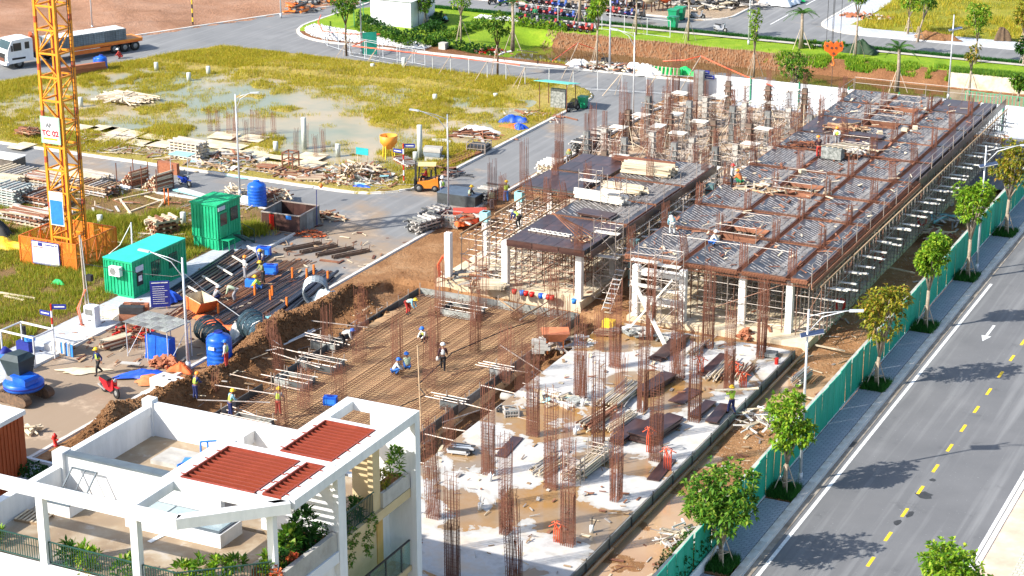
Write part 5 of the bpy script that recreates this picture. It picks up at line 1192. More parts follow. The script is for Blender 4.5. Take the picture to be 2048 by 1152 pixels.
plant(-39.5, 64.6, ZF, .35, .9, 26, .35, .07, LF_DARK, 'Dark cordyline behind the balcony railing, nearer one', 216); plant(-39.5, 65.8, ZF, .35, 1.0, 30, .38, .07, LF_DARK, 'Dark cordyline behind the balcony railing, farther one', 217)
plant(-39.5, 68.1, 8.8, .45, .8, 60, .22, .07, LF_OLIVE, 'Olive shrub in the rear balcony planter', 218); plant(-39.4, 69.1, 8.8, .3, 1.6, 36, .34, .09, LF_MID, 'Tall spiky plant at the rear corner of the villa', 219)
for i, (x, y, l_, lb) in enumerate(((-39.0, 64.4, 1.8, 'Trailing green creeper hanging below the dark railing'), (-38.95, 65.9, 2.0, 'Thin trailing vine hanging over the cream wall'), (-46.6, 56.3, 1.3, 'Yellow green creeper spilling over the front wall, middle'), (-52.6, 56.3, 1.4, 'Yellow green creeper spilling over the front wall, left'), (-44.9, 56.3, .9, 'Yellow green creeper spilling over the front wall, right'))):
    o = ob('creeper', crown_mesh('creeper', [(0, 0, -l_ * .45, .14 if i < 2 else .5, .4 if i < 2 else .2, l_ * .5), (0, .3, -l_ * .2, .15, .5 if i < 2 else .2, l_ * .25)], 90 if i < 2 else 150, 6, .13, .07, LF_MID if i < 2 else LF_OLIVE, 230 + i), None, (x, y, ZF + .15)); tag(o, lb, 'creeper')
o = ob('ground_cover', crown_mesh('ground_cover', [(k * .9, 0, .2, .8, .8, .3) for k in range(9)], 420, 7, .22, .12, LF_DARK, 240), None, (-66.6, 75.0, 1.6)); tag(o, 'Dark green hedge growing on the ledge behind the villa wall', 'hedge')
MB().box(-67.8, -57, 74, 76.2, 0, 1.5).build('ledge', SOFFIT, g)
# garden north of the road: hedges, cabin
for i, (a, b_, w_, lb) in enumerate(((( 722, 45), (800, 85), 1.0, 'Strappy dark hedge in front of the white cabin, left part'), ((800, 85), (880, 62), 1.0, 'Strappy dark hedge along the right side of the white cabin'), ((720, 60), (815, 92), .8, 'Low shrub border left of the cabin hedge'), ((855, 92), (965, 52), 1.1, 'Diagonal flower hedge across the lawn'), ((840, 88), (985, 108), 1.0, 'Low dark shrub row at the front of the lawn'), ((1030, 50), (1120, 62), 1.0, 'Green bushes on the canal bank under the motorbikes'), ((862, 62), (878, 40), 1.3, 'Tall dark shrub by the cabin corner'), ((1600, 95), (1680, 100), .8, 'Low bushes by the bend palm'))):
    p, q = gp(*a, .1), gp(*b_, .1); k = max(3, int((q - p).length / 1.2)); bl = [(*(p + (q - p) * (j / k) - p), .0) for j in range(k + 1)]
    bl = [(u[0], u[1], .35, w_ * .7, w_ * .7, .55 if i > 1 else .9) for u in bl]
    o = ob('shrub_row', crown_mesh('shrub_row', bl, 60 * k, 6, .34, .12, [LF_DARK, LF_DARK, LF_MID, LF_MID, LF_DARK, LF_LIME, LF_DARK, LF_MID][i], 250 + i, .15, .8), None, tuple(p)); tag(o, lb, 'hedge')
cb = gp(842, 78, .1); cbn = thing('site_cabin', 'white metal site cabin with pitched lid behind the strappy hedge', 'cabin', (-106.6, 193.2, .1))
MB().box(-5.2, 0, -0.5, 5.2, 0, 3.0).build('cabin_body', P('white_panel', (.80, .81, .82), (.74, .75, .77), 1, .4), cbn); MB().add([(-5.4, -.7, 3.0), (.2, -.7, 3.0), (.2, 5.4, 3.0), (-5.4, 5.4, 3.0), (-2.6, -.7, 3.35), (-2.6, 5.4, 3.35)], [(0, 1, 4), (2, 3, 5), (1, 2, 5, 4), (3, 0, 4, 5)]).build('roof', HOARDW, cbn)
for x in (-4.2, -1.6): MB().box(x, x + .8, -.54, -.5, 1.8, 2.5).build('window', HOARDW, cbn)
for y in (1.2, 3.2): MB().box(0, .03, y, y + .04, .1, 2.9).build('panel_joint', DKSTEEL, cbn)
# ================================================================== LAMPS
def lamp(px, py, h, arm, label, solar=False, heads=1, z=.05, r_=.075):
    c = gp(px, py, z); t = thing('street_lamp', label, 'street lamp', (c.x, c.y, z)); MB().tube((0, 0, 0), (0, 0, h), r_ * 1.2, 8, r2=r_ * .7).tube((0, 0, 0), (0, 0, .5), r_ * 1.7, 8).build('pole', GALV, t, True)
    a = Vector(arm)
    if a.length > 0:
        e = a + Vector((0, 0, h + .15)); MB().path([(0, 0, h - 1.3), a * .35 + Vector((0, 0, h - .35)), a * .9 + Vector((0, 0, h + .1)), e], .03, 6).path([(0, 0, h - .4), a * .4 + Vector((0, 0, h - .1)), e], .025, 6).build('arm', GALV, t, True)
        d = a.normalized(); MB().beam(e, e + d * .75 + Vector((0, 0, .08)), .24, .09).build('lamp_head', GALV, t)
    if solar: MB().beam((-.35, -.1, h - 1.5), (.75, .35, h - 1.2), .6, .04).build('solar_panel', SOLAR, t); MB().beam((-.38, -.1, h - 1.53), (.78, .35, h - 1.23), .66, .03).build('panel_frame', GALV, t)
    return t
lamp(1600, 962, 9.9, (2.1, .3, 0), 'Tall street lamp with solar panel behind the second street tree', True)
lamp(1953, 541, 9.2, (2.2, .6, 0), 'Tall street lamp with solar panel near the far end of the hoarding', True)
lamp(1266, 243, 8.3, (-1.6, -.2, 0), 'Street lamp on the road corner beside the field of columns')
lamp(897, 434, 8.2, (-2.2, -.5, 0), 'Street lamp right of the forklift with the worker in jeans beside it')
lamp(377, 738, 7.3, (-2.2, -.3, 0), 'Street lamp next to the canopy with the blue boards', r_=.09)
lamp(480, 392, 8.4, (1.2, .3, 0), 'Street lamp beside the stepped green container'); lamp(723, 108, 9, (0, 0, 0), 'Plain pole at the green gate by the gravel island'); lamp(1219, 141, 9, (0, 0, 0), 'Thick plain pole among the rubbish on the canal bank', r_=.1)
lamp(1896, 198, 8.2, (0, 0, 0), 'Pole with small solar panel at the canal behind the long deck', True); lamp(185, 60, 9, (0, 0, 0), 'Thin pole standing in the levelled earth behind the truck'); lamp(562, 35, 6, (0, 0, 0), 'Pale pole at the far kerb of the west road')
lamp(1497, 90, 8, (0, 0, 0), 'Pole on the lawn beside the grey motorbike')
# ================================================================== HOARDINGS, FENCES
hd = thing('green_hoarding', 'long teal green corrugated hoarding along the right pavement', 'hoarding', (-30.1, 0, 0))
pm = MB(); n = 8
for i in range(n):
    a, b_ = i / n, (i + .5) / n; pm.box(-.012, .012, a, b_, 0, 1); pm.box(-.032, -.008, b_, (i + 1) / n, 0, 1)
pmesh = pm.mesh('hoarding_panel', HOARD); y = 76.0
while y < 158:
    o = ob('panel', pmesh, hd, (random.uniform(-.03, .03), y, .16)); o.rotation_euler = (0, random.gauss(0, .008), random.gauss(0, .015)); o.scale = (1, 1.17, 2.36 + random.uniform(-.015, .015)); y += 1.19
MB().box(-.06, .05, 76, 158.2, .1, .17).build('bottom_rail', WPAINT, hd); MB().box(-.45, -.1, 76, 158.2, 2.10, 2.18).build('inner_ledge', CONC, hd)
y = 76.5
while y < 158: bar('rear_post', hd, (-.12, y, 0), (-.12, y, 2.3), .07, .07, RUST); bar('rear_brace', hd, (-.12, y, 1.9), (-1.1, y, -.1), .05, .05, TIMBER); y += 3.5
hw = thing('white_hoarding', 'white corrugated hoarding with green posts behind the columns and the long deck', 'hoarding', (0, 176.2, 0))
x = -65.4
while x < -22: o = ob('panel', bpy.data.meshes.get('white_panel_mesh') or MB().box(0, .6, -.012, .012, 0, 1).box(.6, 1.2, .01, .034, 0, 1).mesh('white_panel_mesh', HOARDW), hw, (x, 0, .05)); o.scale = (1, 1, 2.35); x += 1.2
x = -65.4
while x < -22: bar('post', hw, (x, -.09, 0), (x, -.09, 2.6), .1, .1, P('green_post', (.02, .25, .12), rough=.5)); x += 4.8
def fence(pts, h, label, sp=2.4, struts=0, mat=GALV, rails=(0.05, 1.0), z=.1, sm=STAKE):
    t = thing('fence', label, 'fence')
    for a, b_ in zip(pts, pts[1:]):
        p, q = Vector((a[0], a[1], z)), Vector((b_[0], b_[1], z)); d = q - p; n = max(1, round(d.length / sp)); nn_ = Vector((-d.y, d.x, 0)).normalized()
        for i in range(n + 1):
            c = p + d * i / n; bar('post', t, c, c + Vector((0, 0, h)), .06, .06, mat)
            if struts and i % struts == 0: bar('strut', t, c + Vector((0, 0, h)), c - nn_ * 1.6 + Vector((-.4, 0, 0)), .07, .07, sm, 'tube')
        for r_ in rails: bar('rail', t, p + Vector((0, 0, h * r_)), q + Vector((0, 0, h * r_)), .04, .04, mat)
    return t
def g2(px, py, z=.1): v = gp(px, py, z); return (v.x, v.y)
fence([g2(700, 112), g2(760, 124), g2(1050, 172)], 1.9, 'grey chain fence with slanting struts along the far edge of the flooded field', 2.3, 2)
fence([g2(1050, 172), g2(1392, 192)], 1.9, 'grey fence frame standing across the site road mouth with concrete feet', 2.4, 2)
fence([g2(644, 78), g2(655, 92), g2(700, 106), g2(800, 122), g2(850, 131)], 1.7, 'low white fence round the gravel corner with sagging orange hose', 2.2)
fence([g2(1030, 38), g2(1340, 76)], 1.9, 'grey fence between the lawn and the parked motorbikes', 3.0)
fence([g2(690, 60), g2(745, 40)], 2.4, 'green posts fence beside the white cabin', 2.0, mat=P('green_post', (.02, .25, .12)))
fence([g2(1930, 206), g2(2060, 222)], 1.2, 'low green railing behind the far right hoarding', .35, mat=P('green_rail', (.05, .42, .22)), rails=(.1, 1.))
o = MB().path([gp(1326, 122, 2.2) + Vector((0, 0, 0)), gp(1370, 120, 2.5), gp(1402, 112, 2.8), gp(1440, 130, 2.4), gp(1490, 152, 2.3), gp(1545, 172, 2.0)], .06, 6).build('hose', ORPIPE); tag(o, 'orange hose sagging over posts behind the white hoarding', 'hose')
o = MB().path([gp(1105, 122, 1.6), gp(1155, 86, 2.2), gp(1200, 102, 1.2)], .05, 6).build('hose', ORPIPE); tag(o, 'orange hose hung on a slanted pole on the canal bank', 'hose')
o = MB().path([gp(642, 30, .9), gp(636, 44, 1.2), gp(645, 62, 1.6), gp(700, 68, 1.7), gp(760, 68, 1.7), gp(705, 92, 1.7), gp(760, 98, 1.8), gp(1040, 130, 1.8)], .06, 6).build('hose', ORPIPE); tag(o, 'long orange hose laid along the fence round the gravel corner', 'hose')
for i, (a, b_, za, zb) in enumerate((((1350, 197), (1402, 112), .1, 3.0), ((1123, 158), (1157, 85), .1, 3.0), ((1035, 100), (1075, 105), 1.8, .1), ((1205, 192), (1240, 150), .1, 1.9), ((1293, 182), (1312, 152), .1, 1.9))):
    o = MB().tube(gp(*a, za), gp(*b_, zb), .05, 6).build('pole', STAKE); tag(o, 'slanted wooden pole %s' % ['propping the orange hose beside the tall grey column', 'on the canal bank under the left orange hose', 'leaning against the palm by the garden', 'propping the road fence on a concrete foot, left one', 'propping the road fence, right one'][i], 'pole')
gt = thing('mesh_gate', 'dark green mesh gate leaf standing at the gravel corner', 'gate', gp(726, 112, 0))
MB().box(0, 1.5, -.02, .02, .1, 2.5).build('mesh_leaf', HOARD, gt); gt.rotation_euler.z = .75
for x in (0, 1.5): bar('gate_post', gt, (x, .04, 0), (x, .04, 2.6), .07, .07, DKGREEN)
sc_ = thing('concrete_pier', 'tall dark concrete pier at the left end of the white hoarding', 'pier', gp(1397, 200, 0)); MB().box(-.5, .5, -.25, .25, 0, 2.9).build('pier_body', FORMG, sc_)
for z, a in ((2.5, .3), (2.0, .5)):
    o = MB().box(-.5, .5, -.02, .02, 0, .35).box(-.35, .35, -.025, -.021, .13, .2, 1).build('street_sign', [BLUED, WPAINT]); o.location = gp(1412 + (10 if z < 2.3 else 0), 196, 0) + Vector((0, -.6, z)); tag(o, ['Upper', 'Lower'][z < 2.3] + ' blue street sign in front of the white hoarding', 'sign')

# ================================================================== TOWER CRANE MAST AND CAGE
mast = thing('tower_crane_mast', 'yellow lattice tower crane mast with signs, ladder and cables', 'crane', (-88.75, 108.9, 0))
S = .84; MH = 33.6; nb = 20; bh = MH / nb
for sx in (-1, 1):
    for sy in (-1, 1): bar('mast_leg', mast, (sx * S, sy * S, 0), (sx * S, sy * S, MH), .19, .19, YEL)
for k in range(nb):
    z = k * bh + .3; z2 = z + bh; fl = k % 2
    for sy in (-1, 1): bar('horizontal', mast, (-S, sy * S, z), (S, sy * S, z), .13, .13, YEL); bar('diagonal', mast, (-S if fl else S, sy * S, z), (S if fl else -S, sy * S, min(z2, MH)), .11, .11, YEL, 'tube')
    for sx in (-1, 1): bar('horizontal', mast, (sx * S, -S, z), (sx * S, S, z), .12, .12, YEL); bar('diagonal', mast, (sx * S, -S if fl else S, z), (sx * S, S if fl else -S, min(z2, MH)), .11, .11, YEL, 'tube')
    if k % 2 == 0:
        for sx in (-1, 1):
            for sy in (-1, 1): bar('joint_sleeve', mast, (sx * S, sy * S, z + .5), (sx * S, sy * S, z + .95), .27, .27, MASTR if (sx + sy) else YEL, 'tube')
ldr = MB()
for dx in (-.2, .2): ldr.box(.15 + dx - .05, .15 + dx + .05, -.1, 0, .3, MH)
for k in range(int(MH / .3)): ldr.box(-.05, .35, -.08, -.03, .4 + k * .3, .44 + k * .3)
ldr.build('ladder', MASTR, mast)
for dx in (-.05, .12): MB().tube((1.12 + dx, .3, .3), (1.12 + dx, .3, MH), .028, 5).build('power_cable', BLACK, mast)
for z, hh, w_, m_ in ((9.0, 1.95, 1.68, 'sign_board'), (2.95, 2.5, 1.2, 'notice_board')):
    sb = MB().box(-w_ / 2 - .1, w_ / 2 - .1, -.03, .03, 0, hh); sb = sb.build(m_, P('sign_green_frame', (.35, .62, .42), (.3, .55, .38)) if z > 5 else WPAINT, mast); sb.location = (0 if z > 5 else .02, -S - .2, z)
    if z > 5: MB().box(-w_ / 2, w_ / 2 - .2, -.045, -.031, .14, hh - .1).build('sign_face', WPAINT, sb); MB().box(-.75, .5, -.052, -.046, .28, .42).build('yellow_strip', YPAINT, sb)
    else: MB().box(-w_ / 2 - .04, w_ / 2 - .16, -.045, -.031, .08, hh - .62).build('notice_face', P('notice_blue', (.03, .22, .70), (.02, .16, .6), 3, .5), sb)
    sbz = sb if z > 5 else sbz
def text(s_, size, mat, parent, loc, rot=(R(90), 0, 0), name='lettering'):
    cu = bpy.data.curves.new(name, 'FONT'); cu.body = s_; cu.size = size; cu.align_x = 'CENTER'; cu.extrude = .004; cu.offset = .022; tmp = bpy.data.objects.new('tmp', cu); COL.objects.link(tmp)
    me = bpy.data.meshes.new_from_object(tmp.evaluated_get(bpy.context.evaluated_depsgraph_get())); bpy.data.objects.remove(tmp); me.materials.clear(); me.materials.append(mat)
    o = ob(name, me, parent, loc); o.rotation_euler = rot; return o
text('TC 02', .56, P('sign_red', (.45, .02, .04), rough=.5), sbz, (-.1, -.055, .58)); text('AP', .42, P('sign_grey', (.2, .2, .22), rough=.5), sbz, (-.2, -.055, 1.2))
cg = thing('crane_base_cage', 'orange mesh cage round the foot of the crane with a white board on it', 'fence', (0, 0, 0))
cx0, cx1, cy0, cy1, ch = -91.4, -86.4, 106.6, 111.3, 2.15
for a, b_ in (((cx0, cy0), (cx1, cy0)), ((cx1, cy0), (cx1, cy1)), ((cx1, cy1), (cx0, cy1)), ((cx0, cy1), (cx0, cy0))):
    p, q = Vector((*a, .05)), Vector((*b_, .05)); d = q - p; n = 4
    for i in range(n):
        u, v = p + d * i / n, p + d * (i + 1) / n; up = Vector((0, 0, ch))
        bar('post', cg, u, u + up, .09, .09, ORANGE); bar('rail', cg, u + up, v + up, .07, .07, ORANGE); bar('rail', cg, u + up * .5, v + up * .5, .04, .04, ORANGE); bar('cross_bar', cg, u + up * .04, v + up * .96, .035, .035, ORANGE); bar('cross_bar', cg, v + up * .04, u + up * .96, .035, .035, ORANGE)
        f = (v - u) * .03; MB().quad(u + f + up * .03, v - f + up * .03, v - f + up * .97, u + f + up * .97).build('mesh_panel', ORMESH, cg)
wb = thing('notice_board', 'white notice board with blue header hung on the orange crane cage', 'board', (-90.2, 106.45, .35))
MB().box(0, 2.45, -.02, .02, 0, 1.75).build('board_back', BLUED, wb); MB().box(.06, 2.39, -.035, -.021, .06, 1.69).build('board_face', WPAINT, wb)
MB().box(.6, 1.0, -.045, -.036, 1.4, 1.66).box(2.15, 2.3, -.045, -.036, 1.5, 1.6).box(.06, 2.39, -.045, -.036, .09, .13).box(1.0, 1.02, -.045, -.036, .7, 1.4).box(.1, 2.3, -.042, -.036, .68, .70).box(1.2, 2.05, -.045, -.036, 1.5, 1.58).build('print', BLUED, wb)
MB().box(.15, .95, -.045, -.036, 1.28, 1.33).build('print_red', RED, wb)
# hook block hanging over the deck
hc = gp(1667, 98, 10.5); hk = thing('crane_hook_block', 'orange two lobed crane hook block hanging on steel ropes over the long deck', 'hook', hc)
m = MB()
poly = [(-.8, .25), (-.7, .62), (-.42, .5), (-.25, .66), (0, .42), (.25, .66), (.42, .5), (.7, .62), (.8, .25), (.72, -.12), (.4, -.3), (.2, -.55), (-.2, -.55), (-.4, -.3), (-.72, -.12)]
m.T = Matrix.Rotation(AZ * 1.0, 4, 'Z') @ Matrix.Rotation(R(90), 4, 'X'); m.prism(poly, -.12, .12); m.build('sheave_housing', ORHOOK, hk)
m = MB(Matrix.Rotation(AZ, 4, 'Z'))
for x, z in ((-.55, .3), (.55, .3), (-.18, .12), (.18, .12), (0, -.35)): m.lathe([(.11, -.15), (.11, .15)], 10, (x, 0, z), axis='y')
m.build('sheave_bolt', RUST, hk); m = MB().path([(0, 0, -.5), (0, 0, -.9), (.12, 0, -1.15), (.1, 0, -1.35), (-.08, 0, -1.4), (-.16, 0, -1.25)], [.1, .08, .07, .06, .05, .03], 8); m.build('hook', ORANGE, hk, True)
for x, y in ((-.6, -.1), (-.2, .1), (-.05, -.1), (.5, .1)): MB().tube((x, y, .3), (x, y, 18), .022, 4).build('wire_rope', DKSTEEL, hk)
MB().tube((0, 0, -1.4), (0, 0, -5.6), .02, 4).build('sling', DKSTEEL, hk)

# ================================================================== CONTAINERS
def corr(x0, x1, y, z0, z1, m, d=.05, p_=.3, ax=0):
    """corrugated wall strip as real ribs"""
    n = max(1, round((x1 - x0) / p_))
    for i in range(n):
        a = x0 + (x1 - x0) * (i + .15) / n; b_ = x0 + (x1 - x0) * (i + .55) / n
        if ax == 0: m.box(a, b_, y - d, y, z0, z1)
        else: m.box(y, y + d, a, b_, z0, z1)
C1 = thing('office_container', 'long green office container with teal roof, air conditioner and two barred windows', 'container', (-81.9, 103.9, .1), R(-1.5))
b = MB().box(.04, 2.4, .04, 6.0, .1, 2.55); corr(.1, 2.36, .04, .15, 2.45, b); corr(.1, 5.9, 2.4, .15, 2.45, b, .03, .3, 1); b.build('body', GRNC, C1)
b = MB()
for x in (0, 2.36): 
    for y in (-.03, 5.96): b.box(x, x + .1, y, y + .1, 0, 2.6)
b.box(.1, 2.36, -.03, .06, 2.45, 2.6).box(.1, 2.36, -.03, .06, 0, .14).box(2.38, 2.46, .07, 5.96, 2.45, 2.6).box(2.38, 2.46, .07, 5.96, 0, .14); b.build('corner_frame', GRNC, C1)
MB().box(-.02, 2.48, -.05, 6.08, 2.602, 2.66).build('roof', TEALR, C1)
ac = MB().box(.75, 1.65, -.42, -.06, 1.55, 2.2).build('air_conditioner', WPAINT, C1); MB().lathe([(.24, -.44), (.24, -.425)], 16, (1.1, 0, 1.87), axis='y').build('fan_grille', FORMG, ac)
for y in (2.1, 4.1):
    w_ = MB().box(2.43, 2.47, y, y + .95, .95, 2.0).build('window', GLASS, C1)
    for k in range(5): MB().box(2.48, 2.5, y + .1 + k * .18, y + .12 + k * .18, .95, 2.0).build('window_bar', GRNC, w_)
MB().box(2.44, 2.47, .35, 1.2, 1.75, 2.15).build('name_plate', P('plate_grey', (.6, .65, .7), (.5, .55, .6)), C1); MB().box(2.44, 2.47, .45, 1.1, .75, 1.7).build('notice_panel', BLACK, C1); MB().box(2.475, 2.485, .58, .97, 1.05, 1.45).build('notice_print', WPAINT, C1)
C2 = thing('stepped_container', 'tall green container raised on a plinth with door, steps and barred window', 'container', (-82.6, 115.3, .1), R(-2))
b = MB().box(.04, 2.4, .04, 2.9, .85, 3.4).box(.1, 2.36, .1, 2.85, 0, .78); corr(.1, 2.36, .04, .95, 3.3, b); corr(.12, 2.34, .1, .05, .75, b); corr(.1, 2.8, 2.4, .95, 3.3, b, .03, .3, 1); b.build('body', GRNC, C2); MB().box(-.02, 2.46, -.04, 2.96, 3.4, 3.5).build('roof', GRNC, C2)
for k in range(16): MB().box(0, 2.44, .05 + k * .18, .1 + k * .18, 3.5, 3.53).build('roof_rib', GRNC, C2)
d_ = MB().box(2.44, 2.5, .15, 1.15, .9, 2.9).build('door', GRNC, C2); MB().box(2.505, 2.52, .25, 1.05, 1.85, 2.75).build('door_glass', GLASS, d_); MB().box(2.44, 2.47, 1.6, 2.5, 1.9, 2.9).build('window', GLASS, C2); MB().box(2.44, 2.48, .1, .95, 3.0, 3.3).build('name_plate', P('plate_grey', (.6, .65, .7)), C2)
stp = MB(); stp.box(2.5, 3.2, .2, 1.0, .8, .85)
for x in (2.55, 3.15):
    for y in (.25, .95): stp.box(x, x + .05, y, y + .05, 0, .8)
stp.build('landing', GRNC, C2); m = MB()
for k in range(5): m.box(2.7, 3.5, 1.6 + k * .28, 1.82 + k * .28, .85 - k * .17, .88 - k * .17)
m.beam((2.7, 1.5, .9), (2.7, 3.0, 0), .05, .1).beam((3.5, 1.5, .9), (3.5, 3.0, 0), .05, .1).beam((3.5, 1.5, 1.9), (3.5, 3.0, 1.0), .04, .04).beam((3.5, 1.5, .9), (3.5, 1.5, 1.9), .04, .04).beam((3.5, 3.0, 0), (3.5, 3.0, 1), .04, .04); m.build('steps', DKGREEN, C2)

# ================================================================== VEHICLES
def wheel(parent, x, y, z, r_, w_, name='wheel', ax='y'):
    o = MB().lathe([(r_ * .62, -w_ * .42), (r_ * .95, -w_ * .5), (r_, -w_ * .3), (r_, w_ * .3), (r_ * .95, w_ * .5), (r_ * .62, w_ * .42)], 20, (0, 0, 0), axis=ax).build(name, BLACK, parent, True); o.location = (x, y, z)
    MB().lathe([(r_ * .2, -w_ * .47), (r_ * .6, -w_ * .4), (r_ * .6, w_ * .4), (r_ * .2, w_ * .47)], 14, axis=ax).build('rim', FORMG, o, True); return o
TD = Vector((-.407, -.914, 0)); TR = math.atan2(TD.y, TD.x)
TK = thing('flatbed_truck', 'white cabbed truck with orange flatbed, folded crane arm and grey block load', 'truck', (-127.2 - 1.2, 171.3, 0), TR)
# local +x = forward, +y = left (towards far side); near side is -y? positions along x
Lb = 11.2; TW = 2.45
MB().box(0, Lb, -TW / 2, TW / 2, 1.15, 1.32).build('flatbed', P('bed_orange', (.80, .28, .04), (.65, .2, .03), 2, .5), TK); MB().box(0, Lb + 4.6, -.5, .5, .75, 1.1).build('chassis', RUST, TK)
for s in (-1, 1): MB().box(.05, Lb - .1, s * (TW / 2) - (.05 if s > 0 else -.0), s * (TW / 2) + (.0 if s > 0 else .05), .95, 1.15).build('side_rail', ORANGE, TK); MB().box(3.4, 8.4, s * 1.12 - .04, s * 1.12 + .04, .45, .85).build('side_guard', ORANGE, TK)
for x in (.9, 2.15, 3.4): 
    for s in (-1, 1): wheel(TK, x, s * 1.0, .52, .52, .42)
for x in (10.2, 14.4):
    for s in (-1, 1): wheel(TK, x, s * 1.0, .52, .52, .36)
b = MB(); b.T = None
prof = [(12.8, .7), (15.6, .55), (15.75, 1.3), (15.55, 2.1), (15.1, 2.95), (13.4, 3.05), (12.8, 2.95)]
b.add([(x, -1.2, z) for x, z in prof] + [(x, 1.2, z) for x, z in prof], [tuple(range(6, -1, -1)), tuple(range(7, 14))] + [(i, (i + 1) % 7, (i + 1) % 7 + 7, i + 7) for i in range(7)]); cabm = b.build('cab', P('truck_white', (.78, .79, .8), (.7, .71, .73), 2, .35), TK)
MB().quad((15.60, -1.1, 2.05), (15.60, 1.1, 2.05), (15.20, 1.1, 2.85), (15.20, -1.1, 2.85)).build('windscreen', GLASS, TK)
for s in (-1, 1): MB().box(14.1, 15.0, s * 1.21 - .01, s * 1.21 + .01, 1.85, 2.65).build('side_window', GLASS, TK); MB().box(13.2, 13.7, s * 1.21 - .01, s * 1.21 + .01, 1.95, 2.65).build('side_window', GLASS, TK); MB().box(15.2, 15.35, s * 1.45 - .08, s * 1.45 + .08, 1.9, 2.5).build('mirror', BLACK, TK); MB().box(15.68, 15.76, s * .85 - .22, s * .85 + .22, .85, 1.1).build('headlight', LENS, TK)
MB().box(15.72, 15.8, -.7, .7, 1.15, 1.6).build('grille', BLACK, TK); MB().box(15.6, 15.9, -1.2, 1.2, .45, .75).build('bumper', P('truck_white', (.78, .79, .8)), TK)
for s in (-1, 1): MB().box(13.7, 15.2, s * 1.12 - .1, s * 1.12 + .1, .95, 1.15).build('wheel_arch', BLACK, TK)
ca = MB().beam((12.3, 0, 1.2), (12.3, 0, 2.9), .5, .5).beam((12.3, 0, 2.9), (11.6, -1.0, 1.6), .35, .45).beam((12.3, .2, 3.0), (12.9, 1.0, 3.4), .3, .35); ca.build('loader_crane', P('loader_orange', (.75, .16, .05), (.6, .1, .03), 2, .5), TK); MB().box(11.6, 12.5, -1.2, 1.2, .8, 1.3).build('crane_base', DKSTEEL, TK)
k = 0
for i in range(7):
    for j in range(2):
        o = MB().box(1.9 + i * 1.28, 3.13 + i * 1.28, -1.15 + j * 1.15, -.03 + j * 1.15, 1.34, 2.5).build('block_pallet', BLKGREY); o.matrix_world = Matrix.Translation(TK.location) @ Matrix.Rotation(TR, 4, 'Z')
        m = MB()
        for q in range(5): m.box(1.9 + i * 1.28, 3.13 + i * 1.28, -1.16 + j * 1.15, -.02 + j * 1.15, 1.5 + q * .19, 1.515 + q * .19)
        for q in (1, 2, 3): m.box(1.9 + i * 1.28 + q * .31, 1.91 + i * 1.28 + q * .31, -1.16 + j * 1.15, -.02 + j * 1.15, 1.35, 2.505)
        m.build('block_joint', DKSTEEL, o); tag(o, 'grey block cube on the flatbed, %s from the tail in the %s row' % (ORD[i], ('near', 'far')[1 - j]), 'blocks', 'block cubes on the truck'); MB().box(1.95 + i * 1.28, 3.1 + i * 1.28, -1.1 + j * 1.15, -.08 + j * 1.15, 2.51, 2.53).build('cover_sheet', TARPW, o)
# forklift
fk = thing('forklift', 'orange and black forklift with pale roof driving on the site road', 'forklift', gp(836, 383, 0) + Vector((.3, .6, 0)), R(205))
ORF = P('forklift_orange', (.85, .28, .03), (.7, .2, .02), 2, .4)
b = MB().add([(-1.15, -.55, .3), (.55, -.55, .3), (.55, -.55, .85), (-.3, -.55, .9), (-1.1, -.55, 1.15), (-1.15, .55, .3), (.55, .55, .3), (.55, .55, .85), (-.3, .55, .9), (-1.1, .55, 1.15)], [(0, 1, 2, 3, 4), (9, 8, 7, 6, 5), (0, 5, 6, 1), (1, 6, 7, 2), (2, 7, 8, 3), (3, 8, 9, 4), (4, 9, 5, 0)]); b.build('body', ORF, fk); MB().box(-1.3, -1.1, -.5, .5, .35, 1.1).build('counterweight', BLACK, fk)
for x, y in ((.5, -.5), (.5, .5), (-.95, -.5), (-.95, .5)): bar('guard_post', fk, (x, y, .8), (x * .85 - .05, y, 2.15), .07, .07, BLACK)
MB().box(-.95, .5, -.58, .58, 2.15, 2.22).build('overhead_guard', P('guard_cream', (.75, .60, .25), (.65, .5, .2)), fk); MB().box(-.5, 0, -.3, .3, .9, 1.05).box(-.6, -.48, -.3, .3, 1.0, 1.6).build('seat', BLACK, fk); MB().beam((.3, 0, .9), (.15, 0, 1.35), .05, .05).lathe([(.2, 0), (.2, .03)], 12, (.15, 0, 1.35)).build('steering_wheel', BLACK, fk)
for y in (-.42, .42): bar('mast_rail', fk, (.72, y, .1), (.72, y, 2.35), .12, .12, DKSTEEL); bar('fork', fk, (.82, y * .7, .12), (1.95, y * .7, .12), .12, .05, DKSTEEL)
for z in (.4, 1.2, 2.2): bar('mast_crossbar', fk, (.72, -.42, z), (.72, .42, z), .08, .1, DKSTEEL)
MB().box(.8, .84, -.55, .55, .2, 1.1).build('carriage', DKSTEEL, fk)
for x, y, r_ in ((.45, -.52, .34), (.45, .52, .34), (-.85, -.5, .27), (-.85, .5, .27)): wheel(fk, x, y, r_, r_, .2)
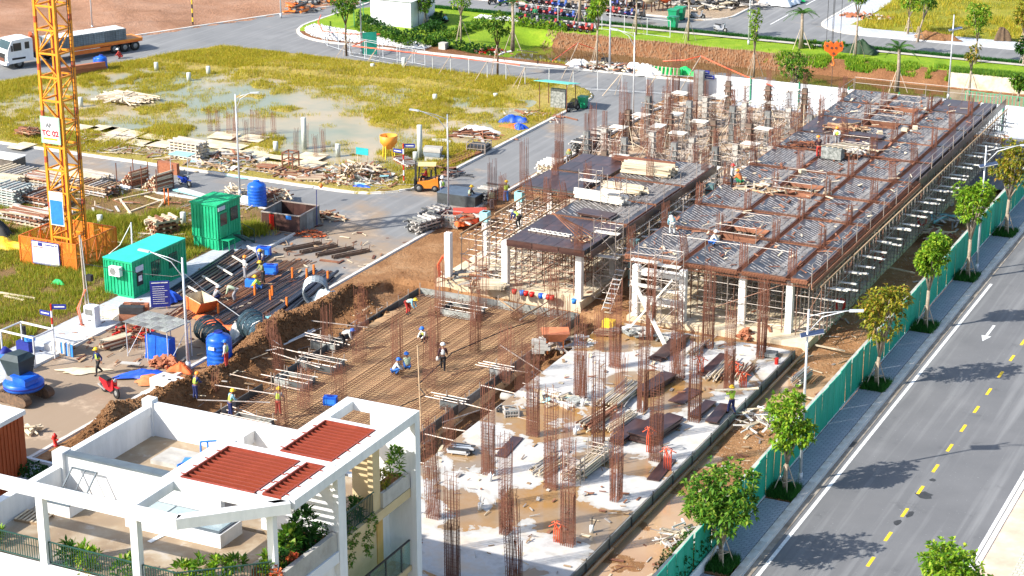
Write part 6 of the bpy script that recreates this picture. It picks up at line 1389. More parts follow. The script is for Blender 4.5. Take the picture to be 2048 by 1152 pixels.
# excavator
ex = thing('mini_excavator', 'blue tracked mini excavator with slate tarpaulin over its seat', 'excavator', gp(50, 798, 0), R(-8)); ex.scale = (1.12, 1.12, 1.12)
for s in (-1, 1):
    o = MB(); n = 22; pr = []
    for i in range(n):
        t = i / n * 2 * math.pi; pr.append((math.copysign(abs(math.cos(t)) ** .5, math.cos(t)) * 1.15, .32 + math.sin(t) * .30))
    o.add([(x, s * .82 - .19, z) for x, z in pr] + [(x, s * .82 + .19, z) for x, z in pr], [tuple(range(n - 1, -1, -1)), tuple(range(n, 2 * n))] + [(i, (i + 1) % n, (i + 1) % n + n, i + n) for i in range(n)]); tr = o.build('track', P('muddy_track', (.20, .12, .07), (.06, .05, .04), 4, .9), ex)
    for i in range(n * 2):
        t = i / n / 2 * 2 * math.pi; x, z = math.copysign(abs(math.cos(t)) ** .5, math.cos(t)) * 1.17, .32 + math.sin(t) * .32; bar('track_shoe', tr, (x, s * .82 - .22, z), (x, s * .82 + .22, z), .06, .06, P('muddy_track', (.2, .12, .07)))
m = MB().lathe([(1.0, .66), (1.08, .75), (1.08, 1.05), (.95, 1.12)], 24, (0, 0, 0)); m.build('house', BLUE, ex, True); MB().lathe([(1.085, .84), (1.09, .85), (1.09, .92), (1.085, .93)], 24).build('trim_band', BLUED, ex, True)
MB().box(.0, .95, -.75, .2, 1.12, 1.5).add([(-.1, -.8, 1.5), (1.05, -.8, 1.42), (1.05, .25, 1.42), (-.1, .25, 1.5), (-.1, -.8, 1.6), (.95, -.8, 1.55), (.95, .25, 1.55), (-.1, .25, 1.6)], [(3, 2, 1, 0), (4, 5, 6, 7), (0, 1, 5, 4), (1, 2, 6, 5), (2, 3, 7, 6), (3, 0, 4, 7)]).build('engine_hood', BLUE, ex)
m = MB().add([(-.55, -.45, 1.1), (.25, -.45, 1.1), (.2, .45, 1.1), (-.5, .45, 1.1), (-.95, -.7, 2.3), (.45, -.65, 2.35), (.4, .6, 2.4), (-.9, .65, 2.25), (-.7, -.5, 2.6), (.2, -.45, 2.65), (.15, .4, 2.62), (-.65, .45, 2.58)], [(3, 2, 1, 0), (0, 1, 5, 4), (1, 2, 6, 5), (2, 3, 7, 6), (3, 0, 4, 7), (4, 5, 9, 8), (5, 6, 10, 9), (6, 7, 11, 10), (7, 4, 8, 11), (8, 9, 10, 11)]); m.build('tarpaulin', TARPD, ex)
m = MB().path([(-.9, .3, 1.0), (-1.7, .5, 1.9), (-2.6, .6, 1.7)], [.2, .18, .14], 6); m.build('boom', BLUE, ex); MB().path([(-2.6, .6, 1.7), (-3.1, .7, .6)], .12, 6).build('dipper', BLACK, ex); MB().beam((-.5, -.5, 1.2), (-.5, .5, 1.2), .6, .5).build('control_seat', FORMG, ex); MB().path([(-.7, .9, 1.2), (-1.0, .8, 1.9), (-.6, .7, 1.5), (-1.1, .6, 1.1)], .04, 5).build('hydraulic_hose', BLACK, ex)
# motorbikes
def moto(label, loc, rz, paint=BIKEP, scooter=True, group=None):
    t = thing('motorbike', label, 'motorbike', loc, rz, group)
    for x in (-.62, .62): wheel(t, x, 0, .29, .29, .1)
    pr = [(-.85, .62), (-.8, .78), (-.1, .72), (.05, .45), (.3, .42), (.42, .95), (.55, .95), (.5, .45), (.25, .28), (-.35, .28), (-.6, .5)] if scooter else [(-.8, .7), (-.75, .8), (0, .78), (.35, .9), (.45, .7), (.2, .3), (-.3, .3), (-.4, .6)]
    n = len(pr); MB().add([(x, -.13, z) for x, z in pr] + [(x, .13, z) for x, z in pr], [tuple(range(n)), tuple(range(2 * n - 1, n - 1, -1))] + [((i + 1) % n, i, i + n, (i + 1) % n + n) for i in range(n)]).build('body', paint, t)
    MB().box(-.75, 0, -.13, .13, .76, .86).build('seat', BLACK, t); MB().tube((.62, 0, .3), (.42, 0, 1.0), .035, 5).tube((.4, -.33, 1.02), (.4, .33, 1.02), .025, 5).build('handlebar', BLACK, t)
    MB().lathe([(.08, .5), (.08, .6)], 8, (0, 0, .92), axis='x').build('headlight', LENS, t); MB().tube((-.2, -.17, .25), (-.85, -.17, .38), .05, 6).build('exhaust', FORMG, t); MB().box(.35, .9, -.07, .07, .6, .63).box(-.95, -.45, -.08, .08, .58, .62).build('mudguard', paint, t); return t
MRED = P('bike_red', (.55, .02, .03), (.4, .02, .02), 2, .3); MGREY = P('bike_grey', (.35, .36, .38), (.25, .26, .28), 2, .3); MBLK = P('bike_black', (.02, .02, .022), rough=.3); MBLU = P('bike_blue', (.02, .06, .4), rough=.3)
moto('red and black scooter parked on the muddy road near the excavator', gp(221, 790, 0), R(-24), MRED).scale = (1.22, 1.22, 1.22); moto('black scooter parked under the teal canopy beside the green bin', gp(1146, 222, 0), R(70), MBLK); moto('blue motorbike parked in front of the log racks', gp(370, 372, 0), R(-20), MBLU, False)
moto('silver motorbike standing alone on the far road', gp(1441, 64, 0), R(-15), MGREY); moto('dark grey scooter parked beside the green bins', gp(1395, 38, 0), R(15), MGREY)
bk = None; q = 0
for row, (a, b_, n) in enumerate((((1046, 46), (1180, 66), 12), ((1048, 26), (1178, 44), 12), ((1060, 8), (1180, 26), 10), ((1222, 30), (1284, 38), 6), ((1215, 12), (1280, 20), 5), ((985, 8), (1030, 14), 3))):
    for i in range(n):
        c = gp(a[0] + (b_[0] - a[0]) * i / (n - 1), a[1] + (b_[1] - a[1]) * i / (n - 1), 0); c.z = .02; lb = 'parked motorbike in the crowd beyond the canal, %s row, %s from the left' % (ORD[row], ORD[i]) if row < 3 else ('parked motorbike right of the bright tree, %s row, %s from the left' % (ORD[row - 3], ORD[i]) if row < 5 else 'parked motorbike behind the garden of white stones, %s from the left' % ORD[i])
        if bk is None: bk = moto(lb, c, R(80), BIKEP, True, 'motorbikes parked beyond the canal')
        else: dup(bk, c, R(80 + random.uniform(-8, 8)), lb)
# ================================================================== MATERIALS ON SITE
def pile(name, label, cat, c, rz, ln, wd, rows, th, mat, kind='box', jit=.04, aj=.02, group=None, part='stick', bearers=True, cross=False, flat=None):
    """a neat or loose stack, every stick its own part; local x is along the sticks"""
    t = thing(name, label, cat, (c[0], c[1], c[2] if len(c) > 2 else 0), rz, group); mats = mat if isinstance(mat, (list, tuple)) else [mat]; th2 = flat or th; z = .08 if bearers else 0
    if bearers:
        for x in (-ln * .35, ln * .35): bar('bearer', t, (x, -wd / 2, .04), (x, wd / 2, .04), .08, .08, TIMBER)
    n = max(1, int(wd / (th * 1.12)))
    for r_ in range(rows):
        rr = n - (r_ if kind == 'tube' and not cross else 0) * 1
        if cross and r_ % 2:
            k = max(2, int(ln / .45))
            for i in range(k): x = -ln / 2 + ln * (i + .5) / k; bar(part, t, (x, -wd / 2, z + th2 / 2), (x, wd / 2, z + th2 / 2), th, th2, random.choice(mats), kind)
        else:
            for i in range(max(1, rr)):
                y = -wd / 2 + wd * (i + .5 + (r_ % 2) * .25 * (kind == 'tube')) / n; l_ = ln * random.uniform(.88, 1.05); dx = random.gauss(0, jit * 3); da = random.gauss(0, aj)
                bar(part, t, (-l_ / 2 + dx, y - da * l_ + random.gauss(0, jit * .2), z + th2 / 2 + random.uniform(0, jit * .2)), (l_ / 2 + dx, y + da * l_, z + th2 / 2 + random.uniform(0, jit * .3)), th * random.uniform(.85, 1.02), th2 * .95, random.choice(mats), kind)
        z += th2 * 1.02
    return t
def heap(name, label, cat, c, r_, n, mats, ln=1.3, th=.07, h=.5, kind='box', part='stick', ry=None, sheets=0):
    t = thing(name, label, cat, (c[0], c[1], c[2] if len(c) > 2 else 0)); ry = ry or r_
    for k in range(n):
        a, q = random.uniform(0, 6.28), random.random() ** .6; x, y = math.cos(a) * r_ * q, math.sin(a) * ry * q; z = h * (1 - q * q) * random.uniform(.3, 1) + .05; b_ = random.uniform(0, 3.14); l_ = ln * random.uniform(.4, 1.1) / 2; dz = random.uniform(-.2, .2) * min(1, h)
        w_ = th * random.uniform(.6, 1.5); flat = random.random() < .3
        bar(part, t, (x - math.cos(b_) * l_, y - math.sin(b_) * l_, max(.04, z - dz)), (x + math.cos(b_) * l_, y + math.sin(b_) * l_, max(.04, z + dz)), w_ * (2.2 if flat else 1), w_ * (.4 if flat else 1), random.choice(mats), kind, random.uniform(-.5, .5))
    for k in range(sheets):
        a = random.uniform(0, 6.28); x, y = math.cos(a) * r_ * .7, math.sin(a) * ry * .7; bar('sheet', t, (x, y, .1 + h * .5 * random.random()), (x + random.uniform(-.8, .8), y + random.uniform(-.5, .5), .1 + h * .6 * random.random()), .7, .02, random.choice((TARPC, TARPW, TARPW, STAIN)), roll=random.uniform(-.4, .4))
    return t
def cloth(name, label, cat, c, rx, ry, h, mat, seed, rz=0., edge=.75, n=22, z0=.03, wr=1.2):
    """crumpled tarpaulin: ragged outline, real folds"""
    u = np.linspace(0, 1, n); A, Q = np.meshgrid(np.linspace(0, 2 * np.pi, 36, endpoint=False), u); rg = 1 + .22 * np.sin(A * 3 + seed) + .14 * np.sin(A * 7 + seed * 2)
    X, Y = np.cos(A) * Q * rx * rg, np.sin(A) * Q * ry * rg; f = fbm(X + seed * 9, Y + seed * 5, .8 * wr, 4, seed); f2 = np.abs(fbm(X + 50 + seed, Y * 1.3, .45 * wr, 3, seed + 3) - .5)
    Z = z0 + h * (1 - Q ** 2.2) * (.45 + 1.1 * (f - .2)) + f2 * .5 * min(h, .6) * (1 - Q ** 6); Z = np.maximum(Z, z0 * .6)
    V = np.stack([X, Y, Z], -1).reshape(-1, 3); i = np.arange(n * 36).reshape(n, 36); j = np.roll(i, -1, 1); Fa = np.stack([i[:-1], j[:-1], j[1:], i[1:]], -1).reshape(-1, 4)
    o = ob(name, npmesh(name, V, Fa, mat, True), None, (c[0], c[1], c[2] if len(c) > 2 else 0)); o.rotation_euler.z = rz; return tag(o, label, cat)
LOG = P('log_pale', (.66, .55, .40), (.44, .34, .22), 3, .85, rnd=.2)
GREYW = P('weathered_board', (.52, .49, .45), (.34, .30, .26), 2, .85, rnd=.25)
# ---- around the crane
pile('log_pile', 'big loose pile of pale eucalyptus poles lying in the flooded field', 'log pile', gp(258, 200, .1), R(-8), 4.6, 3.4, 3, .13, LOG, 'tube', .12, .03, part='log')
heap('log_pile', 'pale poles strewn on top of the pole pile in the flooded field', 'log pile', gp(245, 196, .45), 2.2, 34, [LOG, PALEW], 3.6, .12, .15, 'tube', 'log', 1.3)
pile('crate', 'small red wooden crate heaped with sticks at the far left road edge', 'crate', gp(58, 272), R(8), 2.0, 1.3, 3, .2, TIMBERR, cross=True); heap('stick_heap', 'reddish sticks sticking out of the small wooden crate at the far left', 'sticks', gp(58, 266, .55), .8, 26, [TIMBERR, TIMBER], 1.2, .06, .5)
BRD = [(165, 257, 2.4), (205, 258, 2.4), (228, 262, 2.2), (195, 273, 2.2), (238, 278, 2.4), (262, 268, 2.), (280, 284, 2.6), (306, 276, 2.4), (322, 288, 2.4), (45, 292, 1.6)]
for i, (px, py, s) in enumerate(BRD):
    c = gp(px, py, .2); o = MB().box(-s / 2, s / 2, -1.05, 1.05, 0, .05).build('cream_board', BASEC); o.location = c; o.rotation_euler.z = random.uniform(-.08, .08); tag(o, 'cream board between road and flooded field, %s from the left' % ORD[i if i < 9 else 9], 'board', 'cream boards left of the rack')
BR2 = [(448, 272), (507, 277), (425, 288), (463, 294), (518, 302), (512, 312), (553, 318), (624, 313), (619, 328), (455, 305), (545, 326)]
for i, (px, py) in enumerate(BR2):
    c = gp(px, py, .22 + .02 * (i % 2)); o = MB().box(-1.2, 1.2, -1.0, 1.0, 0, .06).build('cream_board', BASEC); o.location = c; o.rotation_euler.z = random.uniform(-.15, .15); tag(o, 'cream board among the pile cages at the pond edge, %s from the left' % ORD[i], 'board', 'cream boards at the pile cages')
for i, (px, py) in enumerate(((421, 262), (436, 262), (458, 272), (470, 285), (472, 262), (494, 285), (505, 268), (516, 270), (526, 282), (548, 268), (592, 308), (612, 296), (632, 318), (647, 304))):
    c = gp(px, py, .05); cage('start', c.x, c.y, .0, 'slim square pile cage standing in the pond edge, %s from the left' % ORD[i], 'pile cages at the pond edge')
for i, (px, py, h) in enumerate(((313, 142, .9), (378, 163, .9), (417, 150, .9), (162, 215, 1.), (808, 140, 1.3), (745, 137, .5), (870, 207, .9), (991, 197, .5), (609, 300, 2.9), (552, 308, 1.1), (676, 315, 1.2), (840, 318, 3.), (831, 322, .8), (367, 452, 1.1), (201, 455, 1.0))):
    c = gp(px, py, 0); d = MB().lathe([(.22, 0), (.22, h), (.14, h + .01)], 14).build('concrete_pile', P('pile_concrete', (.55, .58, .52), (.42, .45, .40), 2, .8), None, True); d.location = c; tag(d, 'round grey concrete pile head %s' % ['near the truck tail, left one', 'in the pond, middle of three by the truck', 'in the pond, right of the three by the truck', 'beside the mast in the pond grass', 'tall, close to the chain fence', 'short and dark, near the fence', 'alone in the grass on the right of the pond', 'low, near the road fence', 'tall, standing in the pond left of the cages', 'behind the pallets', 'by the rusty debris', 'tallest, right of the orange bucket', 'low, beside the tallest pile', 'left of the stepped container', 'right behind the crane cage'][i], 'concrete pile')
pile('rack_stack', 'tall stack of pale timber racks at the pond edge beside the road', 'rack stack', gp(378, 318), R(-3), 3.2, 1.6, 13, .12, [PALEW, GREYW], cross=True, jit=.03)
heap('debris', 'grey board and sheet debris between the timber rack and the street lamp', 'debris', gp(420, 335), 3.0, 60, [GREYW, PALEW, TIMBER], 1.8, .1, .4, ry=1.3, sheets=6)
heap('debris', 'grey plastic and dark timber debris right of the lamp by the pond', 'debris', gp(470, 322), 3.2, 80, [GREYW, TIMBER, TIMBERR, FORMG], 1.6, .1, .8, ry=1.4, sheets=8)
cloth('cyan_sheet', 'light cyan sheets lying flat on the road by the lamp', 'sheet', gp(470, 350, .02), 1.8, .7, .12, TARPC, 4)
for i, (px, py, rz) in enumerate(((535, 345, .1), (555, 348, -.1), (585, 356, .2))): pile('pallet', 'stack of worn brown pallets by the kerb, %s from the left' % ORD[i], 'pallet', gp(px, py), rz, 1.5, 1.1, 5 - i, .11, [TIMBERR, TIMBER, GREYW], cross=True)
t = thing('open_box', 'upright rusty timber frame box behind the pallets', 'frame', gp(582, 342))
for x in (-.5, .5):
    for y in (-.5, .5): bar('post', t, (x, y, 0), (x, y, 1.7), .1, .1, TIMBERR)
for z in (.3, 1., 1.65):
    for s in (-.5, .5): bar('rail', t, (-.5, s, z), (.5, s, z), .08, .08, TIMBERR); bar('rail', t, (s, -.5, z), (s, .5, z), .08, .08, TIMBERR)
pile('slatted_rack', 'leaning slatted timber panels at the kerb right of the pallets', 'panel', gp(625, 362), .4, 2.2, 1.6, 3, .12, [TIMBERR, PALEW], cross=True); heap('debris', 'brown planks tumbled round the leaning slatted panels', 'debris', gp(612, 355), 1.6, 40, [TIMBERR, TIMBER, GREYW], 1.6, .1, .9)
heap('debris', 'big heap of mixed demolition timber at the road corner', 'debris', gp(722, 356), 3.9, 230, [TIMBERR, TIMBER, GREYW, PALEW], 1.5, .09, 1.2, ry=1.9, sheets=16); heap('debris', 'spill of reddish sticks at the foot of the demolition heap', 'debris', gp(680, 370), 1.6, 70, [TIMBERR, PALEW], .9, .07, .3, ry=.8)
cloth('cyan_sheet', 'cyan scraps on the demolition timber heap', 'sheet', gp(725, 372, .05), 1.2, .5, .2, TARPC, 6); cloth('blue_tarp', 'small blue tarpaulin scrap at the kerb below the demolition heap', 'tarpaulin', gp(722, 374, .1), .9, .35, .2, TARPB, 8)
bk_ = thing('concrete_bucket', 'orange concrete hopper with open top standing on legs by the pond', 'hopper', gp(778, 318)); MB().lathe([(.25, .9), (.75, 1.5), (.78, 2.1), (.72, 2.1), (.68, 1.55)], 18).build('hopper', P('hopper_orange', (.85, .33, .04), (.75, .25, .02), 2, .5), bk_, True)
for a in range(4): bar('leg', bk_, (math.cos(a * 1.57) * .6, math.sin(a * 1.57) * .6, 0), (math.cos(a * 1.57) * .5, math.sin(a * 1.57) * .5, 1.5), .08, .08, YPAINT)
for i, (px, py, lb) in enumerate(((808, 372, 'Red and white banded pole with blue street signs beside the forklift'), (110, 715, 'Red and white banded pole with blue street signs by the paving'))):
    t = thing('sign_post', lb, 'sign post', gp(px, py)); h = 3.6
    for k in range(8): MB().tube((0, 0, k * h / 8), (0, 0, (k + 1) * h / 8), .06, 8).build('band', RED if k % 2 else WPAINT, t)
    for k, (z, rz) in enumerate(((h - .35, .9), (h - .85, -.1))):
        s = MB().box(.07 if k == 0 else -.95, .95 if k == 0 else -.07, -.02, .02, 0, .32).box(.2 if k == 0 else -.85, .85 if k == 0 else -.2, -.028, -.021, .12, .2, 1).build('sign', [BLUED, WPAINT], t); s.location.z = z; s.rotation_euler.z = rz * .5
o = thing('small_sign', 'small teal sign board on two sticks behind the demolition heap', 'sign', gp(725, 330)); MB().box(-.6, .6, -.02, .02, .9, 1.5).build('board', TARPC if False else P('teal_sign', (.02, .4, .42), (.02, .3, .32)), o); MB().box(-.5, -.45, 0, .05, 0, .9).build('leg', STAKE, o); MB().box(.45, .5, 0, .05, 0, .9).build('leg', STAKE, o)
t = pile('ladder_stack', 'leaning stack of metal ladders behind the forklift', 'ladders', gp(812, 330), R(140), 3.2, 1.2, 4, .1, [GREYW, TIMBERR], cross=True)
pile('block_stack', 'grey blocks stacked by the pond right of the forklift', 'blocks', gp(868, 322), .2, 1.6, 1.2, 3, .38, [BLKGREY, CONC], part='block'); heap('debris', 'dark scaffold scrap behind the forklift by the kerb', 'debris', gp(880, 345), 2.4, 60, [DKSTEEL, RUST, TUBER], 1.8, .07, .5, ry=1.2)
pile('steel_beams', 'long rusty brown steel sheets stacked along the kerb', 'steel beams', gp(915, 322), R(84), 5.5, 1.6, 2, .3, [RUSTL, TIMBERR, RUST], flat=.12, part='beam')
def crate(px, py, w_, d_, h, label, mat=TUBE, fill=DKSTEEL, rz=0., z=0.):
    t = thing('steel_crate', label, 'crate', gp(px, py, z), rz)
    for x in (-w_ / 2, w_ / 2):
        for y in (-d_ / 2, d_ / 2): bar('corner_post', t, (x, y, 0), (x, y, h), .08, .08, mat)
    for z_ in (.06, h * .5, h):
        for s in (-1, 1): bar('rail', t, (-w_ / 2, s * d_ / 2, z_), (w_ / 2, s * d_ / 2, z_), .06, .06, mat); bar('rail', t, (s * w_ / 2, -d_ / 2, z_), (s * w_ / 2, d_ / 2, z_), .06, .06, mat)
    for k in range(1, 5): bar('wire', t, (-w_ / 2 + w_ * k / 5, -d_ / 2, 0), (-w_ / 2 + w_ * k / 5, -d_ / 2, h), .03, .03, mat)
    MB().box(-w_ / 2 + .05, w_ / 2 - .05, -d_ / 2 + .05, d_ / 2 - .05, .02, h * .75).build('contents', fill, t); return t
crate(958, 305, 1.7, 1.5, 1.0, 'grey wire crate at the kerb with dark contents', rz=.1); heap('stick_heap', 'brown sticks and pipes on the pond corner beside the wire crate', 'sticks', gp(955, 275), 3.2, 60, [TIMBERR, RUST, GREYW], 2.6, .09, .5, ry=1.6)
pile('pipe_stack', 'short grey concrete pipes in the grass behind the street lamp', 'pipes', gp(885, 288), .3, 1.4, .9, 1, .35, CONC, 'tube', part='pipe'); cloth('white_sheet', 'white sheet over sand heap at the pond corner', 'sheet', gp(962, 262, .1), 2.0, .9, .5, TARPW, 9)
cloth('blue_tarp', 'blue tarpaulin over boxes at the road bend', 'tarpaulin', gp(1030, 243, .1), 1.3, .8, .8, TARPB, 10, .4); cloth('orange_sheet', 'orange cloth beside the blue tarpaulin at the road bend', 'sheet', gp(1024, 255, .1), 1.0, .5, .35, ORNET, 11); cloth('blue_tarp', 'blue and white rags in front of the tarpaulin at the road bend', 'tarpaulin', gp(1040, 258, .1), .7, .5, .5, TARPB, 12)
heap('stick_heap', 'rubbish boards round the teal canopy', 'sticks', gp(1075, 232), 3.4, 50, [TIMBERR, PALEW, GREYW], 1.8, .1, .2, ry=1.6)
cn = thing('canopy', 'teal corrugated canopy on thin poles with a stained board under it', 'canopy', gp(1115, 218)); 
for x, y in ((-1.4, -1), (1.4, -1), (-1.4, 1), (1.4, 1)): bar('post', cn, (x, y, 0), (x, y, 2.7 - (.4 if y > 0 else 0)), .06, .06, RUST)
for k in range(12): bar('roof_sheet', cn, (-1.7 + k * .3, -1.4, 2.85), (-1.7 + k * .3, 1.4, 2.35), .28, .04, P('canopy_teal', (.18, .60, .50), (.12, .5, .42)))
MB().box(-.6, .9, -.3, .1, .1, 2.0).build('stained_board', STAIN, cn)
def bin_(px, py, label, s=1.): 
    t = thing('wheelie_bin', label, 'bin', gp(px, py)); MB().add([(-.3 * s, -.3 * s, .1), (.3 * s, -.3 * s, .1), (.3 * s, .3 * s, .1), (-.3 * s, .3 * s, .1), (-.4 * s, -.4 * s, 1.1 * s), (.4 * s, -.4 * s, 1.1 * s), (.4 * s, .4 * s, 1.1 * s), (-.4 * s, .4 * s, 1.1 * s)], [(3, 2, 1, 0), (4, 5, 6, 7), (0, 1, 5, 4), (1, 2, 6, 5), (2, 3, 7, 6), (3, 0, 4, 7)]).build('body', P('bin_green', (.01, .28, .12), (.01, .22, .1), 2, .4), t)
    MB().box(-.44 * s, .44 * s, -.45 * s, .42 * s, 1.1 * s, 1.2 * s).build('lid', P('bin_green', (.01, .28, .12)), t); MB().tube((-.35 * s, .3 * s, .1), (.35 * s, .3 * s, .1), .1, 8).build('wheel', BLACK, t); return t
bin_(1166, 217, 'dark green wheelie bin beside the teal canopy'); bin_(1347, 45, 'green bin on the far road, front one of the pair', 1.3); bin_(1360, 40, 'green bin on the far road, rear one of the pair', 1.3); bin_(1346, 60, 'green and black bin in front of the pair on the far road', 1.3)
for i, (px, py, s, lb) in enumerate(((204, 142, 1.0, 'round blue water drum at the pond side of the truck'), (515, 412, 1.25, 'big blue ribbed water tank right of the stepped container'), (440, 731, 1.35, 'big blue water tank on the spoil heap next to the steel coils'), (194, 132, .6, 'small blue drum behind the one beside the truck'))):
    t = thing('water_tank', lb, 'water tank', gp(px, py)); pr = [(.55 * s, 0)]
    for k in range(6): pr += [(.6 * s, .08 * s + k * .2 * s), (.6 * s, .18 * s + k * .2 * s), (.57 * s, .22 * s + k * .2 * s)]
    pr += [(.6 * s, 1.32 * s), (.5 * s, 1.48 * s), (.25 * s, 1.56 * s), (.2 * s, 1.64 * s), (.05, 1.66 * s)]; MB().lathe(pr, 28).build('tank_body', BLUE, t, True); MB().lathe([(.2 * s, 1.62 * s), (.2 * s, 1.7 * s)], 16).build('tank_lid', BLUED if i != 1 else BLUE, t)
    if i == 2: MB().box(-.2, .2, -.85, -.8, 1.3, 1.5).build('label_plate', WPAINT, t)
o = MB().tube((-.8, 0, .35), (.8, 0, .35), .34, 16).build('white_drum', HOARDW, None, True); o.location = gp(503, 410); tag(o, 'white cylinder lying in front of the blue tank', 'drum')
pile('brick_kerb', 'row of pale concrete blocks beside the truck', 'blocks', gp(165, 150), R(66), 5.5, 1.0, 2, .5, [CONC, BRICKR], part='block')
# stacks left of the mast
LST = [(30, 360, 3.4, 2.6, 8, .11, [PALEW, GREYW], -3, 'pale board stack at the left edge below the white table'), (25, 410, 2.6, 2.2, 16, .1, [GREYW, P('galv_frame', (.45, .5, .48), (.3, .34, .32), 2, .5)], -3, 'tall stack of grey steel frames at the left edge'), (60, 445, 4.2, 2.0, 7, .12, [TIMBERR, GREYW, PALEW], -4, 'low wide stack of split timber left of the crane mast'),
       (92, 375, 3.6, 2.2, 9, .1, [TIMBERR, GREYW, PALEW], -3, 'untidy timber stack right of the pale board stack'), (190, 385, 3.6, 1.8, 8, .1, [GREYW, TIMBERR, TIMBER], -4, 'timber stack with a black sheet right of the mast'), (170, 365, 4.4, 2.2, 7, .1, [PALEW, GREYW], -3, 'long pale timber stack right of the mast along the road'), (88, 412, 2.4, 2.2, 10, .1, [TIMBERR, GREYW], -3, 'reddish timber stack directly behind the mast foot'), (5, 385, 2.4, 3., 9, .12, [PALEW], 0, 'cream timber stack cut by the left frame edge'), (140, 350, 3.4, 1.6, 4, .1, [GREYW], -3, 'grey board layer behind the mast on the kerb'), (118, 432, 2.2, 1.4, 5, .1, [GREYW, PALEW], .3, 'pale sheets under the blue notice board')]
for px, py, ln, wd, rw, th, mt, rz, lb in LST: pile('timber_stack', lb, 'timber stack', gp(px, py, .1), R(rz), ln, wd, rw, th, mt, cross=rw > 5, jit=.07, aj=.03)
heap('debris', 'splintered brown boards among the timber stacks left of the mast', 'debris', gp(95, 395), 2.4, 70, [TIMBERR, GREYW], 1.4, .1, 1.0, ry=1.5)
t = thing('white_table', 'white panel laid on dark legs at the far left by the road', 'table', gp(12, 335)); MB().box(-1.4, 1.6, -.9, .9, 1.0, 1.08).build('panel', TARPW, t); MB().box(-1.3, 1.5, -.8, .8, 0, 1.0).build('dark_box', P('dark_box', (.14, .12, .1)), t)
cloth('black_sheet', 'black crumpled sheet over the end of a timber stack right of the mast', 'sheet', gp(213, 378, .2), .9, .7, 1.1, BLACK, 13); cloth('yellow_tarp', 'bright yellow tarpaulin at the left frame edge', 'tarpaulin', gp(6, 492, .1), 2.6, 1.0, .6, TARPY, 14); cloth('black_sheet', 'dark sheet tent above the yellow tarpaulin', 'sheet', gp(-12, 468, .1), 1.6, 1.2, 1.5, BLACK, 15)
for i, (px, py) in enumerate(((266, 372), (316, 378))):
    t = pile('log_rack', 'steel rack full of cut red log ends, %s one by the blue motorbike' % ('left', 'right')[i], 'log rack', gp(px, py), R(-12 + 90), 2.1, 1.7, 9, .16, [P('log_end', (.36, .15, .08), (.22, .09, .05), 6, .9, rnd=.35), LOG], 'tube', .03, .01, part='log')
    for x in (-.9, .9):
        for y in (-.9, .9): bar('rack_post', t, (x, y, 0), (x, y, 2.0), .06, .06, RUST)
pile('plastic_sheets', 'stack of pale cyan sheets on the kerb behind the stepped container', 'sheets', gp(392, 392), R(-14), 4.5, 1.3, 2, .6, [TARPC, TARPW], flat=.1, part='sheet'); pile('drum_row', 'white tubes laid on the grass left of the log racks', 'tubes', gp(232, 376), R(-14), 3.4, .8, 1, .3, [HOARDW], 'tube', part='tube')
t = thing('brick_wall', 'red brown brick wall behind the blue motorbike with a cyan awning', 'wall', gp(330, 352)); MB().box(-1.2, .8, .6, 1.0, 0, .95).build('panel_body', BRICKR, t); MB().box(.9, 2.8, -.6, .6, 2.1, 2.15).build('awning', TARPC, t)
for x in (1., 2.7): MB().tube((x, -.5, 0), (x, -.5, 2.1), .03, 5).build('awning_post', GALV, t)
for i, (a, b_) in enumerate((((230, 400), (300, 385)), ((255, 425), (330, 398)), ((240, 398), (262, 428)), ((290, 392), (325, 402)), ((310, 425), (335, 392)), ((370, 440), (310, 452)))):
    o = MB().beam(gp(*a, .15), gp(*b_, .2), .14, .1).build('plank', PALEW); tag(o, 'pale plank of the open timber square in the rough grass, %s one' % ORD[i], 'plank', 'planks of the open timber square')
pile('timber_stack', 'square stack of timbers left of the stepped container', 'timber stack', gp(328, 468), R(60), 2.2, 1.5, 8, .16, [TIMBERR, PALEW], cross=True)
for i, (px, py, h) in enumerate(((203, 455, 0), (330, 410, 1.4), (338, 411, 1.4))):
    if h: o = MB().tube((0, 0, 0), (0, 0, h), .05, 6).build('marker_post', ORANGE); o.location = gp(px, py); tag(o, 'short orange and black marker post by the kerb, %s one' % ('left', 'right')[i - 1], 'post')
t = thing('power_pole', 'thin leaning pole with hoses and a white electric cabinet', 'pole', gp(178, 652)); MB().tube((-.1, 0, 0), (-.3, .1, 6.2), .07, 7).build('pole', STAKE, t); MB().tube((.1, .1, 0), (-.2, .1, 6.0), .03, 5).build('conduit', GALV, t)
MB().box(-.1, .75, -.3, .3, .1, 1.5).build('cabinet', HOARDW, t); MB().box(.0, .6, -.32, -.305, .9, 1.3).box(.15, .45, -.32, -.305, .5, .6).build('cabinet_panel', FORMG, t)
for k in range(4): MB().path([(-.1 + k * .05, -.1, 2.6), (-.5 - k * .08, -.2, 1.2), (-.3, -.25 - k * .05, .1), (.1 + k * .1, -.4, .08)], .03, 5).build('hose', ORPIPE if k % 2 else STAKE, t)
MB().box(.1, .5, -.1, .2, 3.2, 3.6).build('flood_light', BLACK, t)
o = MB().tube(gp(268, 478 + 90, 0), gp(262, 445, 3.2), .05, 6).build('pole', GALV); tag(o, 'thin pole standing behind the long container', 'pole')
o = MB().path([gp(262, 447, 3.6), gp(240, 490, 2.2), gp(216, 510, 1.6)], .035, 5).build('cable', TARPW); tag(o, 'white cable slung from the thin pole to the orange cage', 'cable')
o = MB().path([gp(170, 528, 4.0), gp(290, 548, 2.9), gp(345, 553, 3.2), gp(366, 548, 4.0)], .02, 4).build('cable', DKSTEEL); tag(o, 'thin cable from the leaning pole to the street lamp', 'cable')
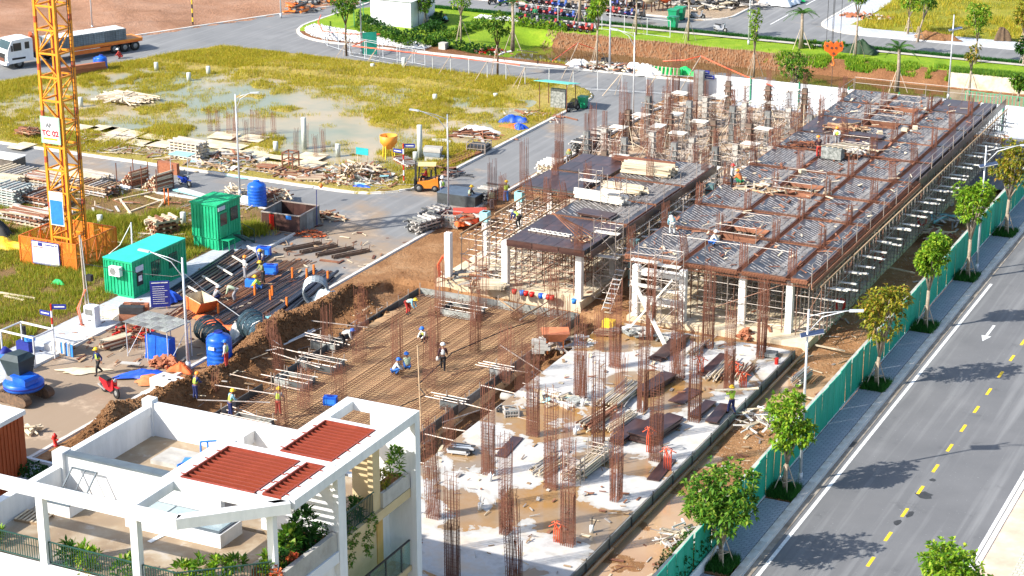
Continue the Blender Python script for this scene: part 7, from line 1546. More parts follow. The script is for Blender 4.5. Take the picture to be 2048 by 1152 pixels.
o = MB().path([gp(370, 548, 4.0), gp(420, 590, 2.2), gp(560, 690, .6)], .02, 4).build('cable', GALV); tag(o, 'thin guy wire from the street lamp down to the steel coils', 'cable')
# ---- box of film faced forms, right of the tank
t = thing('form_bin', 'open bin made of dark film faced form panels with rusty stripe', 'bin', gp(582, 452, .05), R(3)); W_, D_ = 3.3, 3.1
for p, q in (((-W_ / 2, -D_ / 2), (W_ / 2, -D_ / 2)), ((W_ / 2, -D_ / 2), (W_ / 2, D_ / 2)), ((W_ / 2, D_ / 2), (-W_ / 2, D_ / 2)), ((-W_ / 2, D_ / 2), (-W_ / 2, -D_ / 2))):
    p, q = Vector((*p, .7)), Vector((*q, .7)); d = q - p
    for i in range(3): bar('panel', t, p + d * (i + .01) / 3, p + d * (i + .99) / 3, .07, 1.35, FORMG if abs(d.y) > 1 else PLY)
    bar('frame_rail', t, p + Vector((0, 0, .7)), q + Vector((0, 0, .7)), .12, .08, TUBE); bar('frame_rail', t, p - Vector((0, 0, .68)), q - Vector((0, 0, .68)), .12, .08, TUBE)
MB().box(-.95, -.55, -D_ / 2 - .06, -D_ / 2 - .045, .1, 1.3).build('rust_stripe', RED, t); MB().box(.5, .95, -D_ / 2 - .06, -D_ / 2 - .045, 1.05, 1.35).build('blue_plate', BLUEL, t); MB().box(-W_ / 2 + .1, W_ / 2 - .1, -D_ / 2 + .1, D_ / 2 - .1, 0, .15).build('bottom', DKSTEEL, t)
o = MB().tube((0, 0, 0), (.05, 0, 2.9), .03, 5).build('flag_pole', BLUED); o.location = gp(634, 452); tag(o, 'thin blue pole at the corner of the dark form bin', 'pole'); o = MB().lathe([(.05, -.2), (.2, 0), (.05, .2)], 10).build('orange_float', ORANGE, None, True); o.location = gp(632, 412, 0) + Vector((-.1, 1, 1.4)); tag(o, 'orange ball on the blue pole by the form bin', 'ball')
heap('stick_heap', 'pale sticks heaped behind the dark form bin', 'sticks', gp(552, 402), 1.7, 60, [PALEW, TIMBERR], 1.8, .08, 1.2, ry=.9); heap('stick_heap', 'loose bundle of red brown sticks on the road right of the form bin', 'sticks', gp(655, 436), 1.5, 50, [TIMBERR, PALEW, TIMBER], 1.5, .07, .5, ry=.8); heap('stick_heap', 'bent orange rusty bars beside the kerb curve', 'bars', gp(618, 470), 1.3, 60, [RUSTL, ORNET], .9, .05, .4, 'tube', ry=.7); heap('stick_heap', 'fan of sticks leaning by the street lamp behind the stepped container', 'sticks', gp(468, 388), .9, 22, [PALEW], 1.6, .07, .8)
# row of H shaped steel trestles on the road
for i in range(8):
    c = gp(600 + i * 16, 497 + i * 2.5 - (i % 2) * 6); t = thing('trestle', 'dark steel trestle on the road below the form bin, %s from the left' % ORD[i], 'trestle', c, R(60), 'steel trestles in a row')
    for y in (-.14, .14): bar('flange', t, (-1.3, y, .14), (1.1, y, .14), .05, .22, P('brown_steel', (.16, .10, .07), (.09, .06, .04), 3, .6))
    for k in range(4): bar('web', t, (-1.1 + k * .7, -.14, .14), (-1.1 + k * .7, .14, .14), .1, .1, STAKE)
    bar('handle', t, (1.1, 0, .1), (1.2, 0, .55), .04, .04, RUST, 'tube')
o = MB().beam(gp(640, 520, .05), gp(676, 524, .05), .25, .08).build('plank', TIMBERR); tag(o, 'brown plank lying alone on the road', 'plank')
# ---- steel yard: profiles, rebar, coils
BLKP = P('black_pipe', (.045, .05, .07), (.03, .03, .045), 2, .4, rnd=.3, metal=.3); BRNP = P('brown_profile', (.14, .09, .07), (.08, .05, .04), 2, .5, rnd=.3); YREB = P('fresh_rebar', (.33, .16, .08), (.22, .11, .06), 3, .7, rnd=.3)
def lane(label, a, b_, w_, n, th, mats, rows=1, cat='steel bars', name='bar_bundle', kind='tube', part='bar', z0=.04):
    p, q = gp(*a), gp(*b_); d = q - p; t = thing(name, label, cat, p); nrm = Vector((-d.y, d.x, 0)).normalized()
    for i in range(n):
        o_ = nrm * (-w_ / 2 + w_ * (i + .5) / n + random.gauss(0, .02)); s = d * random.uniform(-.04, .06); e = d * random.uniform(.92, 1.05); zz = z0 + th * .9 * random.randrange(rows)
        bar(part, t, o_ + s + Vector((0, 0, zz)), o_ + e + nrm * random.gauss(0, .08) + Vector((0, 0, zz)), th, th, random.choice(mats), kind)
    return t
lane('black square profiles on timber blocks beside the long container', (362, 600), (505, 506), 3.2, 26, .12, [BLKP, BLKP, BRNP], 2, kind='box', part='profile')
for k in range(5): o = bar('spacer', None, gp(375 + k * 30, 572 - k * 20, .3), gp(405 + k * 30, 590 - k * 20, .3), .12, .1, WHPLANK); tag(o, 'white timber spacer on the black profiles, %s from the near end' % ORD[k], 'timber', 'spacers on the black profiles')
lane('rusty flat bars between the black profiles and the working bench', (330, 655), (470, 560), 1.6, 16, .1, [YREB, TIMBER, BRNP], 2)
lane('long light rebars on the muddy road near the orange skip', (395, 632), (560, 540), 2.4, 26, .05, [YREB, RUSTL]); lane('rebars and offcuts beside the squatting steel fixers', (470, 598), (600, 520), 2.0, 20, .05, [YREB, RUST])
lane('brown rebar bundle beside the red stakes', (425, 655), (600, 548), 2.0, 26, .07, [BRNP, BLKP], 2); lane('dark blue grey bar bundle in the middle of the steel yard', (440, 672), (640, 548), 1.3, 20, .09, [BLKP, BRNP], 2); lane('thick navy pipe bundle along the spoil heap', (470, 700), (652, 560), .9, 9, .22, [BLKP], 2, part='pipe'); lane('second thick navy pipe bundle nearest the coils', (500, 692), (665, 552), .7, 6, .22, [BLKP], 2, part='pipe'); lane('brown bars with orange tips at the end of the yard', (560, 590), (655, 545), .8, 14, .07, [RUSTL, BRNP], 2)
for i, (px, py) in enumerate(((437, 630), (510, 592), (541, 603), (545, 595), (585, 558), (614, 560), (628, 552), (574, 618), (656, 565))):
    o = MB().box(-.06, .06, -.06, .06, 0, .85).build('red_stake', ORANGE); o.location = gp(px, py); tag(o, 'orange stake holding the steel bundles, %s from the left' % ORD[i], 'stake', 'orange stakes of the steel yard')
def coil(px, py, label, mat, r_=.95, ln=1.5, rz=0., n=16, tilt=0.):
    t = thing('wire_coil', label, 'wire coil', gp(px, py), rz)
    for k in range(n):
        x = -ln / 2 + ln * k / (n - 1); rr = r_ * random.uniform(.93, 1.03); cz = r_ * (1 - .25 * k / n * tilt); m = MB()
        pts = [(x + random.gauss(0, .02) + tilt * .4 * math.sin(a * 6.283 / 20) * .3, math.cos(a * 6.283 / 20) * rr, max(.04, cz + math.sin(a * 6.283 / 20) * rr * (1 - tilt * .35 * k / n))) for a in range(21)]
        for s in (-.03, .03): m.path([(p[0] + s, p[1] * (1 - abs(s)), p[2]) for p in pts], .028, 4, cap=False)
        m.build('wire_turn', mat, t)
    return t
COILM = P('coil_wire', (.06, .09, .10), (.03, .05, .06), 2, .35, metal=.5, rnd=.3)
coil(425, 688, 'left dark wire coil lying on its side beside the blue tank', COILM, .85, 1.9, R(-30), 20, .7); coil(515, 682, 'middle blue grey wire coil collapsing towards the spoil heap', P('coil_blue', (.09, .15, .17), (.05, .08, .1), 2, .35, metal=.5, rnd=.3), .95, 2.2, R(-32), 22, .7); coil(632, 606, 'upright silver wire coil half wrapped in pale plastic', P('coil_silver', (.34, .38, .40), (.2, .24, .26), 2, .4, metal=.5, rnd=.2), .9, 1.2, R(-60), 16, 0)
cloth('plastic_sheet', 'pale plastic sheet draped over the silver coil', 'sheet', gp(655, 606, .1), .9, .7, 1.5, P('pale_plastic', (.55, .66, .72), (.4, .5, .55), 3, .4), 16); cloth('blue_tarp', 'royal blue tarpaulin below the silver coil', 'tarpaulin', gp(640, 622, .05), 1.3, .5, .35, TARPB, 17, .5); cloth('white_sheet', 'white and teal rags along the spoil heap below the pipes', 'sheet', gp(575, 640, .05), 2.4, .7, .5, TARPC, 18, .7); cloth('white_sheet', 'white crumpled plastic left of the teal rags', 'sheet', gp(545, 655, .05), 1.6, .6, .5, TARPW, 19, .5); cloth('white_sheet', 'white fabric hanging over the bars by the coils', 'sheet', gp(480, 668, .05), .7, 1.3, .8, TARPW, 20, .2)
for i, (px, py) in enumerate(((430, 648), (462, 658), (407, 640))): cloth('orange_net', 'crumpled orange net on the bars left of the coils, %s' % ['middle', 'right', 'left'][i], 'net', gp(px, py, .1), .7, .4, .4, ORNET, 22 + i)
lane('pale tubes lying beside the middle wire coil', (560, 690), (625, 660), .9, 10, .1, [TARPW, GALV, GREYW], 2)
t = thing('skip', 'orange tipping skip with pale inside next to the street lamp', 'skip', gp(402, 622), R(-28)); pr = [(-1.1, .1), (.6, .1), (1.4, 1.0), (-1.1, 1.0)]
m = MB().add([(x, -.7, z) for x, z in pr] + [(x, .7, z) for x, z in pr], [(0, 1, 2, 3), (7, 6, 5, 4), (0, 4, 5, 1), (1, 5, 6, 2), (3, 7, 4, 0)]); m.build('shell', P('skip_orange', (.78, .17, .04), (.6, .12, .03), 2, .5), t); m = MB().add([(x * .96, -.66, z + .03) for x, z in pr] + [(x * .96, .66, z + .03) for x, z in pr], [(3, 2, 1, 0), (4, 5, 6, 7), (1, 5, 4, 0), (2, 6, 5, 1), (0, 4, 7, 3)]); m.build('lining', PALEW, t)
for i, (px, py, w_, lb) in enumerate(((541, 548, .5, 'bright blue welding generator behind the steel fixers'), (503, 574, .4, 'small light blue machine between two steel fixers'), (528, 512, .5, 'blue bag beside the crouching worker'), (661, 810, .4, 'small blue crate on the rebar raft'))):
    t = thing('blue_box', lb, 'machine', gp(px, py), .3); MB().box(-w_, w_, -w_ * .6, w_ * .6, .05, w_ * 1.4).build('case', BLUE if i != 1 else BLUEL, t); MB().box(-w_ * .8, w_ * .8, -w_ * .62, -w_ * .605, .15, w_ * 1.1).build('panel', BLUEL, t); MB().box(-w_ * .5, w_ * .5, -.04, .04, w_ * 1.4, w_ * 1.55).build('handle', BLUED, t)
sb_ = thing('safety_board', 'tall navy notice board standing on the pavement below the container', 'board', gp(322, 618), R(35)); MB().box(-.65, .65, -.03, .03, .15, 2.0).build('board_panel', BLUED, sb_); m = MB()
for k in range(9): m.box(-.5, .3 + .2 * (k % 3 == 0), -.045, -.035, .4 + k * .15, .43 + k * .15)
m.box(-.55, .55, -.045, -.035, 1.85, 1.92); m.build('print', WPAINT, sb_)
cloth('blue_tarp', 'blue sheet bundle behind the navy notice board', 'tarpaulin', gp(338, 600, .1), .9, .6, .9, TARPB, 30)
pile('brown_box', 'rusty box and bricks on the pavement left of the notice board', 'box', gp(270, 640, .1), R(20), 1.8, 1.2, 2, .5, [TIMBERR, BRICKR, DKSTEEL], part='box'); heap('debris', 'red bricks, rods and rags on the pavement edge', 'debris', gp(272, 668), 1.6, 50, [BRICKR, RUST, TIMBERR, RED], .8, .1, .5, ry=1.0); pile('timber_bundle', 'bundle of dark offcut timber on the muddy road behind the walking worker', 'timber', gp(232, 692), R(70), 2.0, .9, 4, .12, [TIMBERR, PALEW])
cloth('sand_heap', 'pale sand heap on the pavement beside the cabinet', 'sand', gp(240, 632, .1), 1.5, .8, .55, BASEC, 31, .4)
t = thing('shade_frame', 'white tube canopy frame with grey chequered roof sheet', 'canopy', gp(320, 712), R(-6)); 
for x in (-1.7, 0, 1.7):
    for y in (-1.1, 1.1): bar('post', t, (x, y, 0), (x, y, 2.3), .07, .07, GALV, 'tube')
for y in (-1.1, 1.1): bar('rail', t, (-1.7, y, 2.3), (1.7, y, 2.3), .07, .07, GALV, 'tube'); 
for x in (-1.7, 1.7): bar('rail', t, (x, -1.1, 2.3), (x, 1.1, 2.3), .07, .07, GALV, 'tube'); bar('brace', t, (x, -1.1, .1), (x, 1.1, 2.2), .04, .04, GALV, 'tube')
for i in range(6):
    for j in range(4): bar('roof_tile_sheet', t, (-1.8 + i * .6, -1.0 + j * .6, 2.37), (-1.21 + i * .6, -1.0 + j * .6, 2.37), .58, .03, STAIN if (i + j) % 2 else FORMG)
t = thing('blue_screen', 'blue painted boards standing under the canopy', 'board', gp(322, 716), R(-6)); MB().add([(-.9, -.5, 0), (1.1, -.5, 0), (1.1, -.4, 1.6), (-.6, -.4, 1.6), (-1.3, .3, 0), (-.9, .3, 1.5)], [(0, 1, 2, 3), (4, 0, 3, 5)]).box(-.9, 1.0, -.38, .3, .05, 1.5).build('board_body', BLUE, t)
heap('brick_heap', 'heap of red bricks at the foot of the canopy', 'bricks', gp(333, 732), 1.2, 90, [BRICKR], .28, .16, .6, part='brick', ry=.8); cloth('orange_sheet', 'orange tarpaulin heap between the scooter and the lamp', 'tarpaulin', gp(318, 762, .05), 1.6, .7, .5, P('tarp_orange', (.62, .20, .07), (.45, .14, .05), 2, .7), 33, .5); cloth('orange_sheet', 'orange net bag against the street lamp foot', 'tarpaulin', gp(362, 742, .05), .8, .5, .7, ORNET, 34); cloth('blue_tarp', 'blue tarpaulin strip right behind the red scooter', 'tarpaulin', gp(290, 752, .1), 1.7, .6, .4, TARPB, 35, .5); cloth('white_sheet', 'dirty white sheets at the foot of the spoil heap', 'sheet', gp(322, 792, .1), 1.1, .6, .4, TARPW, 36)
t = thing('concrete_block', 'pale concrete block with round holes in its top', 'block', gp(336, 782), R(-10)); MB().box(-.9, .9, -.6, .6, 0, .85).build('block_body', CONCW, t)
for x, y in ((-.4, .1), (.3, -.1), (.6, .3)): MB().lathe([(.12, .855), (.12, .86)], 10, (x, y, 0)).build('hole', BLACK, t)
o = MB().beam(gp(242, 725, .3), gp(280, 728, .3), .35, .06).build('grey_slab', CONC); tag(o, 'small grey slab propped on the road right of the walking worker', 'slab')
t = thing('bent_rods', 'thin bent rods standing on the road beside the grey slab', 'rods', gp(262, 700))
for k in range(9): bar('rod', t, (k * .14 - .6, (k % 3) * .2, 0), (k * .14 - .6 + .03, (k % 3) * .2, .7), .03, .03, RUSTL, 'tube')
for z in (.35, .7): bar('rod', t, (-.65, .2, z), (.6, .2, z), .03, .03, RUSTL, 'tube')
cloth('sacking', 'pale sacking sheet on the road left of the walking worker', 'sheet', gp(165, 742, .03), 1.5, .55, .15, BASEC, 38, .5)
t = thing('draped_bench', 'white draped table with blue stripes on the paving', 'table', gp(137, 705), R(-5)); MB().box(-.9, .9, -.5, .5, .85, .92).build('table_top', TARPW, t)
for k in range(9): MB().box(-.9 + k * .2, -.72 + k * .2, -.53 - .05 * (k % 2), -.5, .02, .86).build('cloth_fold', BLUEL if k in (4, 6, 8) else TARPW, t)
MB().box(-1.5, -.9, -.6, .4, 0, .5).build('cloth_pile', TARPW, t)
t = thing('tube_frame', 'open white tube frame beside the excavator', 'frame', gp(62, 720), R(-4))
for x in (-1.5, 1.2):
    for y in (-.9, .9): bar('post', t, (x, y, 0), (x, y, 2.0), .08, .08, GALV)
for y in (-.9, .9): bar('rail', t, (-1.5, y, 2.0), (1.2, y, 2.0), .1, .1, WPAINT)
for x in (-1.5, 1.2): bar('rail', t, (x, -.9, 2.0), (x, .9, 2.0), .08, .08, GALV)
t = thing('drill_machine', 'blue bench machine under the white tube frame', 'machine', gp(52, 705)); MB().box(-.5, .5, -.3, .3, .1, .8).build('bench', BLUED, t); MB().tube((0, 0, .8), (0, 0, 1.8), .12, 8).build('column', BLACK, t); MB().lathe([(.35, .9), (.35, 1.1)], 12, (.4, 0, 0)).build('pulley', BLUEL, t)
o = MB().path([gp(0, 716, 1.2), gp(10, 700, 1.6), gp(24, 710, 1.0), gp(30, 735, .1)], .25, 8).build('blue_barrel', BLUED, None, True); tag(o, 'blue curved duct at the left frame edge behind the excavator', 'duct')
for i, (a, b_, lb) in enumerate((((0, 585), (70, 597), 'upper'), ((8, 592), (48, 600), 'lower'))): o = MB().beam(gp(*a, .2), gp(*b_, .2), .16, .1).build('plank', PALEW); tag(o, 'pale plank in the grass at the left edge, %s one' % lb, 'plank')
cloth('green_rag', 'green cloth scrap in the grass below the crane cage', 'cloth', gp(117, 568, .2), .5, .25, .3, TARPG, 40)
hy = thing('hydrant', 'red fire hydrant by the kerb below the spoil heap', 'hydrant', gp(111, 893)); MB().lathe([(.16, 0), (.16, .1), (.11, .12), (.11, .55), (.15, .57), (.15, .65), (.08, .78), (.03, .82)], 14).build('barrel', RED, hy, True); MB().tube((-.22, 0, .45), (.22, 0, .45), .06, 8).build('outlet', RED, hy)
heap('stick_heap', 'few pale posts leaning by the terracotta house', 'sticks', gp(60, 868), .5, 8, [PALEW], 1.2, .12, .5)
# near road side of the left block
for i, (px, py, ln, lb) in enumerate(((850, 460, 2.6, 'Bundle of steel frames at the road edge, front one'), (872, 440, 2.2, 'Bundle of steel frames at the road edge, rear one'), (975, 400, 3.0, 'Pile of dark boards behind the worker with the backpack'), (1170, 300, 3.0, 'Stack of grey steel forms by the road beside the tall cages'), (1195, 285, 2.8, 'Second stack of grey steel forms by the road'), (1100, 345, 2.2, 'Pale sheets and rubbish beside the dark roadside deck'))):
    pile('frame_bundle', lb, 'form stack', gp(px, py), R(72 if i < 2 else 88), ln, 1.5, 8, .12, [GREYW, DKSTEEL, FORMG] if i != 5 else [TARPW, PALEW], cross=True, jit=.06)
crate(905, 452, 1.3, 1.2, 1.0, 'square tube crate full of dark form plates beside the tall lamp', fill=STAIN, rz=.1)
t = thing('box_table', 'dark flat topped steel box beside the street lamp', 'box', gp(925, 405)); MB().box(-1.7, 1.7, -1.1, 1.1, 0, .9).build('box_body', FORMST, t); MB().box(-1.72, 1.72, -1.12, 1.12, .902, .96).build('box_top', P('slate_top', (.10, .13, .17), (.07, .09, .12), 1, .5), t)
t = thing('skip', 'red skip with orange sheet and scrap timber in it', 'skip', gp(940, 445), .5); MB().box(-1.3, 1.3, -.7, .7, .1, 1.0).build('shell', P('skip_red', (.55, .07, .03), (.42, .05, .02), 2, .5), t); heap('stick_heap', 'scrap timber on top of the red skip', 'sticks', tuple(gp(940, 438, .9)), 1.2, 24, [TIMBERR, GREYW], 1.4, .08, .3)
cloth('orange_sheet', 'orange sheet hanging on the left end of the red skip', 'sheet', gp(922, 450, .3), .6, .5, .9, ORNET, 44)
heap('debris', 'scrap timber inside the open shoring of the left block', 'debris', tuple(gp(950, 560, .5)), 2.4, 80, [GREYW, TIMBERR, TIMBER, FORMG], 1.6, .07, .4, ry=1.8); pile('plank_stack', 'stack of cream planks beside the middle white column', 'planks', gp(985, 575, .5), R(20), 1.8, 1.6, 6, .16, [PALEW], flat=.05)
for i, (px, c_) in enumerate(((1029, RED), (1044, BLUEL), (1052, RED), (1064, RED), (1082, BLUE), (1090, WPAINT), (1097, RED), (1104, RED), (1148, BLUEL))):
    o = MB().lathe([(.14, 0), (.19, .32), (.17, .32)], 12).build('paint_pail', c_, None, True); o.location = gp(px, 588 + (px - 1029) * .16, .5); tag(o, '%s pail on the slab edge of the left block, %s from the left' % ({RED: 'red', BLUEL: 'light blue', BLUE: 'blue', WPAINT: 'white'}[c_], ORD[i]), 'pail', 'pails on the slab edge')
for i, (a, b_) in enumerate((((1000, 600), (1035, 625)), ((1050, 607), (1020, 628)), ((1080, 612), (1045, 632)), ((1110, 615), (1070, 635)), ((1140, 622), (1100, 645)))):
    o = MB().beam(gp(*a, .5), gp(*b_, .2), .07, .07).build('prop', TIMBER); tag(o, 'wooden prop bracing the far raft form, %s from the left' % ORD[i], 'prop', 'props of the far raft form')
# stair and ladder towers between the blocks
def tower(px, py, w_, d_, h, label, z=0., rz=0., boards=2, x_=True):
    t = thing('access_tower', label, 'scaffolding', gp(px, py, z), rz)
    for x in (-w_ / 2, w_ / 2):
        for y in (-d_ / 2, d_ / 2): bar('upright', t, (x, y, 0), (x, y, h), .06, .06, TUBE, 'tube')
    k = 0; zz = .25
    while zz < h:
        for x in (-w_ / 2, w_ / 2): bar('rung', t, (x, -d_ / 2, zz), (x, d_ / 2, zz), .04, .04, TUBE, 'tube')
        if k % 4 == 0:
            for y in (-d_ / 2, d_ / 2): bar('ledger', t, (-w_ / 2, y, zz), (w_ / 2, y, zz), .045, .045, TUBE, 'tube')
            if x_ and zz + 1.7 < h + .5:
                for y in (-d_ / 2, d_ / 2): bar('brace', t, (-w_ / 2, y, zz), (w_ / 2, y, zz + 1.6), .035, .035, TUBE, 'tube'); bar('brace', t, (w_ / 2, y, zz), (-w_ / 2, y, zz + 1.6), .035, .035, TUBE, 'tube')
        zz += .42; k += 1
    for b in range(boards): bar('walk_board', t, (-w_ / 2 - .1, -.25, h - .9 - b * 1.7), (w_ / 2 + .1, -.25, h - .9 - b * 1.7), .5, .05, WHPLANK)
    return t
tower(1215, 600, 1.6, 1.3, 5.8, 'scaffold access tower with steel stair between the two blocks'); tower(1290, 655, 1.7, 1.3, 5.6, 'front scaffold tower before the white cross beams, left part'); tower(1335, 660, 1.5, 1.3, 5.4, 'front scaffold tower before the white cross beams, right part'); tower(1225, 520, 1.5, 1.2, 6.2, 'taller scaffold tower deeper in the gap between the blocks'); tower(1180, 480, 1.4, 1.2, 5.6, 'scaffold tower against the near dark deck edge')
st = thing('stair', 'steel stair flight leaning on the access tower', 'stair', gp(1212, 622)); 
for s in (-.3, .3): bar('stringer', st, (s, 0, 0), (s + .3, 1.9, 2.6), .04, .1, TUBE)
for k in range(9): bar('tread', st, (-.3 + k * .033, .1 + k * .2, .2 + k * .28), (.3 + k * .033, .1 + k * .2, .2 + k * .28), .16, .03, GALV)
for i, (a, b_, za, zb, lb) in enumerate((((1260, 655), (1345, 560), .3, 3.6, 'long white board rising in front of the white cross beams'), ((1265, 560), (1330, 690), 3.6, .6, 'long white board falling in front of the white cross beams'), ((1170, 500), (1235, 455), 3.8, 4.2, 'white board laid between deck and access tower'))):
    p, q = gp(*a, za), gp(*b_, zb)
    o = MB().beam(p, q, .28, .05).build('board', WHPLANK); tag(o, lb, 'board')
# things on the decks
pile('timber_bundle', 'big bundle of pale timbers with dark ends on the far left deck', 'timber stack', gp(1297, 348, 4.22), 0, 4.0, 1.5, 5, .14, [PALEW], jit=.05, part='timber'); pile('rebar_bundle', 'rusty rebar bundle behind the big timber bundle', 'rebar', gp(1290, 327, 4.22), 0, 5.0, .9, 3, .09, [RUSTL, RUST], 'tube'); pile('timber_bundle', 'smaller pale timber bundle in the middle of the left deck', 'timber stack', gp(1250, 385, 4.22), 0, 3.0, 1.0, 4, .12, [PALEW], jit=.08, part='timber')
pile('timber_bundle', 'white boxed timbers near the rear edge of the dark corner deck', 'timber stack', gp(1200, 403, 4.22), R(-3), 4.2, .7, 3, .2, [WHPLANK], jit=.03, part='timber'); pile('ply_stack', 'dark plywood sheets stacked behind the corner deck', 'plywood stack', gp(1195, 432, 4.22), R(-4), 2.8, 1.4, 3, 1.3, [PLY], flat=.05, part='sheet')
o = thing('ladder', 'white ladder lying on the near dark deck', 'ladder', gp(1100, 466, 4.24), R(-3))
for s in (-.2, .2): bar('rail', o, (-1.6, s, .04), (1.6, s, .04), .06, .06, WHPLANK)
for k in range(8): bar('rung', o, (-1.4 + k * .4, -.3, .06), (-1.4 + k * .4 + .12, .3, .06), .08, .04, WHPLANK)
for k in range(5): o = MB().tube(gp(1105 + k * 4, 425 + k * 2, 5.6), gp(1160 + k * 8, 478 - k * 2, 4.25), .035, 5).build('red_pole', TIMBERR); tag(o, 'red brown pole leaning across the near dark deck, %s of five' % ORD[k], 'pole', 'five leaning poles on the dark deck')
heap('wood_chips', 'small scraps and chips on the near dark deck', 'scraps', tuple(gp(1165, 478, 4.22)), .9, 30, [RUSTL, PALEW, TIMBER], .5, .04, .05); heap('stick_heap', 'brown timber offcuts near the third stair opening', 'sticks', tuple(gp(1690, 258, 4.24)), 1.6, 44, [TIMBERR, TIMBER], 1.6, .1, .4, ry=1.2); heap('stick_heap', 'rusty rod heap at the left edge of the long deck', 'sticks', tuple(gp(1612, 293, 4.24)), 1.7, 60, [RUSTL, RUST], 1.3, .05, .3, ry=1.0)
t = thing('work_table', 'grey work bench with planks on the long deck by two workers', 'bench', gp(1665, 318, 4.22)); MB().box(-.8, .8, -.5, .5, .1, .95).build('bench_body', STAIN, t)
for k in range(5): bar('plank', t, (-.9 + k * .45, -.2, 1.0), (.5 + k * .45, 1.6, 1.0), .2, .05, PALEW)
heap('stick_heap', 'pale planks scattered right of the bench on the long deck', 'sticks', tuple(gp(1715, 300, 4.24)), 1.8, 26, [PALEW, GREYW], 2.2, .12, .15, ry=1.2); heap('stick_heap', 'pale timber scraps on the western deck edge near the red helmet worker', 'sticks', tuple(gp(1520, 375, 4.24)), 2.0, 34, [PALEW, GREYW, TIMBER], 1.8, .1, .12, ry=1.4)
pile('ply_stack', 'dark sheets lying on the deck beyond the second opening', 'plywood stack', gp(1730, 273, 4.22), 0, 3., 1.2, 2, 1.2, [PLY], flat=.05, part='sheet')
for i, (px, py) in enumerate(((1432, 478), (1655, 390), (1760, 268), (1810, 262), (1605, 345), (1830, 258))):
    o = MB().box(-.25, .25, -.2, .2, 0, .25).build('pale_sack', PALEW); o.location = gp(px, py, 4.22); o.rotation_euler.z = i; tag(o, 'small pale sack on the long deck, %s' % ['behind the squatting worker', 'beside the middle opening', 'near the far table', 'right of the far table', 'near the western edge', 'by the far cages'][i], 'sack')
# ---- on the slab
S0 = SZ + .005
PB = [(1240, 795, 88, 4.0, 1.6, 4, 'Long pole bundle on the slab, farthest of the near group'), (1097, 935, 84, 2.4, 1.3, 2, 'Small fan of pale poles on the slab left of the big bundle'), (1175, 935, 86, 3.6, 1.3, 6, 'Big round pole bundle held by two ladder frames'), (1195, 845, 84, 2.8, .9, 4, 'Narrow stack of squared timbers on the slab'), (1238, 850, 84, 2.8, .9, 3, 'Loose poles between timber stack and dark sheets'), (1475, 748, 94, 2.6, 1.6, 2, 'Bent red brown poles at the far slab corner'), (1440, 740, 92, 3.6, .9, 3, 'Long poles beside the orange conduits at the far slab end'), (1395, 700, 89, 2.4, .6, 3, 'Poles beside the far plywood stack')]
for px, py, rz, ln, wd, rw, lb in PB: pile('pole_bundle', lb, 'poles', gp(px, py, S0), R(rz), ln, wd, rw, .09, [PALEW, GREYW, LOG] if 'red' not in lb else [TIMBERR, PALEW], 'tube' if 'squared' not in lb else 'box', .1, .03, part='pole')
for k in (-.9, .7): o = tower(1175 + k * 30, 942 - k * 22, .5, 1.0, 1.5, 'small ladder frame holding the big pole bundle, %s one' % ('near' if k < 0 else 'far'), S0, R(88), 0, False)
PS = [(1312, 775, 83, 3.4, 1.1, 5, 'Dark plywood stack on the slab beside the long pole bundle'), (1372, 792, 85, 2.4, 1.3, 1, 'Dark sheet with pale smears lying flat on the slab'), (1255, 870, 85, 3.2, 1.0, 3, 'Dark sheets leaning beside the loose poles'), (1310, 868, 81, 3.4, 1.9, 7, 'Thick stack of brown edged dark sheets in the middle of the slab'), (1330, 848, 79, 2.2, 1.2, 2, 'Dark panel tilted on the thick stack'), (1405, 822, 87, 2.8, .8, 2, 'Dark form with pale rails left of the plank carrier'), (1437, 832, 93, 3.3, .85, 2, 'Long dark panel right under the plank carrier'), (1325, 938, 91, 3.4, .85, 1, 'Single dark panel beside the slab edge'), (1018, 895, 93, 3.2, .75, 1, 'Single dark panel lying near the trench edge'), (1335, 705, 88, 3.4, 1.1, 3, 'Far dark form stack with raised edge at the head of the slab'), (1355, 695, 88, 3.2, .4, 4, 'Upright dark edge form behind the far stack'), (1430, 735, 89, 3.4, .8, 4, 'Dark layered forms beside the far long poles')]
for px, py, rz, ln, wd, rw, lb in PS: pile('panel_stack', lb, 'plywood stack', gp(px, py, S0), R(rz), ln, wd, rw, wd * .88, [PLY], flat=.07, part='panel', bearers=rw > 1, jit=.03)
pile('rod_stack', 'small stack of dark short profiles near the trench', 'steel', gp(922, 905, S0), .2, 1.2, .9, 3, .1, [DKSTEEL, GALV]); pile('rod_stack', 'brown short boards by the yellow box at the slab head', 'boards', gp(1210, 668, S0), R(10), 1.2, 1.2, 2, .14, [TIMBERR, TIMBER], flat=.05); o = MB().box(-.4, .4, -.25, .25, 0, .5).build('yellow_box', YPAINT); o.location = gp(1218, 654, S0); tag(o, 'yellow box at the far left corner of the slab', 'box')
heap('debris', 'pale sacks, foam and sticks at the slab corner by the trench', 'debris', tuple(gp(1110, 800, S0)), 2.2, 44, [TARPW, GREYW, PALEW], 1.2, .1, .25, ry=1.0, sheets=6); heap('debris', 'pale boards and bags near the concrete blocks', 'debris', tuple(gp(1135, 690, .2)), 1.6, 40, [TARPW, PALEW, GREYW], 1.6, .1, .3, sheets=5); heap('debris', 'grey plates at the far edge of the slab', 'debris', tuple(gp(1290, 672, S0)), 2.6, 30, [FORMG, STAIN, CONC], 1.0, .12, .25, ry=.5, sheets=5)
crate(1022, 835, .8, .7, .6, 'small stained timber box at the trench edge', mat=GREYW, fill=STAIN, z=.2, rz=.6); crate(1012, 832, .9, .5, .5, 'dark box beside the timber one at the trench edge', mat=DKSTEEL, z=.1)
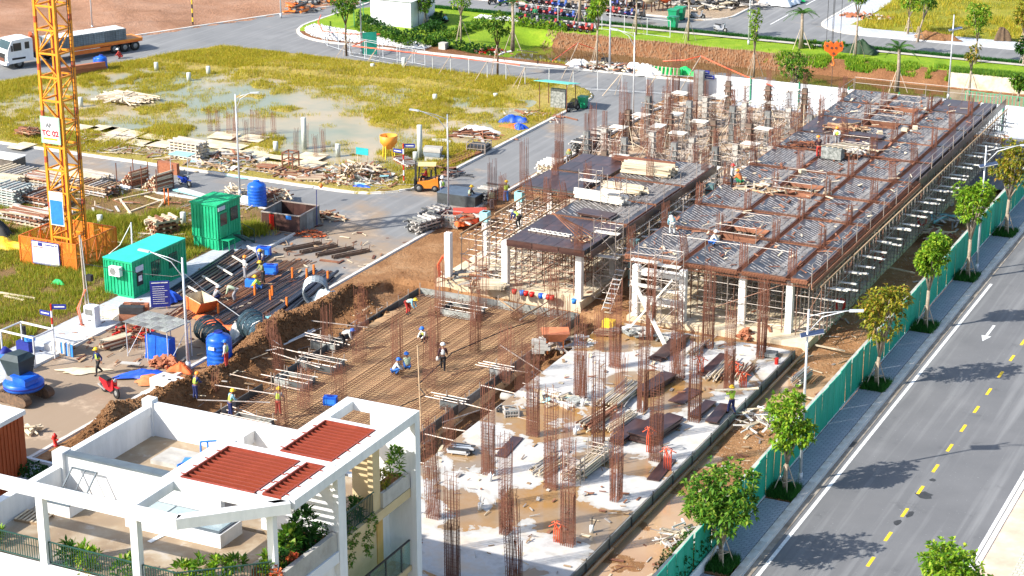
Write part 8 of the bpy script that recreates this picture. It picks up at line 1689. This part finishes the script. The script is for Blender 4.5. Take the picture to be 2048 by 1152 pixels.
for i, (px, py, h, lb) in enumerate(((1115, 1085, 1.1, 'left of the nearest big cage'), (1300, 905, 1.5, 'beside the thick dark stack'), (1335, 940, 1.3, 'beside the single dark panel at the edge'), (1400, 750, 1.2, 'at the head of the long poles'), (1486, 775, 1.0, 'beside the plank carrier'), (1470, 752, .9, 'at the far slab edge'), (1010, 570 + 0, 1.6, 'n'))):
    if i == 6: continue
    t = thing('conduit_bundle', 'bundle of orange conduits rising from the slab %s' % lb, 'conduits', gp(px, py, S0))
    for k in range(5): a = k * 1.3; MB().path([(k * .1 - .2, 0, 0), (k * .1 - .22, .03, h * .6), (k * .12 - .3 + math.cos(a) * .2, math.sin(a) * .2, h), (math.cos(a) * .5, math.sin(a) * .4, h * .85)], .028, 6).build('conduit', ORPIPE, t, True)
t = thing('conduit_bundle', 'orange hoses hanging down beside the left white corner column', 'conduits', gp(878, 562, .1))
for k in range(4): MB().path([(0, k * .1, 0), (-.1, k * .1, 1.2), (.3, k * .12, 1.9), (.7, k * .1, 1.7)], .04, 6).build('conduit', ORPIPE, t, True)
for i, (px, py, lb) in enumerate(((960, 1020, 'white bucket with pipe near the front puddle'), (1425 * 0 + 1165, 812, 'white pipe stub near the pole bundles'), (1150, 870, 'white pipe stub in the brown puddle'), (980, 962, 'white pipe stub at the cage foot'), (1105, 905, 'white pipe stub left of the round bundle'), (1183, 1065, 'black rods in a white pipe near the slab edge'))):
    t = thing('pipe_stub', lb, 'pipe', gp(px, py, S0)); MB().lathe([(.11, 0), (.11, .4), (.07, .4)], 10).build('pipe_body', WPAINT, t, True)
    for a in (.1, 1.8): MB().tube((0, 0, .1), (math.cos(a) * .25, math.sin(a) * .2, .75 if i in (0, 5) else .45), .03, 5).build('rod', BLACK if i == 5 else WPAINT, t)
t = thing('skip', 'small orange steel hopper standing on legs above the trench', 'hopper', gp(1110, 700, .1), .5); MB().add([(-.5, -.4, .7), (.5, -.4, .7), (.5, .4, .7), (-.5, .4, .7), (-.9, -.7, 1.3), (.9, -.7, 1.3), (.9, .7, 1.3), (-.9, .7, 1.3)], [(3, 2, 1, 0), (0, 1, 5, 4), (1, 2, 6, 5), (2, 3, 7, 6), (3, 0, 4, 7), (4, 5, 6, 7)]).build('hopper_shell', P('hopper_rust', (.65, .22, .10), (.45, .14, .06), 3, .6), t)
for x, y in ((-.5, -.4), (.5, -.4), (.5, .4), (-.5, .4)): bar('leg', t, (x, y, -.1), (x, y, .75), .08, .08, ORANGE)
pile('block_stack', 'stack of pale hollow concrete blocks on the soil by the trench', 'blocks', gp(1080, 708, .3), .4, .9, .5, 4, .22, [CONC], part='block'); o = MB().tube((-.4, 0, .2), (.4, 0, .2), .22, 14).build('concrete_pipe', CONC, None, True); o.location = gp(1015, 800, 0); tag(o, 'short concrete pipe lying in the trench', 'pipe')
o = MB().tube(gp(843, 872, -.2), gp(835, 690, 3.8), .045, 8).build('banded_pole', TIMBER); tag(o, 'leaning white and orange pole at the villa end of the trench', 'pole'); o = MB().path([gp(763, 830, .1), gp(850, 790, .12), gp(835, 770, .1), gp(905, 705, .9), gp(1010, 660, .12), gp(1070, 640, .1)], .035, 5).build('hose', BLACK); tag(o, 'black hose winding over the rebar raft', 'hose')
# muddy strip by the hoarding
heap('debris', 'grey pipes and teal net scraps on the strip beside the long deck', 'debris', gp(1880, 440), 2.4, 50, [GREYW, FORMG, TARPC], 2.0, .08, .3, ry=1.6, sheets=3); heap('debris', 'crossed pale timbers on the strip below the far lamp', 'debris', gp(1870, 470), 1.6, 26, [PALEW, TIMBERR], 1.8, .1, .3); heap('debris', 'pale sticks and bags along the slab foot beside the street lamp', 'debris', gp(1520, 840), 1.3, 34, [PALEW, TARPW, GREYW], 1.4, .08, .2, ry=1.8); heap('debris', 'pale hoses and bags beside the nearest street tree', 'debris', gp(1350, 1070), .9, 30, [TARPW, PALEW, GREYW], 1.5, .07, .2, ry=1.6)
t = thing('timber_roll', 'grey weathered timber roll lying at the foot of the tall lamp', 'roll', gp(1603, 762, -.1), R(86)); 
for k in range(14): a = k / 14 * 6.283; bar('slat', t, (-1., math.cos(a) * .3, .3 + math.sin(a) * .3), (1., math.cos(a) * .3, .3 + math.sin(a) * .3), .13, .05, GREYW, roll=a)
for i, (a, b_) in enumerate((((1630, 690), (1690, 702)), ((1780, 535), (1830, 546)), ((1595, 790), (1640, 800)))): o = MB().beam(gp(*a, -.05), gp(*b_, -.05), .12, .08).build('plank', PALEW); tag(o, 'pale plank across the muddy strip, %s from the far end' % ORD[[1, 0, 2][i]], 'plank', 'planks across the muddy strip')
pile('plate_stack', 'grey plates with a red can at the far right corner of the slab', 'boards', gp(1535, 712, S0), .1, 1.3, .9, 2, .4, [FORMG, CONC], flat=.1); o = MB().lathe([(.13, 0), (.13, .4)], 10).build('red_can', RED); o.location = gp(1553, 728, S0); tag(o, 'red can at the far right corner of the slab', 'can')
for i, (px, py) in enumerate(((1678, 640 - 25), (1755, 520), (1842, 445))): t = thing('hose_coil', 'red hose hank hanging on the shoring, %s from the near end' % ORD[i], 'hose', gp(px, py, .8)); [MB().path([(math.cos(a * .7) * .3 + k * .03, k * .05, .2 + math.sin(a * .7) * .45) for a in range(10)], .03, 5).build('hose_turn', RED, t) for k in range(4)]
heap('brick_heap', 'red brick pile at the foot of the third white column', 'bricks', gp(1492, 675), .6, 50, [BRICKR], .3, .15, .6, part='brick'); 
# ---- canal bank rubbish and yard beyond
heap('debris', 'mixed rubbish and sacks on the near canal bank', 'debris', gp(1235, 138, .2), 4.6, 110, [TIMBERR, GREYW, BLACK, PALEW], 1.4, .12, .5, ry=1.4, sheets=6); cloth('white_sheet', 'white plastic mound on the near canal bank, left one', 'sheet', gp(1160, 133, .1), 1.4, .8, .8, TARPW, 50); cloth('white_sheet', 'white plastic mound on the near canal bank, right one by the green sheet', 'sheet', gp(1293, 148, .1), 1.5, .9, 1.0, TARPW, 51); cloth('white_sheet', 'grey white plastic beside the striped green sheet', 'sheet', gp(1268, 142, .1), 1.1, .8, .9, HOARDW, 52); cloth('green_tarp', 'bright green tarpaulin at the end of the striped sheet', 'tarpaulin', gp(1368, 150, .1), 1.6, .7, .9, TARPG, 53)
t = pile('slat_stack', 'green sheet under a row of pale slats on the near bank', 'slats', gp(1328, 150, .1), R(0), 4.0, .8, 1, .5, [TARPG], flat=.7)
for k in range(9): bar('pale_slat', t, (-1.8 + k * .42, -.5, .05), (-1.75 + k * .42, -.35, .95), .14, .05, STAKE)
heap('debris', 'red and white scrap under the wrapped tree beside the fence', 'debris', gp(985, 105, .1), 2.2, 60, [RED, TARPW, DKSTEEL, TIMBERR], 1.2, .12, .4, ry=1.0); t = thing('black_drum', 'black open drum on the near canal bank by the thick pole', 'drum', gp(1212, 132, .1)); MB().lathe([(.5, 0), (.55, .8), (.5, .8), (.45, .1)], 14).build('drum_body', BLACK, t, True)
o = MB().box(-.4, .4, -.4, .4, 0, .7).build('stone_box', CONC); o.location = gp(887, 98, .1); tag(o, 'small square stone box by the path near the wrapped tree', 'box')
for i, (px, py, s) in enumerate(((1258, 14, 1.), (1298, 22, .9), (1330, 20, 1.), (1248, 4, 1.))):
    t = thing('concrete_mixer', 'orange concrete mixer in the yard beyond the far road, %s' % ['second from the left', 'third from the left', 'rightmost', 'leftmost and highest'][i], 'mixer', gp(px, py, .1), i * .8); MB().lathe([(.3, .9), (.85, 1.3), (.85, 1.9), (.4, 2.4), (.35, 2.4)], 14).build('drum', P('mixer_orange', (.65, .12, .04), (.5, .09, .03), 2, .5) if i != 1 else PALEW, t, True)
    for a in range(4): bar('leg', t, (math.cos(a * 1.57) * .8, math.sin(a * 1.57) * .8, 0), (math.cos(a * 1.57) * .6, math.sin(a * 1.57) * .6, 1.4), .1, .1, RUST)
for i, (px, py) in enumerate(((1400, 12), (1440, 4), (1350, 5), (1480, 12), (1215, 2))): heap('debris', 'grey timber and pipe scrap in the yard beyond the far road, %s' % ['centre', 'right', 'left', 'far right', 'far left'][i], 'debris', gp(px, py, .1), 3.6, 60, [GREYW, PALEW, CONC, DKSTEEL], 2.8, .14, 1.2, ry=2.2)
for i, (px, py) in enumerate(((1555, 8), (1572, 4))): cloth('white_sheet', 'white plastic heap at the bend of the far road, %s one' % ('left', 'right')[i], 'sheet', gp(px, py, .1), 2.0, 1.6, 1.6, HOARDW, 60 + i)
cloth('green_tarp', 'green sheet beside the white plastic heaps at the far bend', 'tarpaulin', gp(1583, 2, .1), 1.4, .9, .8, TARPG, 63)
heap('debris', 'rubble patch at the edge of the yellow field', 'debris', gp(1735, 35, .1), 3.2, 60, [CONC, BRICKR, TIMBERR], .7, .2, .4, ry=1.2); cloth('soil_heap', 'brown soil heap beyond the pale pavement', 'soil', gp(1870, 78, .1), 2.4, 1.0, .8, EARTHD, 64); cloth('root_stump', 'brown root stump in the yellow field at the right', 'stump', gp(2005, 80, .1), .9, .8, 1.6, BARKD, 65); cloth('dark_bush', 'dark shaded mound behind the struts of the tree right of the hook', 'bush', gp(1722, 105, .1), 1.8, 1.2, 1.4, P('dark_leaf_mass', (.012, .04, .012)), 66)  # the bush is a mound in one dark leaf green
for i, (px, py) in enumerate(((600, 20), (655, 8))): heap('debris', 'orange and grey plant beside the levelled earth, %s' % ('left', 'right')[i], 'debris', gp(px, py, .1), 1.8, 30, [ORANGE, FORMG, DKSTEEL], 1.4, .2, 1.2)
t = thing('barrier_post', 'black and yellow striped pole by the levelled earth', 'post', gp(386, 52)); 
for k in range(8): MB().tube((0, 0, k * .5), (0, 0, (k + 1) * .5), .08, 6).build('band', YPAINT if k % 2 else BLACK, t)
# 

# ================================================================== PEOPLE PLACED
def person(px, py, z, pose, rz, shirt, vest, trs, helm, label, s=1., boots=None, dz=0.):
    m = pose_meshes(pose); c = m['cache']; t = thing('person', label, 'person', gp(px, py, z) + Vector((0, 0, dz)), R(rz)); t.scale = (s, s, s)
    def g_(k, key, mat):
        if (k, key) not in c: c[(k, key)] = m[k].copy(); c[(k, key)].materials.clear(); c[(k, key)].materials.append(mat)
        return c[(k, key)]
    ob('body', m['body'], t); ob('face', m['face'], t); ob('shirt', g_('shirt', shirt, CM[shirt]), t); ob('trousers', g_('tr', trs, CM[trs]), t)
    if vest: ob('vest', g_('vest', vest, CM[vest]), t)
    for b in m['boots']: ob('boot', b, t)
    if helm:
        if ('h', helm) not in c: c[('h', helm)] = m['helmet'].mesh('helmet', HM[helm], True)
        ob('helmet', c[('h', helm)], t)
    return t
PEO = [(886, 741, .05, 'walk', 25, 'maroon', 'white', 'black', 'white', 'worker in dark shirt and white vest walking across the rebar raft'), (850, 684, .05, 'squat', 160, 'white', 'hivis', 'black', 'blue', 'squatting worker in white vest beside the tall cage on the raft'),
 (790, 749, .05, 'squat', -60, 'white', None, 'blue', 'blue', 'squatting worker in pale shirt, left of the pair on the raft'), (815, 740, .05, 'squat', 40, 'pale', 'pale', 'blue', 'blue', 'squatting worker in pale green shirt, right of the pair on the raft'), (688, 694, .1, 'bend', -60, 'white', 'white', 'black', 'blue', 'worker in white with blue helmet bending over the raft form'),
 (817, 629, .1, 'bend', -90, 'cyan', 'pale', 'red', 'yellow', 'worker in blue green shirt bending at the far raft form'), (557, 832, .0, 'work', 10, 'grey', 'hivis', 'red', 'yellow', 'worker in red trousers and yellow helmet beside the front cage'), (461, 835, .0, 'work', -30, 'cyan', 'hivis', 'navy', 'yellow', 'worker with yellow helmet in the form pit next to the villa'),
 (391, 800, .3, 'work', -20, 'navy', 'hivis', 'navy', 'orange', 'worker with orange helmet and green vest in the spoil heap'), (198, 749, .0, 'walk', 160, 'navy', 'hivis', 'black', 'yellow', 'worker in navy shirt and green vest walking on the muddy road'), (454, 735, .6, 'stand', 100, 'white', 'hivis', 'red', 'blue', 'worker in pale vest standing beside the blue tank'),
 (490, 560, .0, 'stand', -40, 'white', None, 'grey', 'orange', 'worker in white shirt and shorts in the steel yard'), (527, 568, .0, 'work', 150, 'olive', None, 'black', 'yellow', 'worker in olive shirt and black trousers in the steel yard'), (518, 580, .0, 'squat', 120, 'hivis', None, 'blue', 'yellow', 'squatting worker in yellow green shirt at the blue machine'),
 (524, 526, .0, 'bend', 200, 'grey', None, 'navy', 'yellow', 'bending worker in grey behind the blue machines'), (431, 602, .0, 'squat', -30, 'grey', None, 'navy', 'white', 'worker with white helmet squatting over bars by the orange skip'), (469, 603, .0, 'bend', 110, 'pale', None, 'grey', None, 'worker in pale shirt bent low over the rebars'),
 (886, 397, .0, 'walk', 60, 'white', 'hivis', 'jeans', 'white', 'worker in jeans and yellow vest walking beside the street lamp'), (939, 414, .0, 'work', -30, 'black', 'pale', 'black', 'yellow', 'worker in black with a pale pack beside the slate topped box'), (984, 421, .0, 'stand', 60, 'pale', None, 'grey', 'white', 'worker with white helmet behind the open shoring'),
 (1012, 405, .3, 'work', 20, 'olive', 'hivis', 'blue', 'yellow', 'worker in blue trousers and yellow helmet by the road side planks'), (1036, 456, 3.65, 'bend', 80, 'navy', 'hivis', 'black', 'white', 'worker bending on top of the open shoring'), (1424, 491, 4.22, 'squat', -70, 'white', None, 'blue', 'white', 'squatting worker in white shirt by the first stair opening'), (1344, 470, 4.22, 'bend', 30, 'cyan', 'pale', 'white', 'white', 'worker in blue shirt bending at the western deck edge'),
 (1637, 316, 4.22, 'work', 40, 'maroon', None, 'red', 'orange', 'worker with orange helmet and reddish clothes on the long deck'), (1674, 295, 4.22, 'work', 180, 'white', 'hivis', 'grey', 'orange', 'worker in pale vest with orange helmet behind the bench'), (1463, 375, 4.22, 'stand', -80, 'white', None, 'black', 'red', 'worker in white shirt and red helmet on the western deck edge'), (1480, 368, 4.22, 'squat', 70, 'orange', None, 'green', 'orange', 'crouching worker in green and orange beside the red helmet worker'),
 (1463, 829, .37, 'carry', 60, 'hivis', 'hivis', 'navy', 'yellow', 'worker in yellow green vest carrying a plank on the slab'), (241, 117, .0, 'squat', 120, 'red', None, 'red', 'white', 'person in pinkish clothes crouching by the truck wheels'), (1070, 44, .1, 'stand', 10, 'green', None, 'black', None, 'person in dark green standing before the motorbikes'), (893, 46, .1, 'squat', 90, 'cyan', None, 'black', None, 'person crouching in the cabin garden by the white stones'), (1137, 330, .0, 'bend', 20, 'olive', None, 'grey', 'orange', 'worker with orange helmet stooping beside the dark roadside deck')]
for a in PEO: person(*a)
person(838, 372, .0, 'sit', 115, 'red', None, 'black', 'white', 'forklift driver in red with white helmet', dz=1.02); bpy.data.objects['forklift'].location.z += 0
dv = [o for o in bpy.data.objects if o.get('label') == 'forklift driver in red with white helmet'][0]; dv.location = bpy.data.objects['forklift'].matrix_basis @ Vector((-.15, 0, 1.0))
for lx, ly, lb, hm in ((11.9, -.5, 'person in maroon standing on the truck behind the cab', 'white'), (11.2, -.9, 'person in white standing by the truck crane arm', 'white')):
    pr_ = person(72, 85, 0, 'stand', 70, 'maroon' if 'maroon' in lb else 'white', None, 'navy', hm, lb); pr_.location = TK.matrix_basis @ Vector((lx, ly, 1.32))
o = MB().beam((-1.0, -.25, 1.56), (1.5, .1, 1.7), .22, .05).build('plank', PALEW); o.location = gp(1463, 829, .37); o.rotation_euler.z = .3; tag(o, 'pale plank carried on the shoulder of the worker on the slab', 'plank')
o = MB().lathe([(.1, 0), (.14, .12), (.1, .26), (.03, .3)], 8).build('plastic_bag', TARPW, None, True); o.location = gp(886, 741, 0) + Vector((-.42, .1, .55)); tag(o, 'white plastic bag carried by the walking worker', 'bag')

# offcuts, sticks and scraps that nobody could count, one object for each part of the site
def litter(n, x0, x1, y0, y1, zf, label, seed, ln=(.3, 1.6), mats=(TIMBER, PALEW, TIMBERR, GREYW, TUBE), keep=lambda x, y: True):
    rd = random.Random(seed); m = MB()
    for k in range(n):
        x, y, a, l_ = rd.uniform(x0, x1), rd.uniform(y0, y1), rd.uniform(0, 3.14) if rd.random() < .6 else rd.choice((.05, 1.55)), rd.uniform(*ln)
        if not keep(x, y): continue
        z = float(zf(np.array([x]), np.array([y]))[0]) + .04; w_ = rd.choice((.04, .06, .1, .18)); m.beam((x, y, z), (x + math.cos(a) * l_, y + math.sin(a) * l_, z + rd.uniform(-.03, .12)), w_, .035, rd.randrange(len(mats)))
    return tag(stuff(m.build('litter', list(mats))), label, 'litter')
nr = lambda x, y: not (RX0 - .3 < x < RX1 and RY0 < y < RY1)
litter(420, -65.5, -48.6, 84, 117, h_site, 'offcuts and sticks littering the trenches round the rebar raft', 1, keep=nr)
litter(420, -66, -49, 140, 175, lambda x, y: x * 0 + .13, 'sticks and offcuts littering the ground among the shuttered columns', 2)
litter(260, -35.1, -30.6, 78, 172, h_site, 'sticks and scraps littering the muddy strip by the green hoarding', 3, (.2, 1.0))
litter(300, -62, -51.5, 116, 139, lambda x, y: x * 0 + .51, 'formwork offcuts littering the base slab of the left block', 4)
litter(240, -47.3, -35.4, 115.3, 168, lambda x, y: x * 0 + .31, 'formwork offcuts littering the base slab of the long block', 5)
litter(240, -48, -35.8, 78, 113, lambda x, y: x * 0 + SZ + .01, 'small sticks and tie wire scraps littering the wet slab', 6, (.1, .6))
litter(260, -80, -69, 92, 124, lambda x, y: x * 0 + .02, 'rods and timber scraps littering the steel yard on the road', 7, (.15, .9), (RUST, TIMBER, PALEW, YREB))
litter(420, -110, -76.5, 133.6, 138, lambda x, y: h_field(x, y) + .03, 'planks and scraps littering the kerb side of the flooded field', 8, (.3, 2.0))
litter(260, -118, -84, 112, 125.6, lambda x, y: h_left(x, y) + .03, 'planks and scraps littering the ground behind the crane', 9, (.3, 2.0))
litter(420, -48, -35.9, 116.5, 168, lambda x, y: x * 0 + ZD + .05, 'wire ends and wood scraps littering the long deck', 10, (.1, .8), (RUST, PALEW, TIMBERR, RUSTL))
